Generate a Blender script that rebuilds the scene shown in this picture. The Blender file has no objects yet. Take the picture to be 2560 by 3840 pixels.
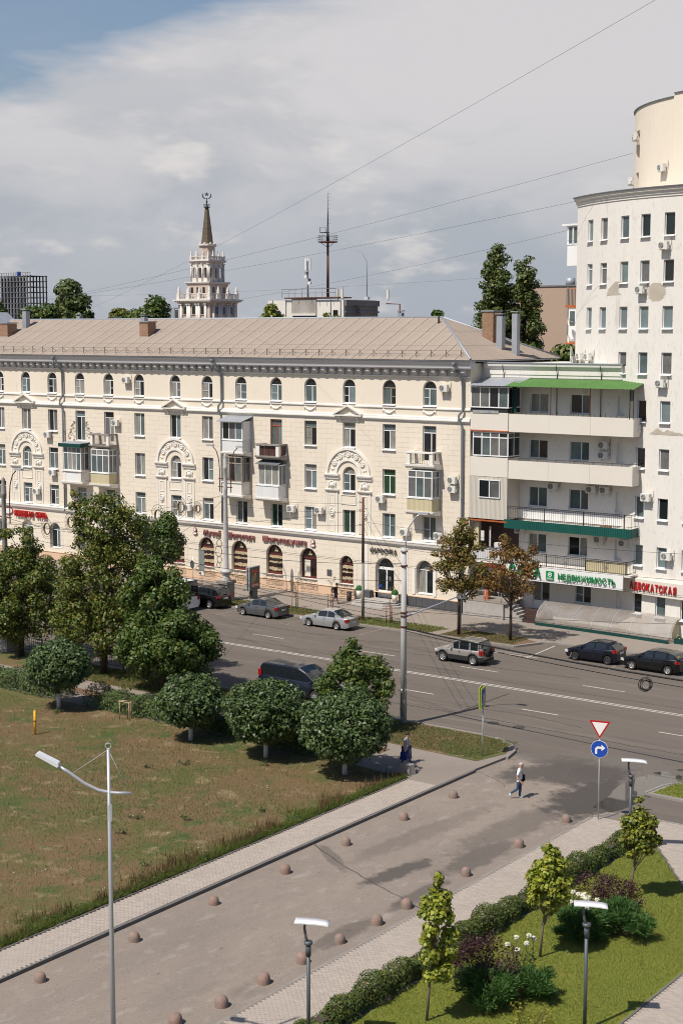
import bpy, math, random
import numpy as np
from math import sin, cos, pi, radians as RAD
rnd = random.Random(7)
SC = bpy.context.scene
COL = SC.collection
# ---------------------------------------------------------------- camera
cam = bpy.data.cameras.new('camera'); camo = bpy.data.objects.new('camera', cam); COL.objects.link(camo)
camo.location = (0, 0, 23.0)
camo.rotation_euler = (RAD(90 - 6.803), 0, RAD(36.4))
cam.sensor_fit = 'VERTICAL'; cam.sensor_height = 36.0; cam.lens = 53.44
cam.clip_start = 0.5; cam.clip_end = 6000
SC.camera = camo
# ---------------------------------------------------------------- sky
SUN_EL, SUN_AZ = RAD(56), RAD(13)          # the shadows fall along +Y, turned a little to +X
wd = bpy.data.worlds.new('World'); SC.world = wd; wd.use_nodes = True
nt = wd.node_tree; nt.nodes.clear()
def N(t, **k):
    n = nt.nodes.new(t)
    for a, b in k.items(): setattr(n, a, b)
    return n
def Lk(a, b): nt.links.new(a, b)
def mth(op, a, b=None, c=None):
    n = N('ShaderNodeMath', operation=op)
    for i, v in enumerate((a, b, c)):
        if v is None: continue
        if isinstance(v, (int, float)): n.inputs[i].default_value = v
        else: Lk(v, n.inputs[i])
    return n.outputs[0]
def smooth(v, a, b):
    n = N('ShaderNodeMapRange', interpolation_type='SMOOTHSTEP')
    Lk(v, n.inputs[0]); n.inputs[1].default_value = a; n.inputs[2].default_value = b
    return n.outputs[0]
def mixc(f, a, b):
    n = N('ShaderNodeMix', data_type='RGBA')
    if isinstance(f, (int, float)): n.inputs[0].default_value = f
    else: Lk(f, n.inputs[0])
    for s, v in ((6, a), (7, b)):
        if isinstance(v, tuple): n.inputs[s].default_value = (*v, 1)
        else: Lk(v, n.inputs[s])
    return n.outputs[2]
def noise(vec, scale, detail=5, rough=.55, w=0.0, dist=0.0):
    n = N('ShaderNodeTexNoise', noise_dimensions='3D'); mp = N('ShaderNodeVectorMath', operation='ADD'); Lk(vec, mp.inputs[0]); mp.inputs[1].default_value = (w*3.1, w*1.7, w); vec = mp.outputs[0]
    Lk(vec, n.inputs['Vector']); n.inputs['Scale'].default_value = scale; n.inputs['Detail'].default_value = detail
    n.inputs['Roughness'].default_value = rough; n.inputs['Distortion'].default_value = dist
    return n.outputs['Fac']
sky = N('ShaderNodeTexSky', sky_type='NISHITA'); sky.sun_disc = False
sky.sun_elevation = SUN_EL; sky.sun_rotation = RAD(180) + SUN_AZ
sky.air_density = 1.0; sky.dust_density = 1.6; sky.ozone_density = 1.3
tc = N('ShaderNodeTexCoord'); sep = N('ShaderNodeSeparateXYZ'); Lk(tc.outputs['Generated'], sep.inputs[0])
zz = mth('MAXIMUM', sep.outputs[2], 0.012); zq = mth('ADD', zz, 0.02)
qx = mth('DIVIDE', sep.outputs[0], zq); qy = mth('DIVIDE', sep.outputs[1], zq)
cmb = N('ShaderNodeCombineXYZ'); Lk(qx, cmb.inputs[0]); Lk(qy, cmb.inputs[1])
q = cmb.outputs[0]
# direction stretched sideways, for the layered look of clouds seen low over the horizon
cm2 = N('ShaderNodeCombineXYZ'); Lk(sep.outputs[0], cm2.inputs[0]); Lk(sep.outputs[1], cm2.inputs[1]); Lk(mth('MULTIPLY', sep.outputs[2], 2.6), cm2.inputs[2])
d2 = cm2.outputs[0]
n1 = noise(q, .5, 5, .62, 2.0, .3); n2 = noise(d2, 5.5, 5, .62, 5.3, .4); n3 = noise(d2, 12, 4, .6, 1.7); n4 = noise(d2, 2.6, 2, .5, 9.1)
edge = mth('ADD', mth('MULTIPLY', qx, .17), mth('MULTIPLY', qy, .985))      # the cloud sheet lies to the north; overhead it is open
edge = mth('ADD', edge, mth('MULTIPLY', mth('SUBTRACT', n1, .5), 2.2))
sheet = smooth(edge, 2.55, 3.45)
veil = mth('MULTIPLY', smooth(n2, .5, .75), .5)
cover = mth('MAXIMUM', mth('MAXIMUM', sheet, veil), mth('MULTIPLY', smooth(sep.outputs[2], .45, .12), .34))
cover = mth('MULTIPLY', cover, .96)
low = smooth(sep.outputs[2], .155, .02)
bright = (11.0, 10.6, 10.7); grey = (7.5, 7.8, 8.4); white = (12.6, 11.9, 11.4)
bank = smooth(mth('ADD', mth('MULTIPLY', mth('SUBTRACT', n4, .5), 1.0), mth('MULTIPLY', mth('SUBTRACT', n2, .5), 1.5)), -.1, .28)
bank = mth('MULTIPLY', bank, smooth(sep.outputs[2], .3, .03))
cc = mixc(bank, bright, grey)
cc = mixc(mth('MULTIPLY', low, .8), cc, (6.5, 7.1, 8.1))
puff = mth('MULTIPLY', smooth(n3, .52, .72), mth('MULTIPLY', smooth(n4, .4, .58), .75))
cc = mixc(puff, cc, white)
hs = N('ShaderNodeHueSaturation'); hs.inputs['Saturation'].default_value = 1.55; hs.inputs['Value'].default_value = 1.4; Lk(sky.outputs[0], hs.inputs['Color']); full = mixc(cover, hs.outputs[0], cc)
wd.cycles.sampling_method = 'MANUAL'; wd.cycles.sample_map_resolution = 512
bg = N('ShaderNodeBackground'); Lk(full, bg.inputs[0]); bg.inputs[1].default_value = 0.062
wo = N('ShaderNodeOutputWorld'); Lk(bg.outputs[0], wo.inputs[0])
# ---------------------------------------------------------------- sun, exposure
sl = bpy.data.lights.new('sun', 'SUN'); sl.energy = 5.0; sl.angle = RAD(.53); sl.color = (1, .945, .86)
so = bpy.data.objects.new('sun', sl); COL.objects.link(so)
so.location = (0, -20, 80); so.rotation_euler = (RAD(90) - SUN_EL, 0, -SUN_AZ)
SC.view_settings.view_transform = 'Standard'; SC.view_settings.look = 'None'
SC.view_settings.gamma = 1; SC.view_settings.exposure = 0.0; SC.view_settings.use_curve_mapping = False
SC.render.engine = 'CYCLES'; SC.cycles.filter_width = 1.05
SC.cycles.max_bounces = 4; SC.cycles.diffuse_bounces = 2; SC.cycles.glossy_bounces = 2; SC.cycles.transparent_max_bounces = 8; SC.cycles.use_denoising = True
# ---------------------------------------------------------------- materials
M = {}
def lin(h):
    h = h.lstrip('#'); c = [int(h[i:i+2], 16) / 255 for i in (0, 2, 4)]
    return tuple((v / 12.92 if v <= .04045 else ((v + .055) / 1.055) ** 2.4) for v in c)
def mat(name, col, rough=.8, var=.0, vs=1.0, bump=0., bs=20., metal=0., col2=None, spots=None, spec=.4, island=0., trans=0., alpha=1., leaf=0., stretch=None, coat=0.):
    """principled material; var: noise towards col2 (or darker); island: random per loose piece; spots: (colour, scale, lo, hi)"""
    m = bpy.data.materials.new(name); m.use_nodes = True; M[name] = m
    t = m.node_tree; b = t.nodes['Principled BSDF']
    b.inputs['Roughness'].default_value = rough; b.inputs['Metallic'].default_value = metal
    b.inputs['Specular IOR Level'].default_value = spec; b.inputs['Base Color'].default_value = (*col, 1)
    if coat: b.inputs['Coat Weight'].default_value = coat; b.inputs['Coat Roughness'].default_value = .05
    if trans: b.inputs['Transmission Weight'].default_value = trans
    if alpha < 1: b.inputs['Alpha'].default_value = alpha
    if not (var or bump or spots or island or leaf): return m
    geo = t.nodes.new('ShaderNodeNewGeometry')
    vec = geo.outputs['Position']
    if stretch:
        mp = t.nodes.new('ShaderNodeMapping'); t.links.new(vec, mp.inputs[0]); mp.inputs['Scale'].default_value = stretch; vec = mp.outputs[0]
    def nz(s, d=4, r=.62):
        n = t.nodes.new('ShaderNodeTexNoise'); t.links.new(vec, n.inputs['Vector'])
        n.inputs['Scale'].default_value = s; n.inputs['Detail'].default_value = d; n.inputs['Roughness'].default_value = r
        return n.outputs['Fac']
    def rng(v, a, b_, c=0., d=1.):
        n = t.nodes.new('ShaderNodeMapRange'); t.links.new(v, n.inputs[0]); n.clamp = True
        for i, x in enumerate((a, b_, c, d)): n.inputs[i + 1].default_value = x
        return n.outputs[0]
    def mx(f, a, b_):
        n = t.nodes.new('ShaderNodeMix'); n.data_type = 'RGBA'; t.links.new(f, n.inputs[0])
        for s, v in ((6, a), (7, b_)):
            if isinstance(v, tuple): n.inputs[s].default_value = (*v, 1)
            else: t.links.new(v, n.inputs[s])
        return n.outputs[2]
    c = col
    c2 = col2 or tuple(v * .6 for v in col)
    if var:
        f = rng(nz(vs), .35, .68, 0, var); c = mx(f, c, c2)
        f = rng(nz(vs * 7.3, 3), .4, .7, 0, var * .5); c = mx(f, c, c2)
    if island:
        if isinstance(c, tuple):
            f0 = rng(nz(3.), 0, 1, 0, 0); c = mx(f0, c, c)
        c = mx(rng(geo.outputs['Random Per Island'], 0, 1, 0, island), c, c2)
    if spots:
        for (sc_, ss, lo, hi) in spots:
            c = mx(rng(nz(ss, 4, .65), lo, hi), c, sc_)
    if not isinstance(c, tuple): t.links.new(c, b.inputs['Base Color'])
    if bump:
        bp = t.nodes.new('ShaderNodeBump'); bp.inputs['Strength'].default_value = min(1, bump); bp.inputs['Distance'].default_value = .02
        t.links.new(nz(bs, 2), bp.inputs['Height']); t.links.new(bp.outputs[0], b.inputs['Normal'])
    if leaf:
        out = t.nodes['Material Output']; tr = t.nodes.new('ShaderNodeBsdfTranslucent'); ms = t.nodes.new('ShaderNodeMixShader')
        if isinstance(c, tuple): tr.inputs[0].default_value = (*c, 1)
        else: t.links.new(c, tr.inputs[0])
        ms.inputs[0].default_value = leaf; t.links.new(b.outputs[0], ms.inputs[1]); t.links.new(tr.outputs[0], ms.inputs[2]); t.links.new(ms.outputs[0], out.inputs[0])
    return m
# ---------------------------------------------------------------- mesh builder
class MB:
    def __init__(s): s.v = []; s.f = []; s.m = []; s.sm = []
    def add(s, vs, fs, m=0, smooth=False):
        k = len(s.v); s.v += [tuple(p) for p in vs]
        for f in fs: s.f.append(tuple(i + k for i in f)); s.m.append(m); s.sm.append(smooth)
        return s
    def box(s, x0, x1, y0, y1, z0, z1, m=0):
        return s.add([(x0,y0,z0),(x1,y0,z0),(x1,y1,z0),(x0,y1,z0),(x0,y0,z1),(x1,y0,z1),(x1,y1,z1),(x0,y1,z1)],
              [(0,3,2,1),(4,5,6,7),(0,1,5,4),(1,2,6,5),(2,3,7,6),(3,0,4,7)], m)
    def obox(s, c, dims, rz=0, m=0, tilt=0):
        a, b, d = [v / 2 for v in dims]; vs = []
        for z in (-d, d):
            for x, y in ((-a,-b),(a,-b),(a,b),(-a,b)):
                y2 = y * cos(tilt) - z * sin(tilt); z2 = y * sin(tilt) + z * cos(tilt)
                vs.append((c[0] + x*cos(rz) - y2*sin(rz), c[1] + x*sin(rz) + y2*cos(rz), c[2] + z2))
        return s.add(vs, [(0,3,2,1),(4,5,6,7),(0,1,5,4),(1,2,6,5),(2,3,7,6),(3,0,4,7)], m)
    def poly(s, pts, m=0): return s.add(pts, [tuple(range(len(pts)))], m)
    def tube(s, pts, r, n=8, m=0, caps=True, smooth=True):
        P = [np.array(p, float) for p in pts]; R = r if isinstance(r, (list, tuple)) else [r] * len(P)
        vs = []; fs = []; up = None
        for i, p in enumerate(P):
            t = P[min(i+1, len(P)-1)] - P[max(i-1, 0)]; t = t / (np.linalg.norm(t) + 1e-12)
            if up is None:
                a = np.array((0,0,1.)) if abs(t[2]) < .9 else np.array((1.,0,0))
            else: a = up
            b = np.cross(t, a); b /= np.linalg.norm(b) + 1e-12; c = np.cross(b, t); up = c
            for k in range(n):
                th = 2*pi*k/n; vs.append(p + R[i]*(b*cos(th) + c*sin(th)))
        for i in range(len(P)-1):
            for k in range(n): fs.append((i*n+k, i*n+(k+1)%n, (i+1)*n+(k+1)%n, (i+1)*n+k))
        s.add(vs, fs, m, smooth)
        if caps:
            k0 = len(s.v) - len(vs)
            s.f += [tuple(k0 + i for i in range(n-1, -1, -1)), tuple(k0 + len(vs) - n + i for i in range(n))]; s.m += [m, m]; s.sm += [False, False]
        return s
    def cyl(s, p0, p1, r0, r1=None, n=12, m=0, caps=True): return s.tube([p0, p1], [r0, r0 if r1 is None else r1], n, m, caps)
    def lathe(s, prof, c=(0,0,0), n=16, m=0, smooth=True):
        vs = []; fs = []
        for r, z in prof:
            for k in range(n): vs.append((c[0] + r*cos(2*pi*k/n), c[1] + r*sin(2*pi*k/n), c[2] + z))
        for i in range(len(prof)-1):
            for k in range(n): fs.append((i*n+k, i*n+(k+1)%n, (i+1)*n+(k+1)%n, (i+1)*n+k))
        return s.add(vs, fs, m, smooth)
    def prism_y(s, poly, y0, y1, m=0):          # polygon in x,z pushed along y
        n = len(poly); vs = [(x, y0, z) for x, z in poly] + [(x, y1, z) for x, z in poly]
        return s.add(vs, [tuple(range(n)), tuple(range(2*n-1, n-1, -1))] + [(i, i+n, (i+1)%n+n, (i+1)%n) for i in range(n)], m)
    def prism_x(s, poly, x0, x1, m=0):          # polygon in y,z pushed along x
        n = len(poly); vs = [(x0, y, z) for y, z in poly] + [(x1, y, z) for y, z in poly]
        return s.add(vs, [tuple(range(n-1,-1,-1)), tuple(range(n, 2*n))] + [(i, (i+1)%n, (i+1)%n+n, i+n) for i in range(n)], m)
    def prism_z(s, poly, z0, z1, m=0):
        n = len(poly); vs = [(x, y, z0) for x, y in poly] + [(x, y, z1) for x, y in poly]
        return s.add(vs, [tuple(range(n-1,-1,-1)), tuple(range(n, 2*n))] + [(i, (i+1)%n, (i+1)%n+n, i+n) for i in range(n)], m)
    def ball(s, c, r, nu=10, nv=6, m=0, z=1.):
        vs = []; fs = []
        for j in range(nv+1):
            a = -pi/2 + pi*j/nv
            for k in range(nu): vs.append((c[0]+r*cos(a)*cos(2*pi*k/nu), c[1]+r*cos(a)*sin(2*pi*k/nu), c[2]+r*z*sin(a)))
        for j in range(nv):
            for k in range(nu): fs.append((j*nu+k, j*nu+(k+1)%nu, (j+1)*nu+(k+1)%nu, (j+1)*nu+k))
        return s.add(vs, fs, m, True)
    def mesh(s, name, mats):
        me = bpy.data.meshes.new(name); me.from_pydata(s.v, [], s.f)
        for k in (mats if isinstance(mats, (list, tuple)) else [mats]): me.materials.append(M[k])
        if len(me.polygons):
            me.polygons.foreach_set('material_index', s.m); me.polygons.foreach_set('use_smooth', s.sm)
        me.update(); return me
    def build(s, name, mats, parent=None, loc=(0,0,0), rz=0, **tags): return put(name, s.mesh(name, mats), parent, loc, rz, **tags)
def put(name, me, parent=None, loc=(0,0,0), rz=0, label=None, cat=None, group=None, kind=None):
    o = bpy.data.objects.new(name, me); COL.objects.link(o); o.location = loc
    if rz: o.rotation_euler = (0, 0, rz)
    if parent: o.parent = parent
    for k, v in (('label', label), ('category', cat), ('group', group), ('kind', kind)):
        if v: o[k] = v
    return o
def thing(name, label, cat, loc=(0,0,0), rz=0, group=None): return put(name, None, None, loc, rz, label, cat, group)
def copy_tree(o, parent=None):
    c = o.copy(); COL.objects.link(c)
    if parent: c.parent = parent
    for ch in list(o.children): copy_tree(ch, c)
    return c
CACHE = {}
def once(key, fn):
    if key not in CACHE: CACHE[key] = fn()
    return CACHE[key]
def text_parts(parent, txt, h, mats, loc, rz=0, depth=.06, gap=.12, squeeze=1., bold=.02, slant=0., name='letter', width=None, P=None):
    """one raised letter per part, standing in the local x-z plane and facing -y; returns the width"""
    items = []; x = 0
    for ch in txt:
        if ch == ' ': x += h * .45; continue
        c = bpy.data.curves.new('t', 'FONT'); c.body = ch; c.size = h * 1.37; c.extrude = depth / 2; c.offset = bold * h; c.shear = slant; c.resolution_u = 2
        o = bpy.data.objects.new('t', c); me = bpy.data.meshes.new_from_object(o)
        n = len(me.vertices); a = np.empty(n*3); me.vertices.foreach_get('co', a); a = a.reshape(-1, 3)
        x0, x1 = a[:,0].min(), a[:,0].max(); w = (x1 - x0) * squeeze
        b = np.empty_like(a); b[:,0] = (a[:,0] - x0) * squeeze; b[:,1] = -a[:,2] - depth/2; b[:,2] = a[:,1]
        items.append((me, b, x, w)); x += w + gap * h
        bpy.data.objects.remove(o); bpy.data.curves.remove(c)
    tot = x - gap * h; k = (width / tot) if width else 1.
    for me, b, xo, w in items:
        b[:,0] *= k; me.vertices.foreach_set('co', b.ravel()); me.materials.clear()
        for q_ in (mats if isinstance(mats, (list, tuple)) else [mats]): me.materials.append(M[q_])
        me.update(); xx = xo * k
        if P: pos, r_ = P(xx); put(name, me, parent, pos, r_)
        else: put(name, me, parent, (loc[0] + xx*cos(rz), loc[1] + xx*sin(rz), loc[2]), rz)
    return tot * k
# ================================================================ materials of the place
mat('asphalt', (.15,.123,.1), .9, .55, .5, .25, 60, col2=(.1,.086,.073), spots=[((.185,.16,.136), 1.1, .56, .74), ((.085,.074,.064), .6, .58, .72), ((.1,.087,.075), 9., .6, .72)], stretch=(.07,1,1))
mat('asphalt_lane', (.262,.213,.171), .92, .7, .35, .4, 45, col2=(.19,.157,.13), spots=[((.31,.262,.22), 1.6, .55, .75), ((.14,.115,.095), 2.6, .62, .74), ((.16,.132,.11), .25, .66, .8), ((.15,.125,.105), 14., .58, .7), ((.36,.31,.265), 19., .6, .72)], stretch=(1,.45,1))
mat('pavement', (.27,.228,.19), .92, .5, .3, .2, 50, col2=(.2,.172,.15))
mat('pavement_grey', (.255,.215,.18), .92, .5, .3, .2, 50, col2=(.2,.168,.14))
mat('paver', (.43,.365,.305), .9, .35, .8, .2, 60, col2=(.31,.26,.22), island=.55)
mat('paver_bed', (.2,.17,.145), .95, .3, 2)
mat('kerb', (.17,.155,.14), .9, .5, 1.2, .3, 40, col2=(.1,.092,.085), island=.4)
mat('kerb_pale', (.3,.27,.235), .9, .5, 1.2, .3, 40, col2=(.18,.16,.14), island=.4)
mat('soil', (.12,.075,.045), .95, .6, .8, .5, 30, col2=(.2,.12,.07))
mat('dry_lawn', (.15,.096,.045), .95, .0, 1, .6, 25, spots=[((.085,.095,.022), .16, .45, .61), ((.052,.088,.018), .36, .54, .66), ((.25,.185,.1), .8, .56, .7), ((.07,.1,.022), 1.3, .6, .7), ((.17,.105,.05), 3.5, .55, .75), ((.09,.075,.03), 8., .55, .7)])
mat('green_lawn', (.15,.165,.02), .95, .5, .7, .6, 30, col2=(.11,.14,.017), spots=[((.2,.18,.035), .5, .6, .75)])
mat('grass_blade', (.12,.165,.022), .8, col2=(.22,.2,.04), island=1., leaf=.3)
mat('dry_blade', (.23,.155,.075), .9, col2=(.13,.105,.035), island=1., leaf=.25)
mat('weed_blade', (.06,.11,.02), .8, col2=(.13,.16,.032), island=1., leaf=.3)
mat('weed_red', (.16,.06,.032), .9, col2=(.1,.08,.03), island=1.)
mat('white_petal', (.75,.74,.66), .8)
mat('marking', (.58,.535,.48), .85, .7, 2.2, col2=(.3,.27,.24))
mat('marking_worn', (.3,.27,.24), .85, .9, 3.2, col2=(.14,.125,.11))
mat('manhole', (.06,.055,.05), .7, .4, 8)
mat('water', (.05,.045,.04), .02, spec=1.)
mat('damp', (.085,.075,.066), .55, .7, 1.2, .2, 40, col2=(.13,.115,.1))
# ================================================================ ground
MB().poly([(-3000,-200,-.06),(3000,-200,-.06),(3000,4500,-.06),(-3000,4500,-.06)]).build('ground', 'soil', kind='structure')
road = MB().poly([(-320,-30,0),(160,-30,0),(160,98.6,0),(-320,98.6,0)]).build('road', 'asphalt', kind='structure')
side = MB().poly([(-40.5,-20,.004),(-31.9,-20,.004),(-31.9,66,.004),(-31.4,68,.004),(-31.7,72.2,.004),(-33.5,74.4,.004),(-36,73.8,.004),(-38.4,72.6,.004),(-40.2,71.2,.004),(-40.5,66,.004)]).build('side_street', 'asphalt_lane', kind='structure')
# painted lane lines: each dash its own flat marking
def dash(x0, x1, y, w=.13, m='marking', z=.008): MB().poly([(x0,y-w/2,z),(x1,y-w/2,z),(x1,y+w/2,z),(x0,y+w/2,z)]).build('lane_marking', m, road)
dash(-200, 60, 84.24, .14); dash(-200, 60, 83.94, .14)
for x in (-20,-28,-36.1,-45.1,-54,-63,-72,-81,-90): dash(x, x+2.5, 79.75, .13)
for x in (-27,-36,-45,-54.4,-63,-73.2,-82,-91): dash(x, x+3.0, 87.65 + (-54-x)*.012, .13)
mat('tar', (.05,.044,.038), .8)
def tar_line(pts, w, par, z):      # sealed crack: a thin dark wandering strip
    P = [np.array(p, float) for p in pts]; Q = []
    for a, b in zip(P[:-1], P[1:]):
        n = max(2, int(np.hypot(*(b-a))/.5)); Q += [a + (b-a)*k/n + np.array((rnd.uniform(-.06,.06), rnd.uniform(-.06,.06))) for k in range(n)]
    Q.append(P[-1]); vs = []; fs = []
    for i, p in enumerate(Q):
        d = Q[min(i+1,len(Q)-1)] - Q[max(i-1,0)]; d /= np.hypot(*d)+1e-9; o = np.array((-d[1], d[0]))*w*rnd.uniform(.35,.6); vs += [(*(p-o), z), (*(p+o), z)]
    MB().add(vs, [(2*i,2*i+1,2*i+3,2*i+2) for i in range(len(Q)-1)]).build('tar_seam', 'tar', par)
tar_line([(-78,91.2),(-70,90.6),(-66,91.4)], .05, road, .012); tar_line([(-68,89.8),(-62,91.8),(-61,92.6)], .04, road, .012); tar_line([(-64,88.9),(-58,89.4),(-52,88.7),(-46,89.2)], .04, road, .012); tar_line([(-60,76.2),(-48,76.6),(-36,76.1),(-22,76.4)], .05, road, .012); tar_line([(-49,78.2),(-44,78.6),(-40,77.9)], .035, road, .012); tar_line([(-90,85.5),(-70,85.8),(-56,85.4),(-30,85.7)], .03, road, .012)
tar_line([(-40.3,52.6),(-37.6,51.2),(-35.2,50.2),(-32.1,49.0)], .05, side, .009); tar_line([(-40.3,66.8),(-38.5,65.9),(-37.8,65.2)], .03, side, .009)
def bar(a, b, w, m='marking', z=.009):
    d = np.array(b)-np.array(a); n = np.array((-d[1], d[0]))/np.hypot(*d)*w/2
    MB().poly([(a[0]-n[0],a[1]-n[1],z),(b[0]-n[0],b[1]-n[1],z),(b[0]+n[0],b[1]+n[1],z),(a[0]+n[0],a[1]+n[1],z)]).build('lane_marking', m, road)
bar((-52.1,92.6),(-52.5,97.6),.12); bar((-58.2,92.9),(-51.4,93.15),.12,z=.013); bar((-57.5,93.25),(-52.3,93.6),.3,'marking_worn',z=.017)
bar((-45.4,92.9),(-41.5,92.9),.12); bar((-45.7,92.6),(-45.9,94.2),.12,'marking_worn',z=.013)
for x in (-73.5,-66.4,-80.6): bar((x,92.3),(x+.05,95.2),.12,'marking_worn'); bar((x-.9,92.3),(x+.9,92.3),.1,'marking_worn',z=.013)
for x, y in ((-44.8,75.8),(-43.1,75.9)):
    b = MB(); b.lathe([(.0,.012),(.30,.012),(.33,.02),(.36,.012),(.36,0)], n=20); b.build('manhole_cover', 'manhole', None, (x,y,0), label='round iron manhole cover, %s of the two near the corner' % ('farther from the road sign' if x < -44 else 'nearer the side street mouth'), cat='manhole', group='manhole covers in the road')
random.seed(3)
def blob(cx, cy, rx, ry, z, n=26, j=.22, rot=0.):
    out = []; ph = [rnd.uniform(0, 6.28) for _ in range(5)]
    for k in range(n):
        a = 2*pi*k/n; r = 1 + j*sum(sin((i+2)*a + ph[i])/(1+i*.6) for i in range(5))*.6
        x, y = rx*r*cos(a), ry*r*sin(a); out.append((cx + x*cos(rot) - y*sin(rot), cy + x*sin(rot) + y*cos(rot), z))
    return out
MB().poly(blob(-32.1,68.8,1.0,4.3,.013, rot=-.06)).build('puddle', 'water', label='long rain puddle in the side street mouth, mirroring the buildings', cat='puddle')
# damp stains soaked into the lane surface, each with its own ragged outline
def stains(m, lst, col):
    t = m.node_tree; b = t.nodes['Principled BSDF']; src = b.inputs['Base Color'].links[0].from_socket; geo = t.nodes.new('ShaderNodeNewGeometry')
    nz = t.nodes.new('ShaderNodeTexNoise'); t.links.new(geo.outputs['Position'], nz.inputs['Vector']); nz.inputs['Scale'].default_value = 1.1; nz.inputs['Detail'].default_value = 7; nz.inputs['Roughness'].default_value = .7
    tot = None
    def mt(op, a, c):
        n = t.nodes.new('ShaderNodeMath'); n.operation = op
        for i, v in enumerate((a, c)):
            if isinstance(v, (int, float)): n.inputs[i].default_value = v
            else: t.links.new(v, n.inputs[i])
        return n.outputs[0]
    for cx, cy, rx, ry, rot, k in lst:
        mp = t.nodes.new('ShaderNodeMapping'); mp.vector_type = 'TEXTURE'; t.links.new(geo.outputs['Position'], mp.inputs[0])
        mp.inputs['Location'].default_value = (cx, cy, 0); mp.inputs['Rotation'].default_value = (0, 0, rot); mp.inputs['Scale'].default_value = (rx, ry, 50)
        ln = t.nodes.new('ShaderNodeVectorMath'); ln.operation = 'LENGTH'; t.links.new(mp.outputs[0], ln.inputs[0])
        v = mt('ADD', ln.outputs['Value'], mt('MULTIPLY', mt('SUBTRACT', nz.outputs['Fac'], .5), 2.1))
        r = t.nodes.new('ShaderNodeMapRange'); t.links.new(v, r.inputs[0]); r.inputs[1].default_value = 1.3; r.inputs[2].default_value = .85; r.inputs[4].default_value = k; o = r.outputs[0]
        tot = o if tot is None else mt('MAXIMUM', tot, o)
    mx = t.nodes.new('ShaderNodeMix'); mx.data_type = 'RGBA'; t.links.new(tot, mx.inputs[0]); t.links.new(src, mx.inputs[6]); mx.inputs[7].default_value = (*col, 1); t.links.new(mx.outputs[2], b.inputs['Base Color'])
stains(M['asphalt_lane'], [(-32.9,67.4,2.1,4.6,-.1,.95),(-36.0,69.6,2.3,2.2,.4,.85),(-38.0,68.2,1.1,2.0,-.3,.8),(-36.6,71.6,3.2,1.5,.2,.8),(-35.3,51.9,.5,1.9,-.15,.8),(-33.5,55.6,.7,2.6,0,.6),(-38.6,51.7,.3,1.5,.95,.5),(-33.1,50.3,.4,1.9,0,.6),(-33.2,45,.45,1.8,0.,.5),(-34.3,60,.9,4.5,-.05,.45),(-37.2,57,.6,5,-.1,.3),(-35.0,70.4,2.0,1.4,.5,.9)], (.062,.053,.047))
stains(M['asphalt_lane'], [(-35.4,73.9,7.,1.9,.05,1.),(-31.9,71.6,1.6,3.2,0,1.),(-39.6,71.6,1.2,1.6,0,.8)], (.135,.115,.098))
# ---- raised ground: block = kerbed slab with flat areas laid on it
def slab(name, poly, m='pavement', z=.12): return MB().prism_z(poly, -.03, z).build(name, m, kind='structure')
def area(name, poly, m, z=.126, parent=None): return MB().poly([(x,y,z) for x,y in poly]).build(name, m, parent, kind=None if parent else 'structure')
fil = lambda cx, cy, r, a0, a1, n=7: [(cx + r*cos(RAD(a0 + (a1-a0)*k/n)), cy + r*sin(RAD(a0 + (a1-a0)*k/n))) for k in range(n+1)]
cornerA = fil(-43.6,69.6,3.25,0,90)
near_walk = slab('near_pavement', [(-320,-20),(-40.5,-20),(-40.5,66.6)] + cornerA + [(-320,72.85)], 'pavement_grey')
area('lawn', [(-160,-20),(-42.35,-20),(-42.35,63.1),(-46,63.6),(-160,66.6)], 'dry_lawn', .135)
area('verge', [(-320,69.0),(-62,69.0),(-46.2,68.2),(-41.2,68.0)] + [(x-.22,y-.12) for x,y in cornerA[1:]] + [(-320,72.6)], 'dry_lawn', .135)
area('soil_strip', [(-160,66.7),(-46.2,66.1),(-46.2,67.2),(-160,67.2)], 'soil', .13)
right_walk = slab('park_pavement', [(-31.9,-20),(60,-20),(60,64.6),(-30.6,64.6)] + fil(-30.5,63.2,1.4,90,180) , 'paver_bed')
area('park_lawn', [(-28.3,-20),(-21.15,-20),(-21.15,52.4),(-24.2,56.5),(-27.3,60.6),(-28.3,61.2)], 'green_lawn', .15)
island = slab('corner_island', [(-31.5,68.2),(60,68.2),(60,72.2),(-29.5,72.2),(-30.6,71.3),(-31.3,70)], 'kerb_pale')
area('verge', [(-31.2,68.45),(60,68.45),(60,72),(-29.6,72),(-30.4,71.1),(-31.0,70)], 'green_lawn', .13)
far_walk = slab('far_pavement', [(-320,95.4),(-54.6,95.4),(-53.7,97.6),(-52.6,98.2),(160,98.2),(160,125),(-320,125)])
area('verge', [(-320,95.62),(-62.5,95.62),(-61.8,98.0),(-320,98.4)], 'dry_lawn', .13)
area('verge', [(-61.4,95.62),(-54.8,95.62),(-54.0,97.6),(-57,98.5),(-61.0,98.4)], 'soil', .13)
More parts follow.
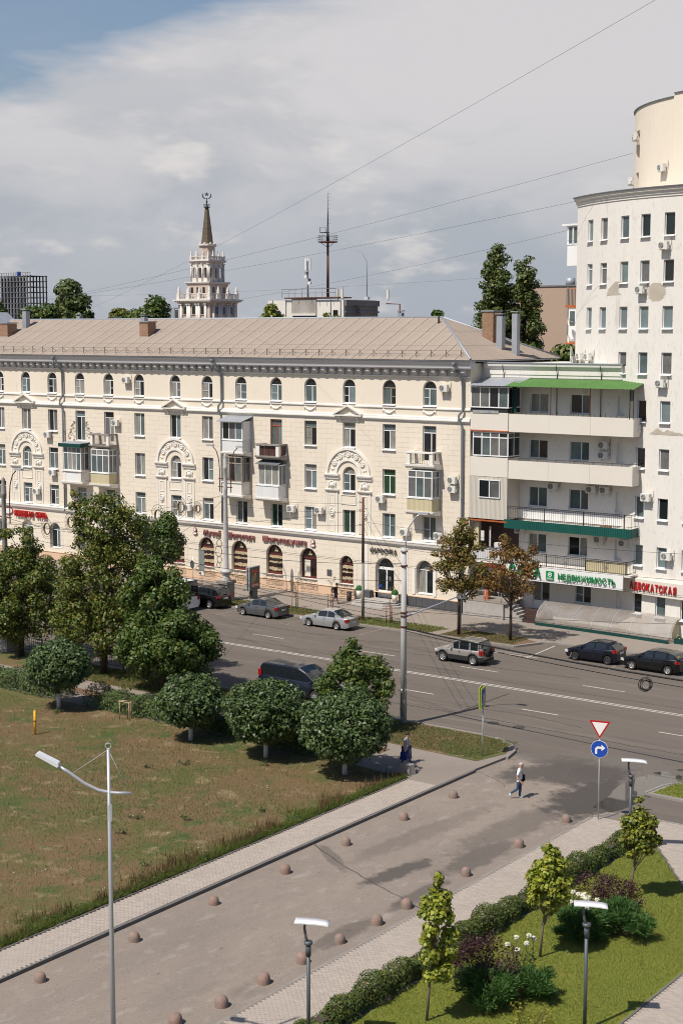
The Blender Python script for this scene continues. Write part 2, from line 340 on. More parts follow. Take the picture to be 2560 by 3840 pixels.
# kerb stones, one by one
def kerb_run(parent, pts, w=.16, z0=-.02, z1=.145, L=1.0, m='kerb', name='kerb_stone'):
    for (a, b) in zip(pts[:-1], pts[1:]):
        a = np.array(a, float); b = np.array(b, float); d = b - a; n = max(1, round(np.hypot(*d) / L)); l = np.hypot(*d) / n
        me = once(('kerb', round(l,3), w, z1, m), lambda: MB().box(0, l-.012, -w/2, w/2, z0, z1).mesh('kerb_stone', m))
        for k in range(n):
            p = a + d*k/n; put(name, me, parent, (p[0], p[1], rnd.uniform(-.008,.008)), math.atan2(d[1], d[0]))
kerb_run(near_walk, [(-40.42,24),(-40.42,66.6)]); kerb_run(near_walk, [(x+.06,y+.05) for x,y in cornerA[::2]] , m='kerb_pale')
kerb_run(near_walk, [(-43.6,72.9),(-95,72.9)], m='kerb_pale')
kerb_run(near_walk, [(-42.33,24),(-42.33,63.1)], w=.1, z1=.17, z0=.1)
kerb_run(right_walk, [(-31.92,30),(-31.92,63.2)], z1=.125, m='kerb_pale')
kerb_run(right_walk, [(-31.9,63.4),(-31.5,64.2),(-30.5,64.65),(-22,64.65)], z1=.135, m='kerb_pale')
kerb_run(right_walk, [(-21.1,30),(-21.1,52.4),(-24.2,56.6),(-27.3,60.7)], w=.08, z1=.16, z0=.1)
kerb_run(island, [(-31.5,68.25),(-31.3,70),(-30.6,71.3),(-29.5,72.2),(-20,72.2)], m='kerb_pale')
kerb_run(far_walk, [(-53.6,97.6),(-54.6,95.35),(-110,95.35)], m='kerb_pale'); kerb_run(far_walk, [(-30,98.15),(-52.6,98.15),(-53.7,97.6)], m='kerb_pale')
# pavers: the nearest 300 of each walk as single pieces, the rest joined
def pavers(parent, x0, x1, y0, y1, z, inside=lambda x,y: True, lx=.2, ly=.1, single=300, herring=False):
    me = once(('paver', lx, ly), lambda: MB().box(.004, lx-.004, .004, ly-.004, -.05, 0).mesh('paver', 'paver'))
    rest = MB(); cnt = 0; j = 0; y = y0
    while y < y1:
        x = x0 + (lx/2 if j % 2 else 0)
        while x < x1 - .02:
            if inside(x + lx/2, y + ly/2):
                dz = rnd.uniform(-.003,.003)
                if cnt < single: put('paver', me, parent, (x, y, z+dz)); cnt += 1
                else:
                    a, b, c, d, t, u = x+.005, min(x+lx, x1)-.005, y+.005, y+ly-.005, z+dz, z-.03
                    rest.add([(a,c,t),(b,c,t),(b,d,t),(a,d,t),(a,c,u),(b,c,u),(b,d,u),(a,d,u)], [(0,1,2,3),(4,5,1,0),(5,6,2,1),(6,7,3,2),(7,4,0,3)])
            x += lx
        y += ly; j += 1
    rest.build('paver_field', 'paver', parent, kind='stuff')
pavers(near_walk, -42.27, -40.5, 33.0, 63.0, .15, lx=.22, ly=.11)
pavers(right_walk, -31.8, -29.0, 36.5, 63.3, .15, lx=.22, ly=.11)
pavers(right_walk, -21.05, -16.5, 36.0, 54.5, .15, lx=.22, ly=.11, single=150)
pavers(right_walk, -29.0, -18.0, 54.6, 64.4, .15, lambda x, y: y > 61.3 or (y - 56.6) > -(x + 24.2)*1.32 + .12 and x > -28.2, lx=.22, ly=.11, single=150)
# ================================================================ materials of the buildings
mat('cream', (.745,.665,.55), .9, .4, .5, .15, 30, col2=(.69,.605,.49), spots=[((.58,.5,.4), 1.3, .64, .8)], stretch=(1,1,.3))
mat('cream_block', (.75,.67,.555), .9, .35, .5, .12, 30, col2=(.68,.595,.48), island=.35, spots=[((.58,.5,.4), 1.6, .64, .8)], stretch=(1,1,.3))
mat('peach', (.66,.46,.31), .9, .4, .4, .15, 30, col2=(.6,.42,.29))
mat('trim', (.78,.74,.68), .85, .35, .6, .1, 30, col2=(.64,.58,.5), spots=[((.42,.35,.27), 2.6, .7, .82)])
mat('cornice_grey', (.58,.57,.58), .8, .3, .5, col2=(.5,.49,.49))
mat('roof_sheet', (.37,.305,.25), .9, .5, .35, .2, 30, col2=(.29,.235,.19), island=.75)
mat('zinc', (.36,.38,.41), .55, .5, .6, metal=.3, col2=(.28,.29,.31), spots=[((.3,.14,.07), 1.2, .68, .8)])
mat('rail_iron', (.06,.055,.04), .7, .4, 3)
mat('pipe_grey', (.2,.22,.23), .6, .3, 2)
mat('frame_white', (.78,.78,.77), .5)
mat('frame_wood', (.38,.33,.27), .8, .5, 3)
mat('frame_orange', (.4,.1,.03), .6)
mat('frame_maroon', (.14,.03,.025), .6)
mat('pane_dark', (.012,.016,.018), .06, spec=.7)
mat('pane_teal', (.11,.15,.15), .07, .6, .9, spec=.7, col2=(.04,.055,.06))
mat('pane_grey', (.16,.16,.155), .08, .5, .9, spec=.7, col2=(.05,.05,.05))
mat('pane_curtain', (.34,.33,.29), .1, .7, 1.6, spec=.6, col2=(.09,.09,.085), stretch=(4,4,.6))
mat('pane_sky', (.17,.22,.225), .06, .5, .7, spec=.8, col2=(.09,.12,.125)); mat('pane_green', (.02,.07,.03), .08, .6, 3., spec=.7, col2=(.012,.016,.014))
mat('brick', (.42,.27,.17), .9, .6, 1.5, col2=(.26,.14,.09), island=.6)
mat('brick_pale', (.6,.54,.45), .9, .3, 2, col2=(.42,.36,.28), island=.7)
mat('mortar', (.35,.31,.26), .95)
mat('white_wall', (.74,.705,.65), .9, .4, .5, .15, 30, col2=(.66,.62,.56), spots=[((.56,.52,.46), .9, .58, .76), ((.46,.42,.37), 3., .66, .8), ((.6,.56,.5), 7., .55, .7)], stretch=(1,1,.3))
mat('cream_dirty', (.7,.64,.54), .9, .4, .5, .1, 30, col2=(.58,.52,.44))
mat('balc_panel', (.69,.64,.56), .7, .25, .6, col2=(.62,.56,.47))
mat('siding_white', (.78,.77,.75), .5, island=.15)
mat('siding_yellow', (.6,.52,.33), .6, island=.15)
mat('siding_beige', (.6,.55,.47), .6, island=.15)
mat('siding_brown', (.09,.035,.03), .5, .5, 4, col2=(.05,.03,.03))
mat('green_sheet', (.004,.085,.067), .55, .5, 1.5, col2=(.01,.06,.05))
mat('green_dark', (.004,.05,.042), .45)
mat('lime_sheet', (.085,.2,.045), .65, .6, 1.3, col2=(.06,.14,.035))
mat('concrete_old', (.36,.32,.28), .95, .7, 2.2, .4, 30, col2=(.16,.15,.14))
mat('ac_white', (.72,.7,.65), .5, .25, 6)
mat('ac_dark', (.08,.08,.08), .6)
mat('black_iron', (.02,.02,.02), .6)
mat('granite', (.09,.09,.095), .45, .4, 6)
mat('stone_step', (.42,.39,.36), .8, .4, 2)
mat('brown_step', (.07,.04,.035), .5, .4, 4)
# ================================================================ walls with openings
def wall(mb, P, u0, u1, z0, z1, ops, depth, du=None, m=0, mr=None):
    mr = m if mr is None else mr
    us = {u0, u1}; zs = {z0, z1}
    for o in ops:
        us |= {o[0], o[1]}; zs |= {o[2], o[3]}
    us = sorted(u for u in us if u0 <= u <= u1); zs = sorted(z for z in zs if z0 <= z <= z1)
    if du:
        o2 = []
        for a, b in zip(us[:-1], us[1:]):
            n = max(1, math.ceil((b-a)/du)); o2 += [a + (b-a)*k/n for k in range(n)]
        us = o2 + [us[-1]]
    for a, b in zip(us[:-1], us[1:]):
        for c, d in zip(zs[:-1], zs[1:]):
            uc, zc = (a+b)/2, (c+d)/2
            if any(o[0] < uc < o[1] and o[2] < zc < o[3] for o in ops): continue
            mb.add([P(a,c,0),P(b,c,0),P(b,d,0),P(a,d,0)], [(0,1,2,3)], m)
    for o in ops:
        a, b, c, d = o[:4]; arch = len(o) > 4 and o[4]
        zt = d - (b-a)/2 if arch else d
        mb.add([P(a,c,0),P(a,zt,0),P(a,zt,depth),P(a,c,depth)], [(0,1,2,3)], mr)
        mb.add([P(b,c,0),P(b,zt,0),P(b,zt,depth),P(b,c,depth)], [(3,2,1,0)], mr)
        mb.add([P(a,c,0),P(b,c,0),P(b,c,depth),P(a,c,depth)], [(3,2,1,0)], mr)
        if not arch: mb.add([P(a,d,0),P(b,d,0),P(b,d,depth),P(a,d,depth)], [(0,1,2,3)], mr)
        else:
            n = 14; r = (b-a)/2; cu = (a+b)/2
            pts = [(cu - r*cos(pi*k/n), zt + r*sin(pi*k/n)) for k in range(n+1)]
            for p, q_ in zip(pts[:-1], pts[1:]):
                mb.add([P(p[0],p[1],0),P(q_[0],q_[1],0),P(q_[0],d,0),P(p[0],d,0)], [(0,1,2,3)], m)
                mb.add([P(p[0],p[1],0),P(q_[0],q_[1],0),P(q_[0],q_[1],depth),P(p[0],p[1],depth)], [(3,2,1,0)], mr)
# ---- windows: frame mesh (the window itself) with panes and sill as sub-parts; local x along the wall, -y outwards
def win_bits(w, h, kind, t=.055):
    f = MB(); panes = []
    def R(x0, x1, z0, z1): f.box(x0, x1, -.035, .035, z0, z1)
    def pane(x0, x1, z0, z1): panes.append(('r', x0, x1, z0, z1))
    arch = kind.startswith('arch'); hs = h - w/2 if arch else h
    x0, x1 = -w/2, w/2
    top = hs if (arch or 'T' not in kind) else h * (.74 if h < 2.5 else .8)
    R(x0, x0+t, 0, hs); R(x1-t, x1, 0, hs); R(x0+t, x1-t, 0, t*1.2)
    if not arch: R(x0+t, x1-t, h-t, h)
    if arch:
        R(x0+t, x1-t, hs-t*.6, hs+t*.6)
        n = 12; r = w/2; rr = r - t
        for k in range(n):
            a, b = pi*k/n, pi*(k+1)/n
            f.prism_y([(-r*cos(a), hs+r*sin(a)), (-rr*cos(a), hs+rr*sin(a)), (-rr*cos(b), hs+rr*sin(b)), (-r*cos(b), hs+r*sin(b))], -.035, .035)
        panes.append(('a', rr, hs + t*.6))
    elif 'T' in kind:
        R(x0+t, x1-t, top-t*.6, top+t*.6); pane(x0+t, x1-t, top, h-t)
    if '1' in kind: pane(x0+t, x1-t, t, top)
    else:
        s = {'L': .42, 'R': .58, 'C': .5}.get(kind[-1], .5); xm = x0 + w*s
        R(xm-t*.7, xm+t*.7, t, top - t*.5)
        pane(x0+t, xm-t*.7, t, top); pane(xm+t*.7, x1-t, t, top)
        if 'v' in kind: R(x0+t, xm-t*.7, top*.46, top*.46 + t*.7)
        if 'w' in kind: R(xm+t*.7, x1-t, top*.46, top*.46 + t*.7)
    return f, panes
def pane_mesh(p, m):
    b = MB()
    if p[0] == 'r': b.add([(p[1],.012,p[3]),(p[2],.012,p[3]),(p[2],.012,p[4]),(p[1],.012,p[4])], [(0,1,2,3)])
    else:
        n = 12; b.add([(-p[1]*cos(pi*k/n), .012, p[2] + max(0, p[1]*sin(pi*k/n) - .03)) for k in range(n+1)], [tuple(range(n, -1, -1))])
    return b.mesh('pane', m)
PANES = ['pane_dark','pane_dark','pane_teal','pane_teal','pane_sky','pane_grey','pane_curtain','pane_curtain']
def window(parent, pos, rz, w, h, kind='T2', fm='frame_white', pm=None, sill=True, name='window', label=None):
    key = (round(w,2), round(h,2), kind)
    f, ps = once(('wb',)+key, lambda: win_bits(w, h, kind))
    o = put(name, once(('wf',)+key+(fm,), lambda: f.mesh('window', fm)), parent, pos, rz, label=label)
    for i, p in enumerate(ps):
        m = pm[i % len(pm)] if pm else rnd.choice(PANES)
        put('pane', once(('wp', i, m)+key, lambda: pane_mesh(p, m)), o)
    if sill:
        put('sill', once(('ws', round(w,2), fm), lambda: MB().prism_x([(-.05,-.02),(-.36,-.075),(-.36,-.045),(-.05,.02)], -w/2-.04, w/2+.04).mesh('sill', 'frame_white')), o)
    return o
# ---- outdoor air-conditioning unit
def ac_unit(pos, rz, label, size=1., fan='ac_dark', group='air conditioners on the facades', logo=None):
    t = thing('air_conditioner', label, 'air conditioner', pos, rz, group); t.scale = (size,)*3
    put('casing', once('ac1', lambda: MB().box(-.4,.4,-.46,-.14,.0,.56).mesh('casing', 'ac_white')), t)
    def fan_():
        b = MB(); b.lathe([(0,0),(.22,0)], n=18, m=0)
        b.v = [(x - .12, -.462, y + .28) for x, y, z in b.v]
        for r in (.08,.15,.225):
            b.tube([(-.12 + r*cos(2*pi*k/16), -.468, .28 + r*sin(2*pi*k/16)) for k in range(17)], .008, 4, 1, False)
        b.box(-.125,-.115,-.475,-.465,.06,.5,1); b.box(-.34,.1,-.475,-.465,.275,.285,1)
        return b.mesh('fan_grille', [fan, 'ac_white'])
    put('fan_grille', once(('ac2', fan), fan_), t)
    put('bracket', once('ac3', lambda: MB().box(-.3,-.26,-.46,0,-.05,0).box(.26,.3,-.46,0,-.05,0).box(-.3,-.26,-.03,0,-.3,-.05).box(.26,.3,-.03,0,-.3,-.05).mesh('bracket', 'ac_white')), t)
    put('side_cover', once('ac4', lambda: MB().box(.4,.45,-.36,-.2,.06,.3).mesh('side_cover', 'ac_white')), t)
    put('cable', once('ac5', lambda: MB().tube([(.43,-.25,.2),(.52,-.15,.3),(.5,-.02,.45),(.46,-.01,.8)], .022, 5).mesh('cable', 'concrete_old')), t)
    return t
# ================================================================ the cream apartment building
CB = thing('apartment_building', 'long cream five-storey apartment building with arched top windows and ground-floor shops', 'building', (-96, 104.2, 0))
CB.location = (0,0,0)
Y0 = 104.2
XL, XR = -134.0, -64.0
PC = lambda u, z, d: (u, Y0 + d, z)
cols = [-120.0,-116.1,-112.27,-108.4,-104.5,-100.48,-95.9,-91.97,-87.97,-83.95,-80.15,-76.02,-71.9,-67.9]
ARCHC = (-116.1,-95.9,-76.02)
ops = []; wins = []      # wins: (xc, z0, w, h, kind, frame, panes, sill, depth)
W = 1.3
for x in cols + [-124.,-128.]:
    ops.append((x-W/2, x+W/2, 16.9, 18.93, True))
    k = 'arch2' + rnd.choice(['','v','w','v']) + rnd.choice('LRC')
    fm = 'frame_wood' if x == -71.9 else 'frame_white'
    wins.append((x, 16.9, W, 2.03, k, fm, ['pane_dark', rnd.choice(PANES), rnd.choice(PANES)] if x != -108.4 else ['pane_dark','pane_curtain','pane_curtain'], True, .25))
F4 = {-120.:('2C',0),-116.1:('2C',0),-112.27:('2C',0),-108.4:('T2C',1),-104.5:('T2C',1),-100.48:('2C',0),-95.9:('2C',0),-91.97:('2C',0),-87.97:('T2C',1),-83.95:('T2C',1),-80.15:('T2vC',0),-76.02:('T2C',0),-71.9:('T2C',0),-67.9:('T2R',1),-124.:('2C',0),-128.:('T2C',0)}
for x, (k, door) in F4.items():
    z0 = 12.35 if door else 13.15
    ops.append((x-W/2, x+W/2, z0, 15.27))
    fm = {-83.95:'frame_orange', -80.15:'frame_wood'}.get(x, 'frame_white')
    wins.append((x, z0, W, 15.27-z0, k, fm, None, not door, .25))
for x in cols + [-124.,-128.]:
    ar = x in ARCHC; bay = x in (-108.4,-104.5,-87.97,-83.95,-67.9); z0 = 8.6 if bay else 9.4
    ops.append((x-W/2, x+W/2, z0, 11.5, ar)) if ar else ops.append((x-W/2, x+W/2, z0, 11.5))
    k = 'arch2vC' if ar else ('T2C' if bay or x in (-120.,-112.27,-80.15,-71.9) else '2') + rnd.choice(['v','w','']) + 'C'
    wins.append((x, z0, W, 11.5-z0, k, 'frame_white', ['pane_green']*3 if x == -71.9 else None, not bay, .25))
for x in cols + [-124.,-128.]:
    ops.append((x-W/2, x+W/2, 5.78, 7.78))
    k = ('T2' if x < -91 else '2') + rnd.choice(['v','w','']) + 'C'
    wins.append((x, 5.78, W, 2.0, k, 'frame_white', ['pane_green','pane_dark','pane_green'] if x in (-83.95,-76.02) else None, True, .25))
# ground floor: (x, z0, z1, width, what)
shops = [(-124,1.4,3.9,1.4,'w'),(-120.1,1.4,3.85,1.4,'w'),(-116.3,.55,4.0,1.7,'d'),(-112.3,1.45,3.95,1.5,'w'),(-108.3,1.4,4.05,1.7,'w'),(-104.4,1.4,4.05,1.7,'w'),(-100.3,1.4,4.05,1.7,'w'),
         (-95.9,1.42,4.12,1.86,'s'),(-92.25,1.42,4.12,1.86,'s'),(-88.28,1.42,4.12,1.86,'s'),(-84.22,1.42,4.12,1.86,'s'),(-80.42,1.42,4.12,1.86,'s'),(-76.3,1.35,3.8,1.45,'s'),(-72.3,.52,3.98,1.9,'D'),(-68.3,1.3,4.1,1.66,'w')]
GD = .42
gops = [(x-w/2, x+w/2, z0, z1, True) for x, z0, z1, w, k in shops]
mb = MB()
wall(mb, PC, XL, XR, 5.3, 19.4, ops, .27)
wall(mb, PC, XL, XR, 1.0, 5.3, gops, GD)
lo = [(x-w/2, x+w/2, z0, 1.0) for x, z0, z1, w, k in shops if z0 < 1.0]
wall(mb, PC, XL, XR, -.1, 1.0, lo, GD, m=1)
wall(mb, lambda u, z, d: (XR - d, u, z), Y0, 117.6, -.1, 20.4, [], .2)
mb.poly([(XL,117.6,-.1),(XL,117.6,20.4),(XR,117.6,20.4),(XR,117.6,-.1)]); mb.poly([(XL,Y0,-.1),(XL,117.6,-.1),(XL,117.6,20.4),(XL,Y0,20.4)])
mb.poly([(XL,Y0,19.4),(XR,Y0,19.4),(XR,Y0,20.6),(XL,Y0,20.6)])
mb.build('wall', ['cream','peach'], CB)
for x, z0, w, h, k, fm, pm, sl, d in wins:
    window(CB, (x, Y0+d-.06, z0), 0, w, h, k, fm, pm, sl)
# ---- stone courses: slabs standing 14 mm proud of the wall, split by recessed joints
blocks = []
def courses(z0, z1, hc, lb, oplist, jit=0.):
    n = round((z1-z0)/hc); hc = (z1-z0)/n
    for j in range(n):
        c, d = z0 + j*hc, z0 + (j+1)*hc
        cuts = sorted([(o[0]-.02, o[1]+.02) for o in oplist if o[2] < d-.02 and o[3] > c+.02])
        xs = XL; runs = []
        for a, b in cuts:
            if a > xs: runs.append((xs, a))
            xs = max(xs, b)
        runs.append((xs, XR))
        off = (j % 2)*lb/2
        for a, b in runs:
            k = math.floor((a-off)/lb); x = a
            while x < b - .08:
                e = min(b, (k+1)*lb + off)
                if b - e < .12: e = b
                if e - x > .08: blocks.append((x+.008, e-.008, c+.008, d-.008))
                x = e; k += 1
barch = [(x-2.4, x+2.4, 5.5, 13.1) for x in ARCHC]
courses(5.75, 15.5, .425, 1.12, [o for o in ops if o[2] < 15.3 and o[2] > 5] + barch)
varch = [(o[0]-.42, o[1]+.42, o[2]-.05, o[3]+.42) for o in gops]
courses(1.0, 5.05, .45, 2.4, varch)
vis = [b for b in blocks if -121 < (b[0]+b[1])/2]
hid = [b for b in blocks if not -121 < (b[0]+b[1])/2]
vis.sort(key=lambda b: -(b[1]))          # nearest end of the facade first
for i, (a, b, c, d) in enumerate(vis[:300]):
    key = ('blk', round(b-a,3), round(d-c,3))
    put('stone_block', once(key, lambda: MB().box(0, round(b-a,3), -.010, .003, 0, round(d-c,3)).mesh('stone_block', 'cream_block')), CB, (a, Y0, c))
mb = MB()
for a, b, c, d in vis[300:] + hid: mb.box(a, b, Y0-.010, Y0+.003, c, d)
mb.build('stone_courses', 'cream_block', CB, kind='stuff')
# voussoirs round the shop arches, jamb strips beside them
for x, z0, z1, w, k in shops:
    r0, r1, zc = w/2+.03, w/2+.40, z1 - w/2
    n = 9
    for i in range(n):
        a, b = pi*i/n + .012, pi*(i+1)/n - .012
        MB().prism_y([(-r0*cos(a), r0*sin(a)), (-r0*cos((a+b)/2), r0*sin((a+b)/2)), (-r0*cos(b), r0*sin(b)), (-r1*cos(b), r1*sin(b)), (-r1*cos(a), r1*sin(a))], -.015, .003).build('voussoir', 'cream_block', CB, (x, Y0, zc))
    for s in (-1, 1):
        c = max(1.0, z0); n2 = max(1, round((zc-c)/.45))
        for j in range(n2):
            za, zb = c + (zc-c)*j/n2 + .011, c + (zc-c)*(j+1)/n2 - .011
            MB().box(min(s*r0,s*r1), max(s*r0,s*r1), -.015, .003, 0, zb-za).build('stone_block', 'cream_block', CB, (x, Y0, za))
# ---- belts and cornice
def belt(prof, name, m, x0=XL, x1=XR+.02): return MB().prism_x([(Y0 - y, z) for y, z in prof], x0, x1).build(name, m, CB)
belt([(0,5.08),(.06,5.08),(.09,5.22),(.22,5.3),(.26,5.46),(.3,5.52),(.3,5.6),(0,5.68)], 'lower_belt', 'trim')
belt([(0,15.56),(.06,15.56),(.08,15.66),(.2,15.72),(.2,15.82),(.13,15.86),(.13,15.98),(0,16.05)], 'upper_belt', 'trim')
belt([(0,16.6),(.1,16.64),(.1,16.74),(0,16.8)], 'sill_belt', 'trim')
belt([(0,1.0),(.06,1.0),(.04,1.06),(0,1.08)], 'plinth_cap', 'peach')
belt([(0,19.22),(.1,19.24),(.12,19.34),(0,19.36)], 'cornice_bed', 'trim')
belt([(0,19.9),(.62,19.92),(.66,19.99),(.7,20.02),(.72,20.12),(.82,20.34),(.92,20.46),(.95,20.52),(.95,20.56),(0,20.56)], 'cornice', 'cornice_grey', XL, XR+.4)
me = MB().prism_x([(-.02,19.36),(-.22,19.4),(-.2,19.5),(-.34,19.62),(-.5,19.66),(-.52,19.9),(-.02,19.9)], -.17, .17).mesh('modillion', 'cornice_grey')
x = XR - .5
while x > -131: put('modillion', me, CB, (x, Y0, 0)); x -= .93
belt([(.0,20.57),(1.0,20.57),(1.02,20.62),(.6,20.75),(0,20.75)], 'eaves_flashing', 'zinc', XL, XR+.45)
# swags under the top windows
def swag():
    b = MB(); n = 10
    pts = [(-.55 + 1.1*k/n, -.04, -.3*sin(pi*k/n)**.8) for k in range(n+1)]
    b.tube(pts, [.035 + .06*sin(pi*k/n) for k in range(n+1)], 7)
    for s in (-1, 1): b.tube([(s*.57,-.04,.04),(s*.58,-.04,-.12),(s*.58,-.04,-.24)], [.05,.03,.055], 6)
    return b.mesh('swag', 'trim')
sw = swag()
for x in cols:
    if x not in ARCHC: put('swag', sw, CB, (x, Y0, 16.52))
# pediments over the fourth-floor windows, and the big relief arches below
for xa in ARCHC:
    t = put('pediment', MB().prism_y([(-1.3,0),(1.3,0),(1.3,.1),(0,.78),(-1.3,.1)], -.1, 0).mesh('pediment', 'cream'), CB, (xa+.05, Y0, 15.84))
    for s in (-1, 1):
        MB().prism_y([(s*1.46,.06),(s*1.46,.2),(0,.96),(0,.8)] if s < 0 else [(0,.8),(0,.96),(1.46,.2),(1.46,.06)], -.42, .0).build('raking_cornice', 'trim', t)
        MB().prism_x([(0,-.55),(-.1,-.5),(-.12,-.3),(-.3,-.16),(-.34,-.02),(0,-.02)], s*.92-.1, s*.92+.1).build('bracket', 'trim', t)
    MB().box(-1.45,1.45,-.4,0,-.02,.08).build('base_cornice', 'trim', t)
    ar = put('relief_arch', None, CB, (xa-.05, Y0, 10.8))
    def ring(r0, r1, y, nm, m='trim', n=28):
        b = MB()
        for k in range(n):
            a, c = pi*k/n, pi*(k+1)/n
            b.prism_y([(-r0*cos(a), r0*sin(a)),(-r1*cos(a), r1*sin(a)),(-r1*cos(c), r1*sin(c)),(-r0*cos(c), r0*sin(c))], -y, 0)
        return b.build(nm, m, ar)
    ring(2.12, 2.3, .17, 'outer_moulding'); ring(1.18, 1.38, .12, 'inner_moulding'); ring(1.38, 2.12, .035, 'arch_band', 'cream')
    def rosette():
        b = MB(); b.lathe([(0,.09),(.08,.09),(.11,.05),(.2,.08),(.25,.05),(.28,0)], n=14)
        for k in range(10): b.ball((.2*cos(2*pi*k/10), .2*sin(2*pi*k/10), .055), .065, 6, 4)
        b.v = [(x_, -z_ - .035, y_) for x_, y_, z_ in b.v]; return b.mesh('rosette', 'trim')
    ro = once('rosette', rosette)
    lf = once('leaf_orn', lambda: MB().tube([(-.2,-.05,-.02),(-.1,-.07,.06),(0,-.06,-.05),(.1,-.07,.05),(.2,-.05,0)], [.03,.05,.06,.05,.03], 6).mesh('leaf_ornament', 'trim'))
    for dg in (33, 61.5, 90, 118.5, 147): put('rosette', ro, ar, (-1.75*cos(RAD(dg)), 0, 1.75*sin(RAD(dg))))
    for dg in (14, 47, 76, 104, 133, 166):
        o = put('leaf_ornament', lf, ar, (-1.75*cos(RAD(dg)), 0, 1.75*sin(RAD(dg)))); o.rotation_euler = (0, RAD(dg), 0)
    for s in (-1, 1):
        xs = s*1.72
        MB().prism_x([(0,-.45),(-.1,-.42),(-.14,-.2),(-.26,-.12),(-.28,0),(0,.02)], xs-.78, xs+.78).build('impost', 'trim', ar)
        MB().prism_x([(0,-1.52),(-.1,-1.5),(-.2,-1.4),(-.22,-1.3),(0,-1.28)], xs-.72, xs+.72).build('impost', 'trim', ar)
        b = MB()                                        # carved figure between the two ledges
        b.ball((xs, -.05, -.95), .17, 8, 5, z=1.4)
        for q_ in (-1, 1):
            b.tube([(xs+q_*.1,-.05,-.62),(xs+q_*.34,-.06,-.75),(xs+q_*.3,-.06,-1.0),(xs+q_*.42,-.05,-1.2)], [.04,.08,.07,.05], 6)
            b.tube([(xs+q_*.12,-.05,-.72),(xs+q_*.2,-.07,-.95),(xs+q_*.16,-.05,-1.2)], [.05,.06,.04], 6)
        b.tube([(xs-.22,-.04,-.56),(xs,-.06,-.64),(xs+.22,-.04,-.56)], [.03,.06,.03], 6)
        b.build('carved_relief', 'trim', ar)
        pl_ = MB().box(xs-.6, xs+.6, -.03, 0, -5.1, -1.52).build('pilaster', 'cream', ar)
        fr = MB()
        for (a0, a1, c0, c1) in ((xs-.6,xs-.48,-5.1,-1.52),(xs+.48,xs+.6,-5.1,-1.52)): fr.box(a0, a1, -.07, -.03, c0, c1)
        for (c0, c1) in ((-2.75,-1.75),(-5.0,-4.0)):
            for (a0, a1, e0, e1) in ((xs-.27,xs-.21,c0,c1),(xs+.21,xs+.27,c0,c1),(xs-.21,xs+.21,c1-.06,c1),(xs-.21,xs+.21,c0,c0+.06)): fr.box(a0, a1, -.065, -.03, e0, e1)
        fr.build('pilaster_frame', 'trim', pl_)
        put('rosette', ro, ar, (xs, -.02, -3.38))
        for sg in (-1, 1):
            b = MB(); b.tube([(xs-.28*cos(pi*k/8), -.05, -3.38 + sg*.33*sin(pi*k/8) + sg*.08) for k in range(9)], .035, 5); b.build('medallion_moulding', 'trim', ar)
        MB().box(xs-.66, xs+.66, -.1, 0, -5.25, -5.1).build('pilaster_base', 'trim', ar)
    fr = MB()
    for (a0, a1, c0, c1) in ((-.8,-.74,-2.55,-1.72),(.74,.8,-2.55,-1.72),(-.74,.74,-1.78,-1.72),(-.74,.74,-2.55,-2.49)): fr.box(a0, a1, -.05, 0, c0, c1)
    fr.build('apron_frame', 'trim', ar)
# ---- roof of corrugated sheets
RE, RZ, RY, RB = 103.22, 24.1, 110.6, 118.0
HX = XR + .55; RX = HX - (RY-RE)
EZ = 20.68
mat('roof_gap', (.1,.08,.065), .9); roof = MB(); roof.poly([(XL,RE,EZ-.03),(HX,RE,EZ-.03),(RX,RY,RZ-.03),(XL,RY,RZ-.03)]).poly([(HX,RE,EZ-.03),(HX,RB,EZ-.03),(RX,RY,RZ-.03)]).poly([(HX,RB,EZ-.03),(XL,RB,EZ-.03),(XL,RY,RZ-.03),(RX,RY,RZ-.03)])
roof.box(XL, HX, RE+.02, RB, EZ-.14, EZ-.06, 1)
roof = roof.build('roof', ['roof_gap','zinc'], CB)
SL = math.hypot(RY-RE, RZ-EZ); ca, sa = (RY-RE)/SL, (RZ-EZ)/SL
SW, NW = 1.45, 12
def sheet_strip(mbx, x0, n, w, s0, s1, limit, flip=None, lift=0.):
    """corrugated strip of n half waves; slope coordinate s from the eaves; limit(x) caps s"""
    for k in range(n):
        xa, xb = x0 + w*k/n, x0 + w*(k+1)/n
        ha, hb = (.03 if k % 2 else 0.) + lift, (.03 if (k+1) % 2 else 0.) + lift
        e = []
        for xx, hh in ((xa, ha), (xb, hb)):
            t1 = min(s1, limit(xx)); t0 = min(s0, limit(xx))
            e.append((xx, t0, hh)); e.append((xx, t1, hh))
        if e[1][1] - e[0][1] < .01 and e[3][1] - e[2][1] < .01: continue
        P = [(xx, RE + s*ca - h*sa, EZ + s*sa + h*ca) for xx, s, h in (e[0], e[2], e[3], e[1])]
        if flip: P = [flip(p) for p in P]
        mbx.add(P, [(0,1,2,3)])
rows = [(-.06, 2.75), (2.6, 5.5), (5.35, SL)]
ncol = int((HX - XL)/SW)
for c in range(ncol+1):
    xa = HX - (c+1)*SW; gapw = SW - .05
    for r, (s0, s1) in enumerate(rows):
        lim = lambda x: SL*min(1, max(0, (HX - x)/(HX - RX)))
        if xa > RX - SW:
            b = MB(); sheet_strip(b, xa, NW, gapw, s0, s1, lim, lift=.012*r)
            if b.f: b.build('roof_sheet', 'roof_sheet', roof)
        else:
            me = once(('sheet', r), lambda: (lambda b: (sheet_strip(b, 0, NW, gapw, s0, s1, lambda x: 99, lift=.012*r), b.mesh('roof_sheet', 'roof_sheet'))[1])(MB()))
            put('roof_sheet', me, roof, (xa, 0, 0))
hw = RB - RE
flip = lambda p: (HX - (p[1]-RE), p[0], p[2])       # the hipped end
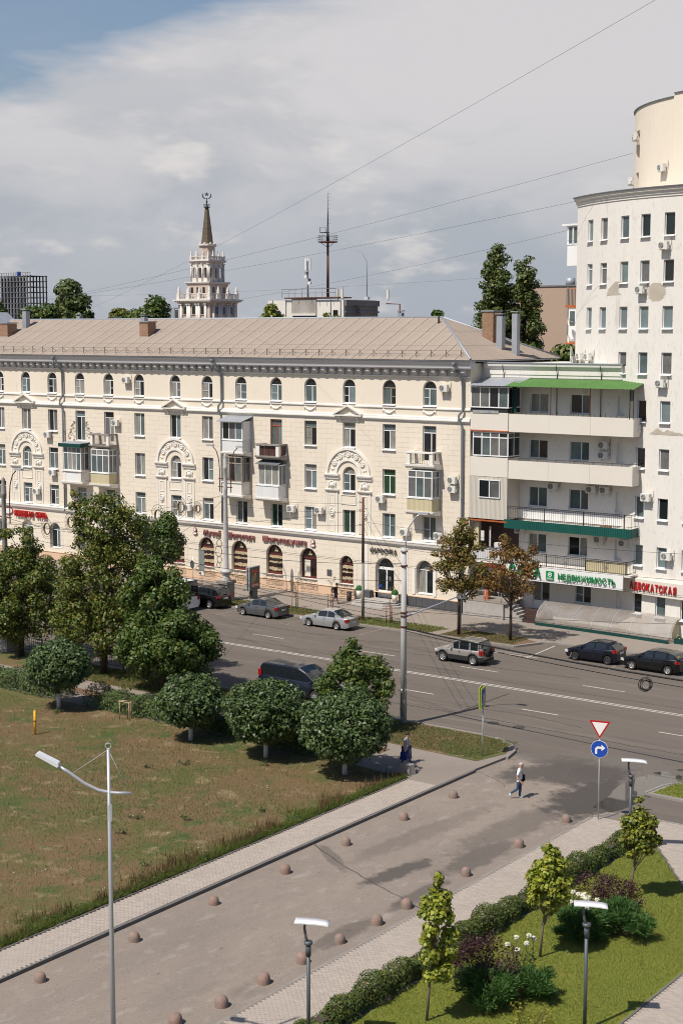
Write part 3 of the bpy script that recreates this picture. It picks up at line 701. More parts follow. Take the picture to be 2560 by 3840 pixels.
for c in range(10):
    for r, (s0, s1) in enumerate(rows):
        b = MB(); sheet_strip(b, RE + hw*c/10, 10, hw/10-.04, s0, s1, lambda y: SL*max(0, min(1, (y-RE)/(RY-RE), (RB-y)/(RB-RY))), flip=flip, lift=.012*r)
        if b.f: b.build('roof_sheet', 'roof_sheet', roof)
MB().tube([(XL,RY,RZ+.03),(RX,RY,RZ+.03)], .1, 8).tube([(RX,RY,RZ+.03),(HX,RE,EZ+.05)], .11, 6).tube([(RX,RY,RZ+.03),(HX,RB,EZ+.05)], .11, 6).build('ridge_cap', 'zinc', roof)
# snow guard
pm_ = MB().box(-.018,.018,-.018,.018,0,.62).tube([(0,.02,.45),(.12,.42,.15)], .016, 5).mesh('guard_post', 'rail_iron')
x = -64.6; i = 0
while x > -131: put('guard_post', pm_, roof, (x, RE+.42, EZ+.17)); x -= 1.42
MB().tube([(XL,RE+.4,EZ+.72),(-64.5,RE+.4,EZ+.72)], .011, 5).tube([(XL,RE+.4,EZ+.45),(-64.5,RE+.4,EZ+.45)], .009, 5).build('guard_rail', 'rail_iron', roof)
# chimneys and flues on the roof: parts of the roof
def chimney(x, y, z0, z1, w=1.5, d=1.1):
    b = MB(); b.box(-w/2+.02, w/2-.02, -d/2+.02, d/2-.02, z0-1.2, z1-.02)
    o = b.build('chimney', 'mortar', roof, (x, y, 0)); o2 = MB()
    me = once('cbrick', lambda: MB().box(.006,.244,-.01,.02,.004,.076).mesh('brick', 'brick'))
    n = 0; z = z0 - .1; j = 0
    while z < z1 - .05:
        xx = -w/2 + (.12 if j % 2 else 0)
        while xx < w/2 - .1: o2.box(xx+.005, min(xx+.245, w/2)-.002, -d/2-.01, -d/2+.03, z+.005, z+.077); xx += .25
        xx = -d/2 + (.12 if j % 2 else 0)
        while xx < d/2 - .1: o2.box(w/2-.03, w/2+.01, xx+.005, min(xx+.245, d/2)-.002, z+.005, z+.077); xx += .25
        z += .082; j += 1
    o2.build('brickwork', 'brick', o, kind='stuff')
    MB().box(-w/2-.1, w/2+.1, -d/2-.1, d/2+.1, z1, z1+.1).build('chimney_cap', 'zinc', o)
def flue(x, y, z0, z1, w=.45):
    b = MB(); b.box(-w/2, w/2, -w/2, w/2, z0, z1); o = b.build('flue', 'zinc', roof, (x, y, 0))
    b = MB()
    for sx in (-1,1):
        for sy in (-1,1): b.box(sx*w*.4-.02, sx*w*.4+.02, sy*w*.4-.02, sy*w*.4+.02, z1, z1+.16)
    b.box(-w*.7, w*.7, -w*.7, w*.7, z1+.16, z1+.22); b.build('flue_cap', 'zinc', o)
zr = lambda y: EZ + (y-RE)*sa/ca if y < RY else EZ + (RB-y)*sa/ca
chimney(-122.1, 107.3, zr(107.3), 23.75, 1.5, 1.3); flue(-121.0, 108.9, 22.6, 25.0, .55)
chimney(-102.3, 107.4, zr(107.4), 23.8, 1.15, 1.1); flue(-103.2, 107.9, 22.4, 24.3, .5); flue(-102.0, 110.9, 23.6, 25.0, .5)
chimney(-66.8, 112.0, 21.9, 24.6, 1.1, 1.3); flue(-65.3, 111.0, 21.5, 24.2, .55); flue(-64.2, 111.6, 20.9, 24.4, .5)
flue(-116.3, 112.0, 23.4, 24.5, .5); flue(-112.3, 113.5, 22.5, 24.2, .4); flue(-76.2, 112.2, 23.4, 24.55, .4)
MB().tube([(-70.5,109.5,22.9),(-70.5,109.5,24.2)], .09, 8).build('flue', 'black_iron', roof)
# cross gable at the far end
MB().prism_y([(-2.6,0),(2.6,0),(0,1.7)], -2.2, 3).build('cross_gable', 'brick', roof, (-126.5, 108.2, 23.0))
MB().prism_y([(-2.9,-.15),(0,1.75),(0,1.95),(-2.9,.05)], -2.4, 3).prism_y([(2.9,.05),(0,1.95),(0,1.75),(2.9,-.15)], -2.4, 3).build('gable_roof', 'zinc', roof, (-126.5, 108.2, 23.0))
# ---- rain pipes
for px_, bot in ((-110.6,5.3),(-90.1,5.6),(-64.62,.3)):
    b = MB(); b.lathe([(.1,0),(.17,.12),(.19,.3),(.16,.34)], (px_-.35, Y0-1.05, 20.15), 12)
    b.tube([(px_-.35,Y0-1.05,20.2),(px_-.35,Y0-1.05,19.8),(px_,Y0-.22,19.15),(px_,Y0-.2,16.95),(px_,Y0-.24,16.6),(px_-.25,Y0-.36,16.25),(px_-.25,Y0-.38,15.7),(px_,Y0-.24,15.35),(px_,Y0-.2,9),(px_,Y0-.2,bot)], .1, 8)
    z = 15
    while z > bot: b.tube([(px_,Y0-.2,z),(px_,Y0-.2,z+.07)], .125, 8); z -= 1.85
    b.build('rain_pipe', 'pipe_grey', CB)
# ---- balconies
def balustrade(par, x0, x1, y, z0, z1, post='trim', infill=None, rail='trim', nb=14):
    w = .34
    for px_ in (x0+w/2, x1-w/2): MB().box(px_-w/2, px_+w/2, y, y+.3, z0, z1-.14).build('pedestal', post, par)
    MB().box(x0-.06, x1+.06, y-.05, y+.32, z1-.14, z1).box(x1-.26, x1+.05, y+.32, Y0, z1-.14, z1).box(x0-.05, x0+.24, y+.32, Y0, z1-.14, z1).build('handrail', rail, par)
    b = MB()
    for k in range(nb):
        xx = x0 + w + .08 + (x1-x0-2*w-.16)*k/(nb-1); b.box(xx-.012, xx+.012, y+.12, y+.145, z0, z1-.14)
    for k in range(5):
        yy = y + .4 + (Y0-y-.6)*k/4; b.box(x1-.13, x1-.105, yy-.012, yy+.012, z0, z1-.14)
    b.build('balusters', 'rail_iron' if infill is None else infill, par)
def slabm(par, x0, x1, y, z0, z1, m='trim'):
    MB().prism_x([(Y0,z0-.22),(y+.22,z0-.12),(y+.16,z0),(y-.04,z0+.06),(y-.06,z1),(Y0,z1)], x0-.1, x1+.1).build('slab', m, par)
def bay(par, x0, x1, y, zp, zt, n, ns=2, transom=.28, fm='frame_white', panes=None, open_side=False):
    """glazing of a closed balcony: front with n lights, right side with ns"""
    t = .085; f = MB(); h = zt - zp; ztr = zt - h*transom if transom else None
    for k in range(n+1):
        xx = x0 + (x1-x0)*k/n; f.box(xx-t/2, xx+t/2, y, y+t, zp, zt)
    for z in [zp, zt-t] + ([ztr] if ztr else []): f.box(x0, x1, y-.004, y+t+.004, z, z+t)
    for xs in (x0, x1):
        for k in range(1, ns+1):
            yy = y + (Y0-y-.02)*k/ns; f.box(xs-t/2, xs+t/2, yy-t, yy, zp, zt)
        for z in [zp, zt-t] + ([ztr] if ztr else []): f.box(xs-t/2-.003, xs+t/2+.003, y+t, Y0-t, z, z+t)
    g = f.build('glazing', fm, par)
    pp = panes or PANES
    for k in range(n):
        xa, xb = x0 + (x1-x0)*k/n + t/2, x0 + (x1-x0)*(k+1)/n - t/2
        for (za, zb) in ([(zp+t, ztr), (ztr+t, zt-t)] if ztr else [(zp+t, zt-t)]):
            MB().add([(xa,y+.03,za),(xb,y+.03,za),(xb,y+.03,zb),(xa,y+.03,zb)], [(0,1,2,3)]).build('pane', rnd.choice(pp), par)
    for k in range(ns):
        ya, yb = y + (Y0-y-.02)*k/ns + t, y + (Y0-y-.02)*(k+1)/ns - t
        for (za, zb) in ([(zp+t, ztr), (ztr+t, zt-t)] if ztr else [(zp+t, zt-t)]):
            for xs in (x0, x1):
                MB().add([(xs,ya,za),(xs,yb,za),(xs,yb,zb),(xs,ya,zb)], [(0,1,2,3)]).build('pane', rnd.choice(pp), par)
def siding(par, x0, x1, y, z0, z1, m, step=.11, side=True):
    """ribbed sheet parapet made of narrow boards"""
    b = MB(); n = max(1, round((x1-x0)/step))
    for k in range(n): b.box(x0+(x1-x0)*k/n+.006, x0+(x1-x0)*(k+1)/n-.006, y, y+.035, z0, z1)
    n = max(1, round((Y0-y)/step))
    for k in range(n):
        for xs in (x0, x1): b.box(xs-.018, xs+.018, y+.04+(Y0-y-.06)*k/n+.006, y+.04+(Y0-y-.06)*(k+1)/n-.006, z0, z1)
    b.box(x0+.03, x1-.03, y+.04, Y0-.01, z0+.02, z1-.02)
    b.build('parapet', m, par); MB().box(x0-.05, x1+.05, y-.05, y+.09, z1, z1+.05).box(x1-.04, x1+.05, y+.09, Y0, z1, z1+.05).build('parapet_cap', 'frame_white', par)
CURT = ['pane_curtain','pane_grey','pane_curtain','pane_teal']
yb = 103.0
b1 = put('balcony', None, CB, label='closed balcony with a dark green metal canopy')
slabm(b1, -109.95, -107.1, yb, 8.2, 8.42); MB().box(-109.75,-107.2,yb,Y0,8.42,9.42).build('parapet', 'siding_white', b1)
MB().box(-109.55,-109.3,yb-.03,yb,8.42,9.42).box(-107.5,-107.2,yb-.03,yb,8.42,9.42).build('pilasters', 'trim', b1); MB().box(-109.9,-107.05,yb-.12,Y0,9.42,9.5).build('parapet_cap', 'trim', b1)
bay(b1, -109.6, -107.3, yb+.05, 9.5, 11.8, 4, 2, panes=CURT)
MB().prism_x([(yb-.25,11.82),(yb-.25,12.1),(Y0,12.28),(Y0,11.82)], -110.0, -106.95).build('canopy', 'zinc', b1); MB().box(-110.02,-106.93,yb-.29,yb-.25,11.78,12.14).box(-106.95,-106.91,yb-.25,Y0,11.78,12.2).build('canopy_fascia', 'green_dark', b1)
b2 = put('balcony', None, CB, label='closed balcony clad in yellow ribs under a crumbling open balcony')
slabm(b2, -106.0, -103.4, yb, 8.2, 8.42); siding(b2, -105.9, -103.45, yb, 8.42, 9.42, 'siding_yellow'); bay(b2, -105.8, -103.5, yb+.03, 9.48, 11.75, 3, 2, panes=CURT)
slabm(b2, -105.95, -103.4, yb, 11.95, 12.15, 'concrete_old'); balustrade(b2, -105.9, -103.42, yb, 12.15, 13.22, rail='concrete_old', nb=12)
b3 = put('balcony', None, CB, label='stacked pair of white closed balconies with a sheet metal roof')
slabm(b3, -89.3, -86.8, yb, 12.05, 12.25); siding(b3, -89.2, -86.85, yb, 12.25, 13.28, 'siding_white', .09); bay(b3, -89.15, -86.9, yb+.03, 13.34, 14.95, 3, 1, transom=None)
MB().box(-86.95,-86.82,yb+.1,Y0,13.34,15.0).build('side_panel', 'siding_white', b3)
mbx = MB(); mbx.add([(-89.6,yb-.35,14.95),(-86.7,yb-.35,14.95),(-86.55,Y0,15.4),(-89.45,Y0,15.4),(-89.6,yb-.35,15.0),(-86.7,yb-.35,15.0),(-86.55,Y0,15.45),(-89.45,Y0,15.45)], [(0,3,2,1),(4,5,6,7),(0,1,5,4),(1,2,6,5),(2,3,7,6),(3,0,4,7)]); mbx.build('canopy', 'zinc', b3)
slabm(b3, -89.4, -86.9, yb, 8.2, 8.42); MB().box(-89.2,-86.95,yb,Y0,8.42,9.5).build('parapet', 'trim', b3); MB().box(-89.3,-86.9,yb-.08,Y0,9.5,9.58).build('parapet_cap', 'trim', b3); bay(b3, -89.15, -87.0, yb+.05, 9.6, 11.85, 3, 2, fm='frame_wood', panes=['pane_grey','pane_dark','pane_curtain'])
b4 = put('balcony', None, CB, label='open balcony with brown sheet infill above a white ribbed closed balcony')
slabm(b4, -85.3, -82.7, yb, 11.9, 12.1, 'concrete_old'); balustrade(b4, -85.25, -82.72, yb, 12.1, 13.16, rail='concrete_old', nb=3, infill='siding_brown')
for k in range(4): MB().box(-84.86+k*.44,-84.46+k*.44,yb+.15,yb+.19,12.14,12.98).build('infill_sheet', 'siding_brown', b4)
MB().box(-82.85,-82.81,yb+.35,Y0-.1,12.14,12.98).build('infill_sheet', 'siding_brown', b4)
slabm(b4, -85.4, -82.75, yb, 8.2, 8.4); siding(b4, -85.35, -82.8, yb, 8.4, 9.46, 'siding_white', .1); bay(b4, -85.1, -82.85, yb+.12, 9.52, 11.35, 3, 2, transom=None, panes=CURT)
MB().add([(-85.3,yb-.2,11.38),(-82.7,yb-.2,11.38),(-82.7,Y0,11.78),(-85.3,Y0,11.78)], [(0,1,2,3),(3,2,1,0)]).build('canopy', 'zinc', b4)
b5 = put('balcony', None, CB, label='white balustraded balcony above a glazed balcony with potted plants')
slabm(b5, -69.45, -66.75, yb, 11.95, 12.18); balustrade(b5, -69.35, -66.8, yb, 12.18, 13.22, nb=11)
slabm(b5, -69.4, -66.8, yb, 8.15, 8.35); siding(b5, -69.3, -66.85, yb, 8.35, 9.38, 'siding_yellow', .12); bay(b5, -69.2, -66.9, yb+.05, 9.45, 11.7, 3, 2, panes=['pane_curtain','pane_green','pane_grey','pane_teal'])
# patch of bare stonework beside the fourth-floor door
for s, n in ((-1, 26), (1, 22)):
    for k in range(n):
        zz_ = 12.3 + 1.9*(k/n); wmax = 1.0*(1 - k/n)**.8 + .12
        MB().box(0, rnd.uniform(.16,.3), -.03, .002, 0, rnd.uniform(.09,.15)).build('rubble_stone', rnd.choice(['brick_pale','concrete_old','brick','brick_pale']), CB, (-108.4 + s*(.68 + rnd.uniform(0, wmax)) - (.2 if s < 0 else 0), Y0-.014, zz_))
# ---- ground floor shop fronts
mat('display', (.03,.015,.013), .08, spec=.7)
mat('maroon', (.11,.02,.018), .5)
mat('cream_print', (.6,.5,.33), .6, .8, 9., col2=(.25,.17,.09))
mat('sign_red', (.42,.012,.012), .4); mat('sign_pink', (.6,.42,.4), .5); mat('sign_mauve', (.25,.085,.08), .5); mat('sign_dark', (.04,.035,.03), .5); mat('sign_white', (.75,.73,.7), .5)
mat('poster_grey2', (.18,.17,.16), .5); mat('sign_green', (.0,.22,.06), .4); mat('sign_blue', (.01,.06,.35), .45)
for x, z0, z1, w, k in shops:
    yy = Y0 + GD - .06; h = z1 - z0
    if k in 'w':
        window(CB, (x, yy, z0), 0, w, h, 'arch2C', 'frame_white', None, True)
    elif k == 's':
        o = window(CB, (x, yy, z0), 0, w, h, 'arch1', 'frame_maroon', ['display','display'], False)
        MB().box(-w/2+.05, w/2-.05, -.03, .0, .06, .22).box(-w/2+.05, w/2-.05, -.045, .0, h-w/2-.06, h-w/2+.1).build('frame_board', 'maroon', o)
        b = MB()
        for zc_, hh in ((h*.18,.3),(h*.40,.16),(h*.585,.3)):
            if x == -80.42: continue
            ww = w*.45; n = 12
            top = [(-ww + 2*ww*i/n, zc_ + hh/2 + rnd.uniform(-.06,.06)) for i in range(n+1)]; bot = [(ww - 2*ww*i/n, zc_ - hh/2 + rnd.uniform(-.05,.05)) for i in range(n+1)]
            b.prism_y(top[::-1] + bot[::-1], -.035, -.025)
        b.ball((0,-.04,h-w*.2), .1, 8, 6); b.prism_y([(-.22,h-w*.36),(.22,h-w*.36),(.14,h-w*.25),(-.14,h-w*.25)], -.05, -.03); b.build('window_print', 'cream_print', o)
        if x == -80.42: MB().box(-.62,.0,-.045,-.02,.15,1.6).build('blind', 'cream_dirty', o)
        # flower railing under the window
        g = MB(); y1 = Y0 - .38; ln = w + .1
        for zz_ in (.06, .4): g.tube([(-ln/2,-GD+.06,zz_),(-ln/2,-GD-.32,zz_),(ln/2,-GD-.32,zz_),(ln/2,-GD+.06,zz_)], .014, 4)
        for i in range(15): xx = -ln/2 + ln*i/14; g.tube([(xx,-GD-.32,.06),(xx,-GD-.32,.4)], .009, 4)
        for i in range(8):
            xx = -ln/2 + ln*(i+.5)/8; g.tube([(xx + .1*cos(t_), -GD-.33, -.02 + .1*sin(t_)) for t_ in [pi + pi*j_/6 for j_ in range(7)]], .008, 4)
        o2 = g.build('flower_railing', 'black_iron', o); o2.location = (0, 0, -.42)
        fl = MB()
        for i in range(60): fl.ball((rnd.uniform(-ln/2,ln/2), -GD-.33+rnd.uniform(-.03,.05), rnd.uniform(.05,.38)), .03, 5, 3, rnd.choice((0,1,2)))
        o3 = fl.build('flowers', ['cream_print','frame_orange','sign_white'], o); o3.location = (0,0,-.42); o3['kind'] = 'stuff'
        MB().box(-w/2-.02, w/2+.02, -GD-.02, -.02, -.1, -.02).build('sill', 'concrete_old', o)
    elif k == 'd':
        o = window(CB, (x+.1, yy, z0), 0, 1.3, 2.5, 'T2R', 'frame_white', ['pane_dark'], False, name='door')
        MB().box(-.75,.75,-.22,.05,2.5,2.86).build('roller_shutter_box', 'siding_white', o); MB().box(-w/2,w/2,.0,.08,2.86,h).box(-w/2,-.65,.0,.08,0,2.86).box(.65,w/2,.0,.08,0,2.86).build('door_surround', 'cream', o)
    else:
        o = put('door', once('gdoor', lambda: win_bits(w, h, 'arch2C', .09)[0].mesh('door', 'frame_white')), CB, (x, yy, z0))
        for p, m in zip(win_bits(w, h, 'arch2C', .09)[1], ('pane_dark','pane_dark','pane_dark')): put('pane', pane_mesh(p, m), o)
        MB().box(-.85,-.06,-.03,.02,.1,.62).box(.06,.85,-.03,.02,.1,.62).box(-.86,.86,-.045,.03,h-w/2-.1,h-w/2+.12).build('door_panel', 'frame_white', o)
        MB().tube([(.12,-.05,.85),(.12,-.12,.88),(.12,-.12,1.25),(.12,-.05,1.28)], .018, 6).build('handle', 'zinc', o)
        MB().box(-.72,-.52,-.03,-.025,.85,1.1).build('notice', 'sign_blue', o); MB().box(.22,.42,-.03,-.025,1.45,1.85).build('notice', 'poster_grey2', o)
# white surrounds of the corner shop, dark granite plinth
for x in (-74.35,-70.3): MB().box(x-.35, x+.35, Y0-.04, Y0, .5, 5.05).build('shop_pilaster', 'trim', CB)
for x in (-69.35,-67.28): MB().box(x-.14, x+.14, Y0-.06, Y0, 1.2, 3.4).build('shop_pilaster', 'trim', CB)
gx_ = -70.2
while gx_ < -64.2: MB().box(0,.55,-.05,0,.0,.92).build('granite_panel', 'granite', CB, (gx_, Y0, .12)); gx_ += .57
for x in (-75.4,): MB().box(0,1.1,-.05,0,.0,.9).build('granite_panel', 'granite', CB, (x, Y0, .12))
MB().box(-78.35,-77.85,Y0-.05,Y0-.016,1.9,2.45).build('memorial_plaque', 'granite', None, label='small dark memorial plaque on the wall beside the last arched shop window', cat='plaque')
# ---- signs
sg = thing('shop_sign', 'pink three-dimensional lettering over the arched chocolate shop windows, first two words', 'sign', (-92.5, Y0-.02, 4.36), group='shop signs')
w1 = text_parts(sg, 'Музей', .46, ['sign_mauve'], (0,-.1,.02), depth=.08, slant=.25, bold=.012, width=2.05); text_parts(sg, 'Шоколада', .46, ['sign_mauve'], (2.9,-.1,.02), depth=.08, slant=.25, bold=.012, width=3.2)
text_parts(sg, 'Музей', .5, ['sign_pink'], (-.02,-.03,.0), depth=.05, slant=.25, bold=.07, width=2.1, name='letter_backing'); text_parts(sg, 'Шоколада', .5, ['sign_pink'], (2.88,-.03,0), depth=.05, slant=.25, bold=.07, width=3.25, name='letter_backing')
sg2 = thing('shop_sign', 'pink three-dimensional lettering over the arched chocolate shop windows, third and longest word', 'sign', (-85.45, Y0-.02, 4.36), group='shop signs')
text_parts(sg2, 'Шоколадушка', .46, ['sign_mauve'], (0,-.1,.02), depth=.08, bold=.012, width=4.9); text_parts(sg2, 'Шоколадушка', .5, ['sign_pink'], (-.03,-.03,0), depth=.05, bold=.07, width=4.96, name='letter_backing')
for x, lb in ((-93.55,'first'),(-79.85,'last')):
    o = thing('shop_emblem', 'small pink oval emblem at the %s end of the chocolate shop lettering' % ('far' if lb == 'first' else 'near'), 'emblem', (x, Y0-.02, 4.45))
    MB().prism_y([(.2*cos(2*pi*k/18), .2*sin(2*pi*k/18)+.3) for k in range(18)][::-1], -.1, 0).prism_y([(.27*cos(2*pi*k/18), .16*sin(2*pi*k/18)-.05) for k in range(18)][::-1], -.09, 0).build('plate', 'sign_mauve', o); MB().prism_y([(.13*cos(2*pi*k/18), .13*sin(2*pi*k/18)+.3) for k in range(18)][::-1], -.12, -.1).prism_y([(.2*cos(2*pi*k/18), .09*sin(2*pi*k/18)-.05) for k in range(18)][::-1], -.12, -.09).build('face_plate', 'sign_white', o)
sg3 = thing('shop_sign', 'black capital lettering over the white double shop door', 'sign', (-73.75, Y0-.02, 4.36), group='shop signs')
text_parts(sg3, 'GAPOCHKA', .44, ['sign_dark'], (0,-.05,0), depth=.07, bold=.015, gap=.2, width=2.75)
sg4 = thing('shop_sign', 'bright red raised lettering on the far end of the cream building', 'sign', (-118.0, Y0-.02, 4.32), group='shop signs')
text_parts(sg4, 'НЕМЕЦКАЯ', .55, ['sign_red'], (0,-.08,0), depth=.14, bold=.05, width=2.75); text_parts(sg4, 'ОБУВЬ', .55, ['sign_red'], (3.1,-.08,0), depth=.14, bold=.05, width=1.6)
MB().prism_y([(.75*cos(2*pi*k/24), .38*sin(2*pi*k/24)) for k in range(24)][::-1], -.1, 0).prism_y([(.68*cos(2*pi*k/24), .32*sin(2*pi*k/24)) for k in range(24)][::-1], -.11, -.1, 1).build('shop_emblem', ['sign_red','sign_white'], None, (-119.1, Y0-.03, 4.75), label='white oval sign with red rim beside the red shop lettering', cat='emblem')
sg5 = thing('shop_sign', 'dark blue lettering half hidden behind the tall tree', 'sign', (-106.4, Y0-.02, 4.36), group='shop signs'); text_parts(sg5, 'ППН', .5, ['sign_blue'], (0,-.05,0), depth=.08, bold=.03, width=1.2)
# steps before the corner shop
st = thing('shop_steps', 'pale stone steps with cut corners before the white shop door', 'steps', (-72.3, Y0, .12))
for k, (e, h) in enumerate(((2.6,.13),(2.25,.26),(1.9,.39))):
    MB().prism_z([(-e*.95,0),(-e*.95,-e*.55),(-e*.6,-e),(e*.6,-e),(e*.95,-e*.55),(e*.95,0)], h-.13, h).build('step', 'stone_step', st)
for x, lb in ((-74.4,'darker left'),(-70.75,'right')):
    o = thing('planter', 'white tapered planter with a clipped green ball, %s the white shop door' % ('farther side of' if x < -72 else 'nearer side of'), 'planter', (x, Y0-.75, .51), group='planters by the shop door')
    MB().lathe([(.0,.02),(.2,.0),(.29,.62),(.25,.62),(.25,.55),(0,.55)], n=14).build('pot', 'cream_dirty', o); PL = o
    mat('topiary', (.02,.12,.02), .8, .6, 14, 1., 60) if 'topiary' not in M else None
    b = MB(); b.ball((0,0,.72), .31, 16, 10); b.v = [tuple(c * (1 + rnd.uniform(-.05,.05)) if i_ < 2 else c for i_, c in enumerate(p)) for p in b.v]; b.build('clipped_ball', 'topiary', o)
    MB().box(.3 if x < -72 else .25,.95 if x < -72 else .8,.2,.7,-.0,.62).build('granite_box', 'granite', o)
o = thing('litter_bin', 'small dark litter bin at the foot of the shop steps', 'bin', (-75.35, 103.3, .12)); MB().lathe([(0,.02),(.2,.02),(.22,.75),(.18,.75),(.18,.6),(0,.6)], n=14).build('bucket', 'brown_step', o); MB().lathe([(.225,.68),(.24,.7),(.24,.76),(.2,.76)], n=14).build('rim', 'black_iron', o)
# air conditioners of the cream building
for x, z, lb in [(-101.9,18.1,'on the top storey, middle of the facade'),(-66.35,18.12,'on the top storey beside the last arched window'),(-112.8,12.5,'with a hanging black cable near the far relief arch'),(-112.2,8.76,'third floor, left of the green-canopied balcony'),(-114.55,6.74,'on the far relief arch pilaster'),(-103.35,14.0,'at the crumbling open balcony door'),
                 (-65.5,10.7,'upper of the two by the rain pipe'),(-65.5,9.98,'lower of the two by the rain pipe'),(-72.6,8.7,'below the window with green plants'),(-82.05,7.25,'under the white ribbed balcony, second floor'),(-79.0,7.3,'just left of the near relief arch, second floor'),(-70.1,6.1,'low beside the lamp over the white shop door'),(-66.75,6.05,'low on the cream wall near the orange tree'),(-105.9,6.7,'behind the tall tree top'),(-94.2,6.5,'on the middle relief arch, second floor')]:
    ac_unit((x, Y0-.02, z), 0, 'white air conditioner %s' % lb)
# ================================================================ the balcony wing between the two buildings
WB = thing('balcony_wing', 'white recessed wing with long stacked balconies and a lime green awning', 'building')
YW, YF, XA, XB, XE = 106.0, 104.1, -63.9, -60.45, -49.72
zsc = lambda z: 23 + (z-23)*(105.5/106.3)
rowz = [(16.6,18.03),(12.95,14.37),(9.1,10.62),(5.45,6.88)]
wops = []; ww = []
for z0, z1 in rowz:
    for x0, x1, k in ((-59.62,-57.98,'2C'),(-56.03,-54.36,'2R'),(-52.0,-51.3,'1')):
        wops.append((x0, x1, z0, z1+.06)); ww.append((x0, x1, z0, z1+.06, k))
wops += [(-55.35,-53.95,1.75,3.15),(-51.75,-51.1,1.72,3.15),(-59.1,-57.6,.85,3.15),(-63.4,-60.9,1.2,3.4)]
mb = MB(); wall(mb, lambda u, z, d: (u, YW+d, z), XR, -50.9, -.05, 20.35, wops, .2)
mb.poly([(XR,YW,20.35),(-50.9,YW,20.35),(-50.9,118,20.35),(XR,118,20.35)])
mb.build('wall', ['white_wall'], WB)
for x0, x1, z0, z1, k in ww: window(WB, ((x0+x1)/2, YW+.15, z0), 0, x1-x0, z1-z0, k, 'frame_white', None, True)
window(WB, (-54.65, YW+.15, 1.75), 0, 1.4, 1.4, '2vC'); window(WB, (-51.42, YW+.15, 1.72), 0, .65, 1.43, '1')
o = window(WB, (-58.35, YW+.15, .85), 0, 1.5, 2.3, '2C', 'frame_white', ['pane_grey','pane_dark'], False, name='door'); MB().box(-.7,.7,-.045,.02,.06,.7).build('door_panel', 'frame_white', o); MB().tube([(-.1,-.06,.9),(-.1,-.14,1.0),(-.1,-.14,1.2),(-.1,-.06,1.3)], .02, 6).build('handle', 'zinc', o)
o = window(WB, (-62.15, YW+.15, 1.2), 0, 2.5, 2.2, '2L', 'frame_white', ['pane_dark','pane_grey'], False, name='door')
# balcony-door lower panels
for z0, z1 in rowz:
    MB().box(-54.98,-54.38,YW+.06,YW+.12,z0-.75,z0+.02).build('door_panel', 'frame_white', WB)
# top cornice
MB().prism_x([(YW,19.3),(YW-.06,19.3),(YW-.06,19.5),(YW-.12,19.55),(YW-.12,19.95),(YW-.2,20.0),(YW-.34,20.2),(YW-.36,20.35),(YW-.36,20.42),(YW,20.46)], XR+.3, -51.6).build('cornice', 'white_wall', WB)
MB().box(XR+.25,-51.5,YW-.42,YW+.2,20.43,20.5).build('coping', 'zinc', WB)
for x in (-62.0,-57.2,-53.4): MB().tube([(x,YW-.3,20.4),(x+.1,YW-.42,20.1),(x+.05,YW-.14,19.6),(x,YW-.08,18.9),(x,YW-.05,16.3)], .03, 5).build('cable', 'black_iron', WB)
# main balconies: solid parapet panels on the upper two floors, iron railings below
def slab_w(par, x0, x1, z, m='white_wall', t=.2): MB().box(x0, x1, YF+.03, YW, z-t, z).build('slab', m, par)
def panels(par, x0, x1, z0, z1, n, m='balc_panel'):
    for k in range(n): MB().box(x0+(x1-x0)*k/n+.006, x0+(x1-x0)*(k+1)/n-.006, YF-.03, YF+.02, z0, z1).build('parapet_panel', m, par)
    MB().box(x1-.03, x1+.02, YF+.02, YW-.02, z0, z1).build('parapet_panel', m, par)
def iron_rail(par, x0, x1, y, z0, z1, m='black_iron', step=.16, side=True, curl=True):
    h = z1 - z0; b = MB()
    b.box(x0, x1, y-.02, y+.02, z1-.04, z1).box(x0, x1, y-.012, y+.012, z0+.08, z0+.11).box(x0, x1, y-.012, y+.012, z1-.17, z1-.14)
    n = int((x1-x0)/step)
    if side: b.box(x1-.02, x1+.02, y, YW, z1-.04, z1); b.box(x1-.012, x1+.012, y, YW, z0+.08, z0+.11)
    b.build('rail', m, par); b = MB()
    for k in range(n+1): xx = x0 + (x1-x0)*k/n; b.box(xx-.008, xx+.008, y-.008, y+.008, z0-.1, z1-.04)
    if side:
        for k in range(8): yy = y + (YW-y)*(k+.5)/8; b.box(x1-.008, x1+.008, yy-.008, yy+.008, z0-.1, z1-.04)
    b.build('bars', m, par)
    for k in range(int((x1-x0)/3.4)+1): xx = x0 + 3.4*k; MB().box(xx-.03, xx+.03, y-.03, y+.03, z0-.15, z1+.02).build('post', m, par)
    if curl:
        b = MB(); k = x0 + 1.7
        while k < x1:
            for s in (-1, 1):
                for zc_ in (z0+.35, z1-.4): b.tube([(k + s*(.04 + .13*(1-cos(t_))*.5 + .06*sin(t_)), y-.012, zc_ + .16*sin(t_)) for t_ in [2*pi*i/12 for i in range(13)]], .009, 4)
            k += 3.4
        for q_ in range(n): xx = x0 + (x1-x0)*(q_+.5)/n; b.tube([(xx+.05*cos(t_), y-.01, z0-.02+.05*sin(t_)) for t_ in [pi*i/4 for i in range(9)]], .007, 3)
        b.build('scrollwork', m, par)
ba = put('balcony', None, WB, label='top long balcony with solid cream parapet under the lime green awning')
slab_w(ba, XB, XE, 15.28); panels(ba, XB+.05, XE, 15.1, 16.5, 3)
b = MB()
for k in range(24): xx = XB+.2+(XE-XB-.3)*k/23; b.box(xx-.012, xx+.012, YF+.04, YF+.06, 16.3, 16.5 + (.18 if k % 3 else .3))
b.build('rail_stubs', 'rail_iron', ba)
aw = MB(); n = 66
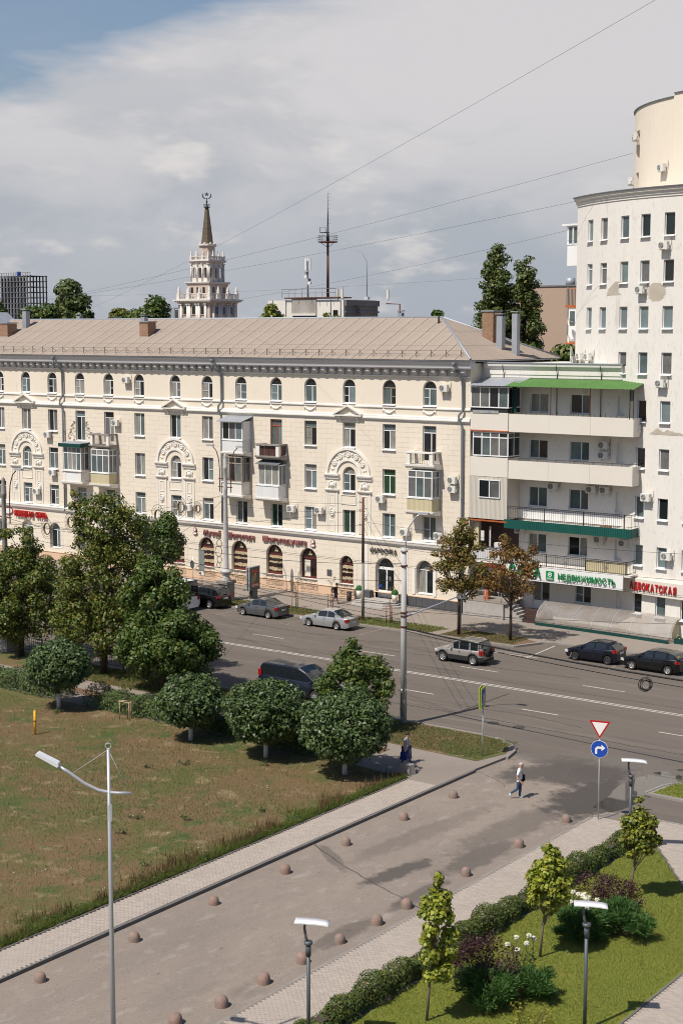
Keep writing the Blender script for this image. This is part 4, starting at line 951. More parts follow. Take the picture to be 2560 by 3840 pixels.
for k in range(n):
    xa, xb = XB-.1+(XE+.3-XB)*k/n, XB-.1+(XE+.3-XB)*(k+1)/n; ha, hb = (.035 if k%2 else 0), (0 if k%2 else .035)
    cut = lambda x: 19.2 - max(0, (x+53.2))*.0
    aw.add([(xa,103.5,18.66+ha),(xb,103.5,18.66+hb),(xb,YW-.06,19.22+hb),(xa,YW-.06,19.22+ha)], [(0,1,2,3)])
aw.build('awning', 'lime_sheet', ba)
for x in (XE-.05, XE-.35, -57.0, -53.6): MB().tube([(x,YF-.02 if x > -50.5 else YF+.5,16.4),(x,YF-.02 if x > -50.5 else YF+.5,18.75)], .03, 6).build('awning_post', 'frame_orange' if x < -50.5 else 'rail_iron', ba)
MB().box(XE-.34,XE-.05,YF+.0,YF+.03,16.5,18.6).build('awning_side', 'pane_grey', ba)
bb = put('balcony', None, WB, label='second long balcony from the top with solid cream parapet')
slab_w(bb, XB, XE, 11.58); panels(bb, XB+.05, XE, 11.4, 12.85, 3); MB().box(XB,XE,YF+.05,YF+.08,13.02,13.06).box(XE-.02,XE+.02,YF,YW,13.02,13.06).build('rail', 'rail_iron', bb)
b = MB()
for k in range(14): xx = XB+.2+(XE-XB-.3)*k/13; b.box(xx-.012, xx+.012, YF+.05, YF+.075, 12.7, 13.04)
b.build('bars', 'rail_iron', bb)
bc = put('balcony', None, WB, label='long balcony with wrought iron railing above a green ribbed skirt')
slab_w(bc, XB, XE, 7.9); b = MB(); n = 60
for k in range(n): b.box(XB-.25+(XE+.25-XB)*k/n+.008, XB-.25+(XE+.25-XB)*(k+1)/n-.008, YF-.08, YF-.03, 7.45, 8.15)
for k in range(7): b.box(XE-.04, XE+.01, YF-.02+(YW-YF)*k/7+.008, YF-.02+(YW-YF)*(k+1)/7-.008, 7.45, 8.15)
b.box(XB-.25, XE-.02, YF-.028, YF+.03, 7.46, 8.13).build('skirt', 'green_sheet', bc); iron_rail(bc, XB-.1, XE-.08, YF+.06, 8.2, 9.22); MB().box(XB,XE-.1,YW-.12,YW-.02,8.1,8.85).build('white_board', 'siding_white', bc)
for i in range(8): MB().box(0,.42,0,.3,0,.07).build('clay_block', 'brick', bc, (-52.6 + .45*(i % 2), 104.6, 7.91 + .075*(i//2)))
bd = put('balcony', None, WB, label='lowest long balcony with wrought iron railing above the green sign')
slab_w(bd, XB, XE, 4.62, t=.16); iron_rail(bd, XB+.1, XE-.3, YF+.1, 4.6, 5.62); MB().box(-53.6,XE-.35,YF+.15,YF+.17,4.65,5.5).build('screen', 'siding_yellow', bd)
# the narrow column of closed balconies against the cream building
def wing_bay(par, x0, x1, zp, zt, n, transom): 
    global Y0
    keep = Y0; Y0 = YW; bay(par, x0, x1, YF-.02, zp, zt, n, 2, transom=transom, panes=['pane_dark','pane_teal','pane_dark','pane_grey']); Y0 = keep
mat('tarp', (.2,.24,.3), .8, .8, 3, col2=(.42,.38,.3)); be = put('balcony', None, WB, label='narrow closed balcony with grey ribbed roof beside the rain pipe, top floor')
MB().box(XA,XB,YF-.05,YW,15.15,16.55).build('parapet', 'balc_panel', be); wing_bay(be, XA+.02, XB-.05, 16.92, 18.6, 4, None); MB().box(XA+.2,XA+2.6,YF-.1,YF-.05,16.5,16.72).build('tarpaulin', 'tarp', be); MB().box(XA+.05,XB-.1,YF+.05,YW,16.55,16.9).build('gap_shade', 'black_iron', be)  # solid black box paints the shade of the open gap under the glazing
mb = MB(); n = 20
for k in range(n):
    xa, xb = XA-.15+(XB+.55-XA)*k/n, XA-.15+(XB+.55-XA)*(k+1)/n
    mb.add([(xa,103.7,18.66+(.03 if k%2 else 0)),(xb,103.7,18.66+(0 if k%2 else .03)),(xb+.5,YW-.05,19.28),(xa+.5,YW-.05,19.28)], [(0,1,2,3)])
mb.build('ribbed_roof', 'zinc', be); MB().box(XB-.02,XB+.35,YF+.6,YF+.64,16.6,18.7).build('side_screen', 'green_dark', be)
bf = put('balcony', None, WB, label='narrow closed balcony with white glazing, second from the top')
MB().box(XA,XB,YF-.05,YW,11.45,13.0).build('parapet', 'balc_panel', bf); wing_bay(bf, XA+.25, XB-.02, 13.08, 15.02, 4, .25); MB().box(XA,XB,YF-.12,YW,15.05,15.14).build('lintel', 'frame_orange', bf)
bg_ = put('balcony', None, WB, label='narrow balcony boxed in with beige ribbed sheet and a white window')
n = 30; b = MB()
for k in range(n): b.box(XA-.1+(XB-XA+.1)*k/n+.008, XA-.1+(XB-XA+.1)*(k+1)/n-.008, YF-.06, YF, 8.05, 11.42)
b.box(XA-.1, XB, YF, YW-.02, 8.1, 11.4).build('ribbed_cladding', 'siding_beige', bg_); window(bg_, ((-63.0-61.1)/2, YF-.11, 9.75), 0, 1.95, 1.45, '2C', 'frame_white', ['pane_dark','pane_grey'], False)
MB().box(XA,XB,YF-.1,YW,7.85,7.95).build('beam', 'frame_orange', bg_)
bh = put('balcony', None, WB, label='open cluttered balcony with white railing behind the orange tree')
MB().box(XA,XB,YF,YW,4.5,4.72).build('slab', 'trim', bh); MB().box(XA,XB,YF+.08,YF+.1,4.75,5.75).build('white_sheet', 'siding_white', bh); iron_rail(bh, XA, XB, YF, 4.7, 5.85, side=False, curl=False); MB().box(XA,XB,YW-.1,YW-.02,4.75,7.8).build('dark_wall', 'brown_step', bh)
MB().box(-63.5,-63.25,104.4,104.5,5.6,7.7).box(-63.75,-63.6,104.5,104.6,5.6,7.5).build('board', 'siding_yellow', bh); MB().box(-63.1,-62.8,104.5,104.6,6.2,7.0).box(-62.3,-62.2,104.5,104.6,5.6,7.4).box(-61.9,-61.2,104.6,105,5.0,6.1).build('stored_junk', 'ac_white', bh)
# signs on the wing
sgb = thing('sign_board', 'long white fascia board under the lowest iron railing', 'sign', (XB, YF-.08, 3.46)); MB().box(0,XE-XB-.55,-.04,.1,0,1.16).build('board', 'siding_white', sgb)
s1 = thing('shop_sign', 'large spaced green capitals half behind the orange tree', 'sign', (-60.1, YF-.14, 3.82)); text_parts(s1, 'СОТА', .78, 'sign_green', (0,-.06,0), depth=.08, bold=.05, gap=.35, width=2.85)
s2 = thing('logo_sign', 'square green plate with a white hexagon mark on the fascia', 'sign', (-56.8, YF-.13, 3.68)); MB().box(0,.68,-.06,0,0,.7).build('plate', 'sign_green', s2)
hx = lambda r: [(.34 + r*sin(pi*k/3), .43 + r*cos(pi*k/3)) for k in range(6)]
MB().prism_y(hx(.2), -.075, -.062).build('hexagon', 'sign_white', s2); MB().prism_y(hx(.13), -.085, -.076).build('hexagon', 'sign_green', s2); MB().prism_y(hx(.08), -.095, -.086).build('hexagon', 'sign_white', s2); text_parts(s2, 'СОТА', .13, 'sign_white', (.09,-.065,.05), depth=.01, width=.5, bold=.05)
s3 = thing('shop_sign', 'green wide capitals on the white fascia beside the hexagon plate', 'sign', (-55.72, YF-.14, 3.8)); text_parts(s3, 'НЕДВИЖИМОСТЬ', .48, 'sign_green', (0,-.06,0), depth=.06, bold=.022, gap=.2, width=4.85)
s4 = thing('shop_sign', 'small red lettering under the cluttered balcony', 'sign', (-62.2, YF-.1, 4.2)); text_parts(s4, 'фрукты', .3, 'sign_red', (0,-.05,0), depth=.05, bold=.05, width=1.7)
for x, z, lb in [(-53.0,14.0,'upper of a pair on the second balcony wall'),(-53.0,13.22,'lower of a pair on the second balcony wall'),(-57.3,10.55,'hung below the second long balcony, left one'),(-53.95,10.52,'hung below the second long balcony, middle one'),(-52.8,10.52,'hung below the second long balcony, right one'),(-53.2,6.65,'below the green skirt, left one'),(-51.1,6.55,'below the green skirt, right one'),(-60.2,6.9,'dark under the green skirt corner')]:
    ac_unit((x, YW-.02, z), 0, 'white air conditioner %s' % lb, fan='ac_dark')
# ================================================================ the curved white building
KB = thing('curved_building', 'tall white curved corner building with a round cream upper storey', 'building')
KS = .977; KX, KY, KR = -45*KS, 127.2*KS, 20.3*KS
kz = lambda z: 23 + (z-23)*KS
def PK(r):     # u is the arc angle in degrees times r
    def f(u, z, d): a = u / KR; return (KX + (r-d)*sin(a), KY - (r-d)*cos(a), z)
    return f
P1 = PK(KR); AN = lambda deg: RAD(deg)*KR
kcols = [-36.6,-30.45,-23.0,-16.75,-10.4,-4.1,2.2,8.5]; hw_ = RAD(1.3)*KR
krows = [(30.08,31.78),(26.65,28.3),(23.16,24.85),(19.7,21.36),(16.05,17.7),(12.45,14.05),(8.62,10.27),(4.9,6.5),(1.1,2.68)]
kops = []; kw = []
for r, (a, b_) in enumerate(krows):
    for c, th in enumerate(kcols):
        if r >= 3 and c < 2: continue
        if r >= 4 and c < 3: continue
        kops.append((AN(th)-hw_, AN(th)+hw_, kz(a), kz(b_))); kw.append((th, kz(a), kz(b_), r, c))
mb = MB(); wall(mb, P1, AN(-44.5), AN(14), -.1, kz(33.0), kops, .24, du=1.2)
pl0 = P1(AN(-44.5), 0, 0)
e = (pl0[0]+5.5, pl0[1]+14.)
mb.add([(pl0[0],pl0[1],18),(e[0],e[1],18),(e[0],e[1],kz(33.4)),(pl0[0],pl0[1],kz(33.4))], [(3,2,1,0)])
mb.prism_z([P1(AN(t_),0,0)[:2] for t_ in np.linspace(-44.5,14,24)] + [(KX,KY+2),e], kz(33.0)-.05, kz(33.0))
mb.build('wall', 'white_wall', KB)
for th, a, b_, r, c in kw:
    p = P1(AN(th), a, .17)
    window(KB, p, RAD(th), 2*hw_, b_-a, 'T1' if (r == 1 and c < 2) else '1', 'frame_white', [rnd.choice(['pane_sky','pane_sky','pane_teal','pane_grey','pane_dark'])]*2, True)
def ring_k(prof, r, name, m, a0=-44.5, a1=14, n=30):
    b = MB(); k = len(prof)
    for i in range(n+1):
        t_ = RAD(a0 + (a1-a0)*i/n)
        for d, z in prof: b.v.append((KX + (r+d)*sin(t_), KY - (r+d)*cos(t_), z))
    for i in range(n):
        for j in range(k-1): b.f.append((i*k+j, (i+1)*k+j, (i+1)*k+j+1, i*k+j+1)); b.m.append(0); b.sm.append(False)
    b.f += [tuple(range(k)), tuple(n*k + j for j in range(k-1,-1,-1))]; b.m += [0,0]; b.sm += [False,False]
    return b.build(name, m, KB)
zt_ = kz(33.75)
ring_k([(0,zt_-.75),(.06,zt_-.75),(.06,zt_-.6),(.14,zt_-.56),(.14,zt_-.4),(.3,zt_-.3),(.32,zt_-.1),(-.3,zt_-.06)], KR, 'cornice', 'white_wall')
ring_k([(0,zt_-.1),(.42,zt_-.1),(.44,zt_-.03),(-.4,zt_+.06)], KR, 'roof_edge', 'pipe_grey')
# cream round storey on the roof
R2 = 14.35
tops = [(AN(-52.)+0, 0)]
P2 = PK(R2)
t2o = [(AN(-55.5), AN(-50.2), 36.9, 39.1), (AN(-55.5), AN(-50.8), 33.9, 35.75)]
mb = MB(); wall(mb, P2, AN(-125), AN(-27), 33, 40.85, t2o, .5, du=1.0); wall(mb, P2, AN(-27), AN(30), 33, 41.1, [], .3, du=1.2)
mb.prism_z([P2(AN(t_),0,0)[:2] for t_ in np.linspace(-125,30,40)], 40.5, 40.6)
mb.build('upper_storey_wall', 'cream', KB)
for o_ in t2o: u = (o_[0]+o_[1])/2; window(KB, P2(u, o_[2], .4), u/KR, (o_[1]-o_[0])*R2/KR, o_[3]-o_[2], '1', 'frame_white', ['pane_dark'], False)
ring_k([(-.05,40.83),(.1,40.83),(.12,40.9),(-.1,40.93)], R2, 'roof_edge', 'pipe_grey', -125, -27.2, 40); ring_k([(-.05,41.08),(.1,41.08),(.12,41.15),(-.1,41.18)], R2, 'roof_edge', 'pipe_grey', -26.8, 30, 24)
# bare brick patches where the plaster has fallen
def brick_patch(pts, deg0, deg1, z0, z1):
    me = once('pbrick', lambda: MB().box(0,.235,-.018,.0,0,.068).mesh('brick', 'brick_pale')); j = 0; z = z0
    while z < z1:
        u = AN(deg0) + (.12 if j % 2 else 0)
        while u < AN(deg1):
            f_u = (u + .12 - AN(deg0))/(AN(deg1)-AN(deg0)); f_z = (z-z0)/(z1-z0)
            if pts(f_u, f_z): put('brick', me, KB, P1(u, z, 0), (u+.12)/KR)
            u += .25
        z += .079; j += 1
brick_patch(lambda u, z: u > .12 + .55*abs(z-.12)**1.2 and u < .98 - .12*sin(z*5) and z < .98, -29.6, -23.9, 25.7, 26.68)
brick_patch(lambda u, z: ((u-.5)/.52)**2 + ((z-.52)/.5)**2 < 1.05, -15.6, -11.2, 25.1, 26.5)
brick_patch(lambda u, z: z < .35 + .5*math.exp(-((u-.25)/.15)**2) + .4*math.exp(-((u-.6)/.18)**2) - .1*sin(u*20), -14.3, -5.7, 15.33, 15.75)
# ground-floor fascia with red letters
b = MB()
fb = thing('sign_board', 'cream curved fascia board carrying the red lettering', 'sign')
for i in range(16):
    a, c = RAD(-20.4 + 34*i/16), RAD(-20.4 + 34*(i+1)/16)
    for (r0, r1) in ((KR+.36, KR+.42),):
        b.add([(KX+r1*sin(a),KY-r1*cos(a),3.22),(KX+r1*sin(c),KY-r1*cos(c),3.22),(KX+r1*sin(c),KY-r1*cos(c),4.36),(KX+r1*sin(a),KY-r1*cos(a),4.36),(KX+(KR)*sin(a),KY-(KR)*cos(a),3.22),(KX+(KR)*sin(c),KY-(KR)*cos(c),3.22),(KX+KR*sin(c),KY-KR*cos(c),4.36),(KX+KR*sin(a),KY-KR*cos(a),4.36)], [(0,1,2,3),(4,5,1,0),(3,2,6,7),(0,3,7,4),(1,5,6,2)])
b.build('board', 'balc_panel', fb)
s5 = thing('shop_sign', 'tall red condensed capitals on the curved cream fascia', 'sign')
def Padv(x): a = RAD(-17.7) + x/(KR+.46); return (KX+(KR+.46)*sin(a), KY-(KR+.46)*cos(a), 3.55), a + RAD(.6)
text_parts(s5, 'АДВОКАТСКАЯ', .55, 'sign_red', (0,0,0), depth=.07, bold=.05, gap=.16, squeeze=.62, width=RAD(12.3)*KR, P=Padv)
# side of the curved building: closed balcony, flowered balcony, dishes
sb = put('balcony', None, KB, label='white closed balcony jutting from the side wall high up')
sx, sy = P1(AN(-44.5),0,0)[:2]
dirv = np.array((-cos(RAD(21.4)), sin(RAD(21.4)))); 
def side_box(name, par, u0, u1, z0, z1, m, d0=0., d1=1.0):
    d0, d1 = d0*1.3, d1*1.3
    tx, ty = .366, .93
    P = [(sx + tx*u - ty*d*1.0, sy + ty*u + tx*d*.3) for u, d in ((u0,d0),(u1,d0),(u1,d1),(u0,d1))]
    return MB().prism_z(P[::-1], z0, z1).build(name, m, par)
side_box('parapet', sb, .3, 3.2, kz(28.3), kz(30.0), 'siding_white'); side_box('glazing', sb, .35, 3.15, kz(30.0), kz(31.55), 'pane_teal', 0, .95); side_box('canopy', sb, .1, 3.5, kz(31.55), kz(31.7), 'siding_white', 0, 1.3)
for u in (.3, 1.2, 2.1, 3.1): side_box('glazing_bar', sb, u, u+.1, kz(30.0), kz(31.55), 'frame_white', .9, 1.02)
for d in (.02,.5): side_box('glazing_bar', sb, .26, .36, kz(30.0), kz(31.55), 'frame_white', d, d+.08)
side_box('glazing_bar', sb, .26, .36, kz(30.0), kz(30.1), 'frame_white', 0, 1.0); side_box('glazing_bar', sb, .26, .36, kz(31.45), kz(31.55), 'frame_white', 0, 1.0)
sb2 = put('balcony', None, KB, label='rusty railed balcony with plants on the side wall')
side_box('slab', sb2, .2, 3, kz(24.9), kz(25.1), 'frame_orange', 0, 1.0)
for k in range(9): side_box('bar', sb2, .25, .28, kz(25.1), kz(26.4), 'rail_iron', .05+.11*k, .075+.11*k)
side_box('rail', sb2, .24, .29, kz(26.4), kz(26.45), 'frame_orange', 0, 1.0)
side_box('door_glazing', sb2, .3, 1.6, kz(22.2), kz(24.8), 'siding_white', 0, .8); side_box('pane', sb2, .29, .3, kz(23.4), kz(24.6), 'pane_teal', .3, .7); side_box('slab', sb2, .2, 2, kz(21.9), kz(22.05), 'frame_orange', 0, .95)
for k, z in enumerate((23.75, 22.35)):
    o = thing('satellite_dish', 'pale satellite dish on the side wall of the curved building, %s one' % ('upper' if k == 0 else 'lower'), 'satellite dish', (sx-.35, sy-.35, z), group='satellite dishes'); b = MB(); b.lathe([(0,0),(.2,.03),(.33,.1),(.35,.12),(.32,.1)], n=16); b.v = [(x_, -z_, y_*1.0) for x_, y_, z_ in b.v]; b.build('reflector', 'cream_dirty', o, rz=RAD(-50)); MB().tube([(0,.05,0),(.3,.35,-.1)], .03, 6).build('arm', 'zinc', o)
o = thing('satellite_dish', 'grey satellite dish by the rooftop air conditioners', 'satellite dish', (sx+.5, sy-1.4, 21.3), group='satellite dishes'); b = MB(); b.lathe([(0,0),(.3,.04),(.5,.14),(.52,.16)], n=18); b.v = [(x_, -z_, y_) for x_, y_, z_ in b.v]; b.build('reflector', 'cornice_grey', o, rz=RAD(-60)); MB().tube([(0,.05,0),(0,.1,-.85)], .035, 6).build('mast', 'zinc', o)
def ac_k(th, z, lb, r=None, rot=0, size=1.): t_ = RAD(th); rr = (r or KR)+.01; ac_unit((KX+rr*sin(t_), KY-rr*cos(t_), z), t_+rot, 'white air conditioner '+lb, size)
ac_k(-11.2,28.9,'under the top right window of the curved wall'); ac_k(-17.2,25.75,'beside a bare brick patch on the curved wall'); ac_k(-11.2,18.85,'on the curved wall level with the green awning'); ac_k(-39.2,20.7,'left of two standing above the wing roof'); ac_k(-35.0,20.7,'right of two standing above the wing roof'); ac_k(-43,20.4,'half hidden by the grey dish')
ac_k(-17.6,15.4,'at the end of the top long balcony'); ac_k(-14.2,10.3,'next to a plant-filled window low on the curved wall'); ac_k(-8.6,6.05,'with round black fan above the red lettering'); ac_k(-31,35.3,'on the cream round storey, with teal badge', R2); ac_k(-52.5,38.3,'in front of the upper slit window of the cream round storey', R2); ac_k(-62,35.0,'jutting past the edge of the cream round storey', R2)
ac_k(-14.5,2.1,'',KR) if False else None
# ================================================================ entrances, steps, tunnel canopy
st = thing('entrance_steps', 'dark brown steps with steel handrail to the white office door', 'steps', (-58.35, YW, .12))
for k in range(5): MB().box(-1.0,1.0,-2.3+.3*k,-2.0+.3*k if k < 4 else 0,0,.15*(k+1)).build('step', 'brown_step', st)
for s in (.95,): MB().tube([(s,-2.25,.0),(s,-2.25,1.0),(s,-1.0,1.7),(s,-.1,1.7)], .025, 6).tube([(s,-1.0,.7),(s,-1.0,1.7)], .025, 6).tube([(s,-2.25,.5),(s,-1.0,1.2),(s,-.1,1.2)], .015, 5).build('handrail', 'zinc', st)
st = thing('entrance_terrace', 'grey concrete terrace with stairs and steel railings behind the orange trees', 'steps', (-62.2, YW, .12))
MB().box(-1.85,1.9,-2.6,0,0,1.3).build('terrace_block', 'stone_step', st); MB().box(-1.87,2.2,-2.62,.0,1.3,1.36).build('terrace_floor', 'pavement', st)
for k in range(6): MB().box(1.9+.27*k,2.17+.27*k,-2.4,-1.0,0,1.3-.2*(k+1)+.2).build('step', 'stone_step', st) if k < 6 else None
MB().tube([(-1.8,-2.55,1.3),(-1.8,-2.55,2.2),(.2,-2.55,2.2),(1.7,-2.55,2.2),(3.2,-2.45,1.1)], .025, 6).tube([(-1.8,-2.55,1.8),(1.7,-2.55,1.8),(3.2,-2.45,.7)], .018, 5).tube([(.2,-2.55,1.3),(.2,-2.55,2.2)], .025, 6).tube([(1.7,-2.55,1.3),(1.7,-2.55,2.2)], .025, 6).build('railing', 'zinc', st)
o = thing('litter_bin', 'rust brown bin with dark lid on the concrete terrace', 'bin', (-62.4, 104.4, 1.48)); MB().box(-.22,.22,-.2,.2,0,.85).build('body', 'frame_orange', o); MB().box(-.24,.24,-.22,.22,.85,1.05).build('lid', 'black_iron', o)
mat('polycarb', (.46,.43,.4), .16, .7, .7, col2=(.3,.23,.17), spec=.8, alpha=.48)
cp = thing('tunnel_canopy', 'long translucent barrel canopy over the basement stairs along the wall', 'canopy')
def cpos(u, a):      # u along the run 0..1, a angle of the quarter barrel 0..90
    x = -57.3 + 11.4*u; yb_ = 103.25 - .55*u*u - .1*u; rr = 2.05
    return (x, yb_ + (1-cos(RAD(a)))*rr, .34 + 1.45*sin(RAD(a)))
for k in range(7):
    b = MB(); n = 9
    for i in range(n+1):
        for u in (k/7+.004, (k+1)/7-.004): b.v.append(cpos(u, 92*i/n))
    for i in range(n): b.f.append((2*i,2*i+1,2*i+3,2*i+2)); b.m.append(0); b.sm.append(True)
    b.build('sheet', 'polycarb', cp)
for k in range(8): MB().tube([cpos(k/7, 92*i/9) for i in range(10)], .018, 5).build('rib', 'cornice_grey', cp)
for k in range(7): p, q2 = cpos(k/7, 0), cpos((k+1)/7, 0); MB().add([(p[0],p[1]-.05,.0),(q2[0],q2[1]-.05,.0),(q2[0],q2[1]-.05,.36),(p[0],p[1]-.05,.36),(p[0],p[1]+.15,.0),(q2[0],q2[1]+.15,0),(q2[0],q2[1]+.15,.36),(p[0],p[1]+.15,.36)], [(0,1,2,3),(3,2,6,7),(4,7,6,5),(0,3,7,4),(1,5,6,2)]).build('kerb_wall', 'green_dark', cp)
b = MB()
for i in range(10): xx = -45.85; b.box(xx-.02, xx+.02, 103.2+.15*i, 103.2+.15*i+.12, .35, min(.4+1.45*sin(min(1.5,.35+i*.16)), 1.7))
b.build('end_slats', 'siding_yellow', cp)
o = thing('flower_box', 'green flower box with pink flowers at the end of the barrel canopy', 'planter', (-45.1, 103.2, .12)); MB().box(-.5,.5,-.2,.2,0,.35).build('box', 'green_dark', o)
b = MB()
for i in range(50): b.ball((rnd.uniform(-.48,.48), rnd.uniform(-.18,.18), rnd.uniform(.35,.6)), .05, 5, 3, rnd.choice((0,1,1)))
b.build('flowers', ['sign_pink','topiary'], o, kind='stuff')
# ================================================================ buildings beyond the roofs
mat('tower_pink', (.55,.44,.37), .9, .4, .4, col2=(.47,.38,.32)); mat('tower_white', (.68,.64,.59), .9, .4, .6, col2=(.54,.5,.45)); mat('spire_green', (.13,.1,.06), .7, .4, .6, col2=(.09,.08,.055))
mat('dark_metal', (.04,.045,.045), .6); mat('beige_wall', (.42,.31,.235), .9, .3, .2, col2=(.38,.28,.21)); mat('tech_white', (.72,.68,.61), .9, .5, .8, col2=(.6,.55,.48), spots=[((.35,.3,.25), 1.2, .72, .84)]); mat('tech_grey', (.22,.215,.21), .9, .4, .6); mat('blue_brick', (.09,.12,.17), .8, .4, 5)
mat('concrete_panel', (.42,.39,.35), .9, .6, .9, col2=(.2,.18,.15), stretch=(1,1,.25)); mat('concrete_new', (.13,.13,.135), .9, .3, .3); mat('rust', (.13,.05,.03), .8, .5, 1)
# ---- the spired tower
TW = thing('spired_tower', 'pale pink and white tiered tower with a dark spire and star wreath', 'tower', (-234.1, 265.8, 1.44)); TW.scale = (1.0, 1.0, .837)
def tier(h, z0, z1, m, name='tier_wall'): return MB().box(-h, h, -h, h, z0, z1).build(name, m, TW)
tier(4.75, 0, 33.2, 'tower_pink')
MB().box(-5.0,5.0,-5.0,5.0,33.2,33.5).box(-5.3,5.3,-5.3,5.3,33.5,33.8).box(-5.75,5.75,-5.75,5.75,33.8,34.2).build('cornice', 'tower_white', TW)
dm = MB().box(-.12,.12,-.3,.3,0,.3).mesh('dentil', 'tower_white')
for k in range(18):
    put('dentil', dm, TW, (-5.1+.6*k, -5.35, 33.5)); put('dentil', dm, TW, (5.35, -5.1+.6*k, 33.5), RAD(90))
def column(x, y, z0, z1, r, par=TW): MB().cyl((x,y,z0), (x,y,z1), r, r*.88, 8).box(x-r*1.3, x+r*1.3, y-r*1.3, y+r*1.3, z1, z1+.25).build('column', 'tower_white', par)
for f in (0, 1):
    for k, u in enumerate((-3.7,-1.75,-1.1,1.1,1.75,3.7)):
        x, y = (u, -4.95) if f == 0 else (4.95, u); column(x, y, 24, 32.8, .32)
    for u in (-2.6,0,2.6):
        for z0, z1 in ((30.2,32.3),(27.0,28.4)):
            b = MB(); b.box(-.55,.55,-.08,.0,0,z1-z0); o = b.build('window', 'pane_dark', TW, (u,-4.76,z0) if f == 0 else (4.76,u,z0), 0 if f == 0 else RAD(90))
            MB().box(-.65,-.52,-.14,-.06,-.1,z1-z0).box(.52,.65,-.14,-.06,-.1,z1-z0).box(-.65,.65,-.16,-.06,z1-z0,z1-z0+.15).box(-.7,.7,-.2,-.06,-.2,-.1).build('frame', 'tower_white', o)
def parapet(h, z0, z1, np_, fin, sz=1.):
    for f in range(4):
        a = f*pi/2; rot = lambda x, y: (x*cos(a)-y*sin(a), x*sin(a)+y*cos(a))
        b = MB()
        for k in range(np_*5): u = -h + 2*h*(k+.5)/(np_*5); p = rot(u, -h+.15); b.cyl((p[0],p[1],z0), (p[0],p[1],z1-.15), .09*sz, n=5)
        b.build('balusters', 'tower_white', TW)
        c = [rot(x_, y_) for x_, y_ in ((-h,-h),(h,-h),(h,-h+.3),(-h,-h+.3))]
        MB().prism_z(c, z1-.18, z1).prism_z(c, z0-.02, z0+.2).build('rail', 'tower_white', TW)
        for k in range(np_):
            p = rot(-h + 2*h*k/np_ + (.25 if k == 0 else 0), -h+.25); w_ = .4*sz
            b = MB(); b.box(p[0]-w_, p[0]+w_, p[1]-w_, p[1]+w_, z0, z1+.15); b.lathe([(.42*sz,0),(.3*sz,.15*sz),(.38*sz,.45*sz),(.36*sz,.65*sz),(.12*sz,fin*.85),(0,fin)], (p[0],p[1],z1+.15), 8); b.build('finial_post', 'tower_white', TW)
parapet(4.9, 34.2, 35.8, 3, 1.9)
tier(3.35, 34.2, 38.4, 'tower_pink')
for f in (0,1):
    for u in (-1.8,0,1.8): MB().box(-.35,.35,-.05,0,0,1.6).build('window', 'pane_dark', TW, (u,-3.36,35.9) if f == 0 else (3.36,u,35.9), 0 if f == 0 else RAD(90))
MB().box(-3.6,3.6,-3.6,3.6,38.4,38.7).box(-3.75,3.75,-3.75,3.75,38.7,38.95).build('cornice', 'tower_white', TW)
# open arcade
zb, ze = 38.95, 44.2
ap = MB(); HO = 2.65
for f in range(4):
    a = f*pi/2
    def PA(u, z, d, a=a): x_, y_ = u, -HO + d; return (x_*cos(a)-y_*sin(a), x_*sin(a)+y_*cos(a), z)
    wall(ap, PA, -HO, HO, zb, ze, [(u-.5,u+.5,zb+1.1,zb+3.9,True) for u in (-1.65,0,1.65)], .5)
ap.build('arcade_wall', 'tower_white', TW)
for f in range(4):
    a = f*pi/2
    for u in (-2.5,-.82,.82,2.5): x_, y_ = u*cos(a)+(HO+.1)*sin(a), u*sin(a)-(HO+.1)*cos(a); column(x_, y_, zb, ze-.6, .2)
MB().box(-1.6,1.6,-1.6,1.6,zb,ze).build('stair_core', 'tower_pink', TW)
MB().box(-2.95,2.95,-2.95,2.95,ze,ze+.35).box(-3.15,3.15,-3.15,3.15,ze+.35,ze+.6).build('cornice', 'tower_white', TW)
parapet(2.85, ze+.6, ze+1.7, 3, 1.5, .65)
MB().lathe([(1.75,ze+.6),(1.75,ze+4.4)], n=8, smooth=False).build('drum', 'tower_pink', TW)
MB().lathe([(1.9,ze+4.4),(2.15,ze+4.6),(2.15,ze+5.0),(1.6,ze+5.1)], n=8, smooth=False).build('cornice', 'tower_white', TW)
for k in range(8): a = pi*k/4+.39; MB().ball((1.75*cos(a),1.75*sin(a),ze+5.15), .3, 7, 4).build('acroterion', 'tower_white', TW)
zs_ = ze + 5.0
for k in range(8):      # spire of flat facets, in courses
    a0, a1 = 2*pi*k/8, 2*pi*(k+1)/8
    for j in range(7):
        f0, f1 = j/7, (j+1)/7; r0, r1 = 1.4-.98*f0, 1.4-.98*f1; z0_, z1_ = zs_+9.9*f0, zs_+9.9*f1-.04
        MB().add([(r0*cos(a0),r0*sin(a0),z0_),(r0*cos(a1),r0*sin(a1),z0_),(r1*cos(a1),r1*sin(a1),z1_),(r1*cos(a0),r1*sin(a0),z1_)], [(0,1,2,3)]).build('spire_panel', 'spire_green', TW)
zt2 = zs_ + 9.9
b = MB(); b.lathe([(.75,0),(.75,.1),(.0,.1)], (0,0,zt2), 10)
for k in range(8): a = pi*k/4; b.cyl((.72*cos(a),.72*sin(a),zt2), (.72*cos(a),.72*sin(a),zt2+.8), .04, n=4)
b.tube([(.72*cos(pi*k/8),.72*sin(pi*k/8),zt2+.8) for k in range(17)], .04, 4); b.build('gallery', 'dark_metal', TW)
b = MB(); b.lathe([(.42,0),(.25,.6),(.12,1.3),(.25,1.6),(.1,1.9),(.1,2.6)], (0,0,zt2), 8)
b.build('finial_stem', 'dark_metal', TW)
rt = RAD(41); em = put('star_wreath', None, TW, (0,0,zt2+3.3), rt)
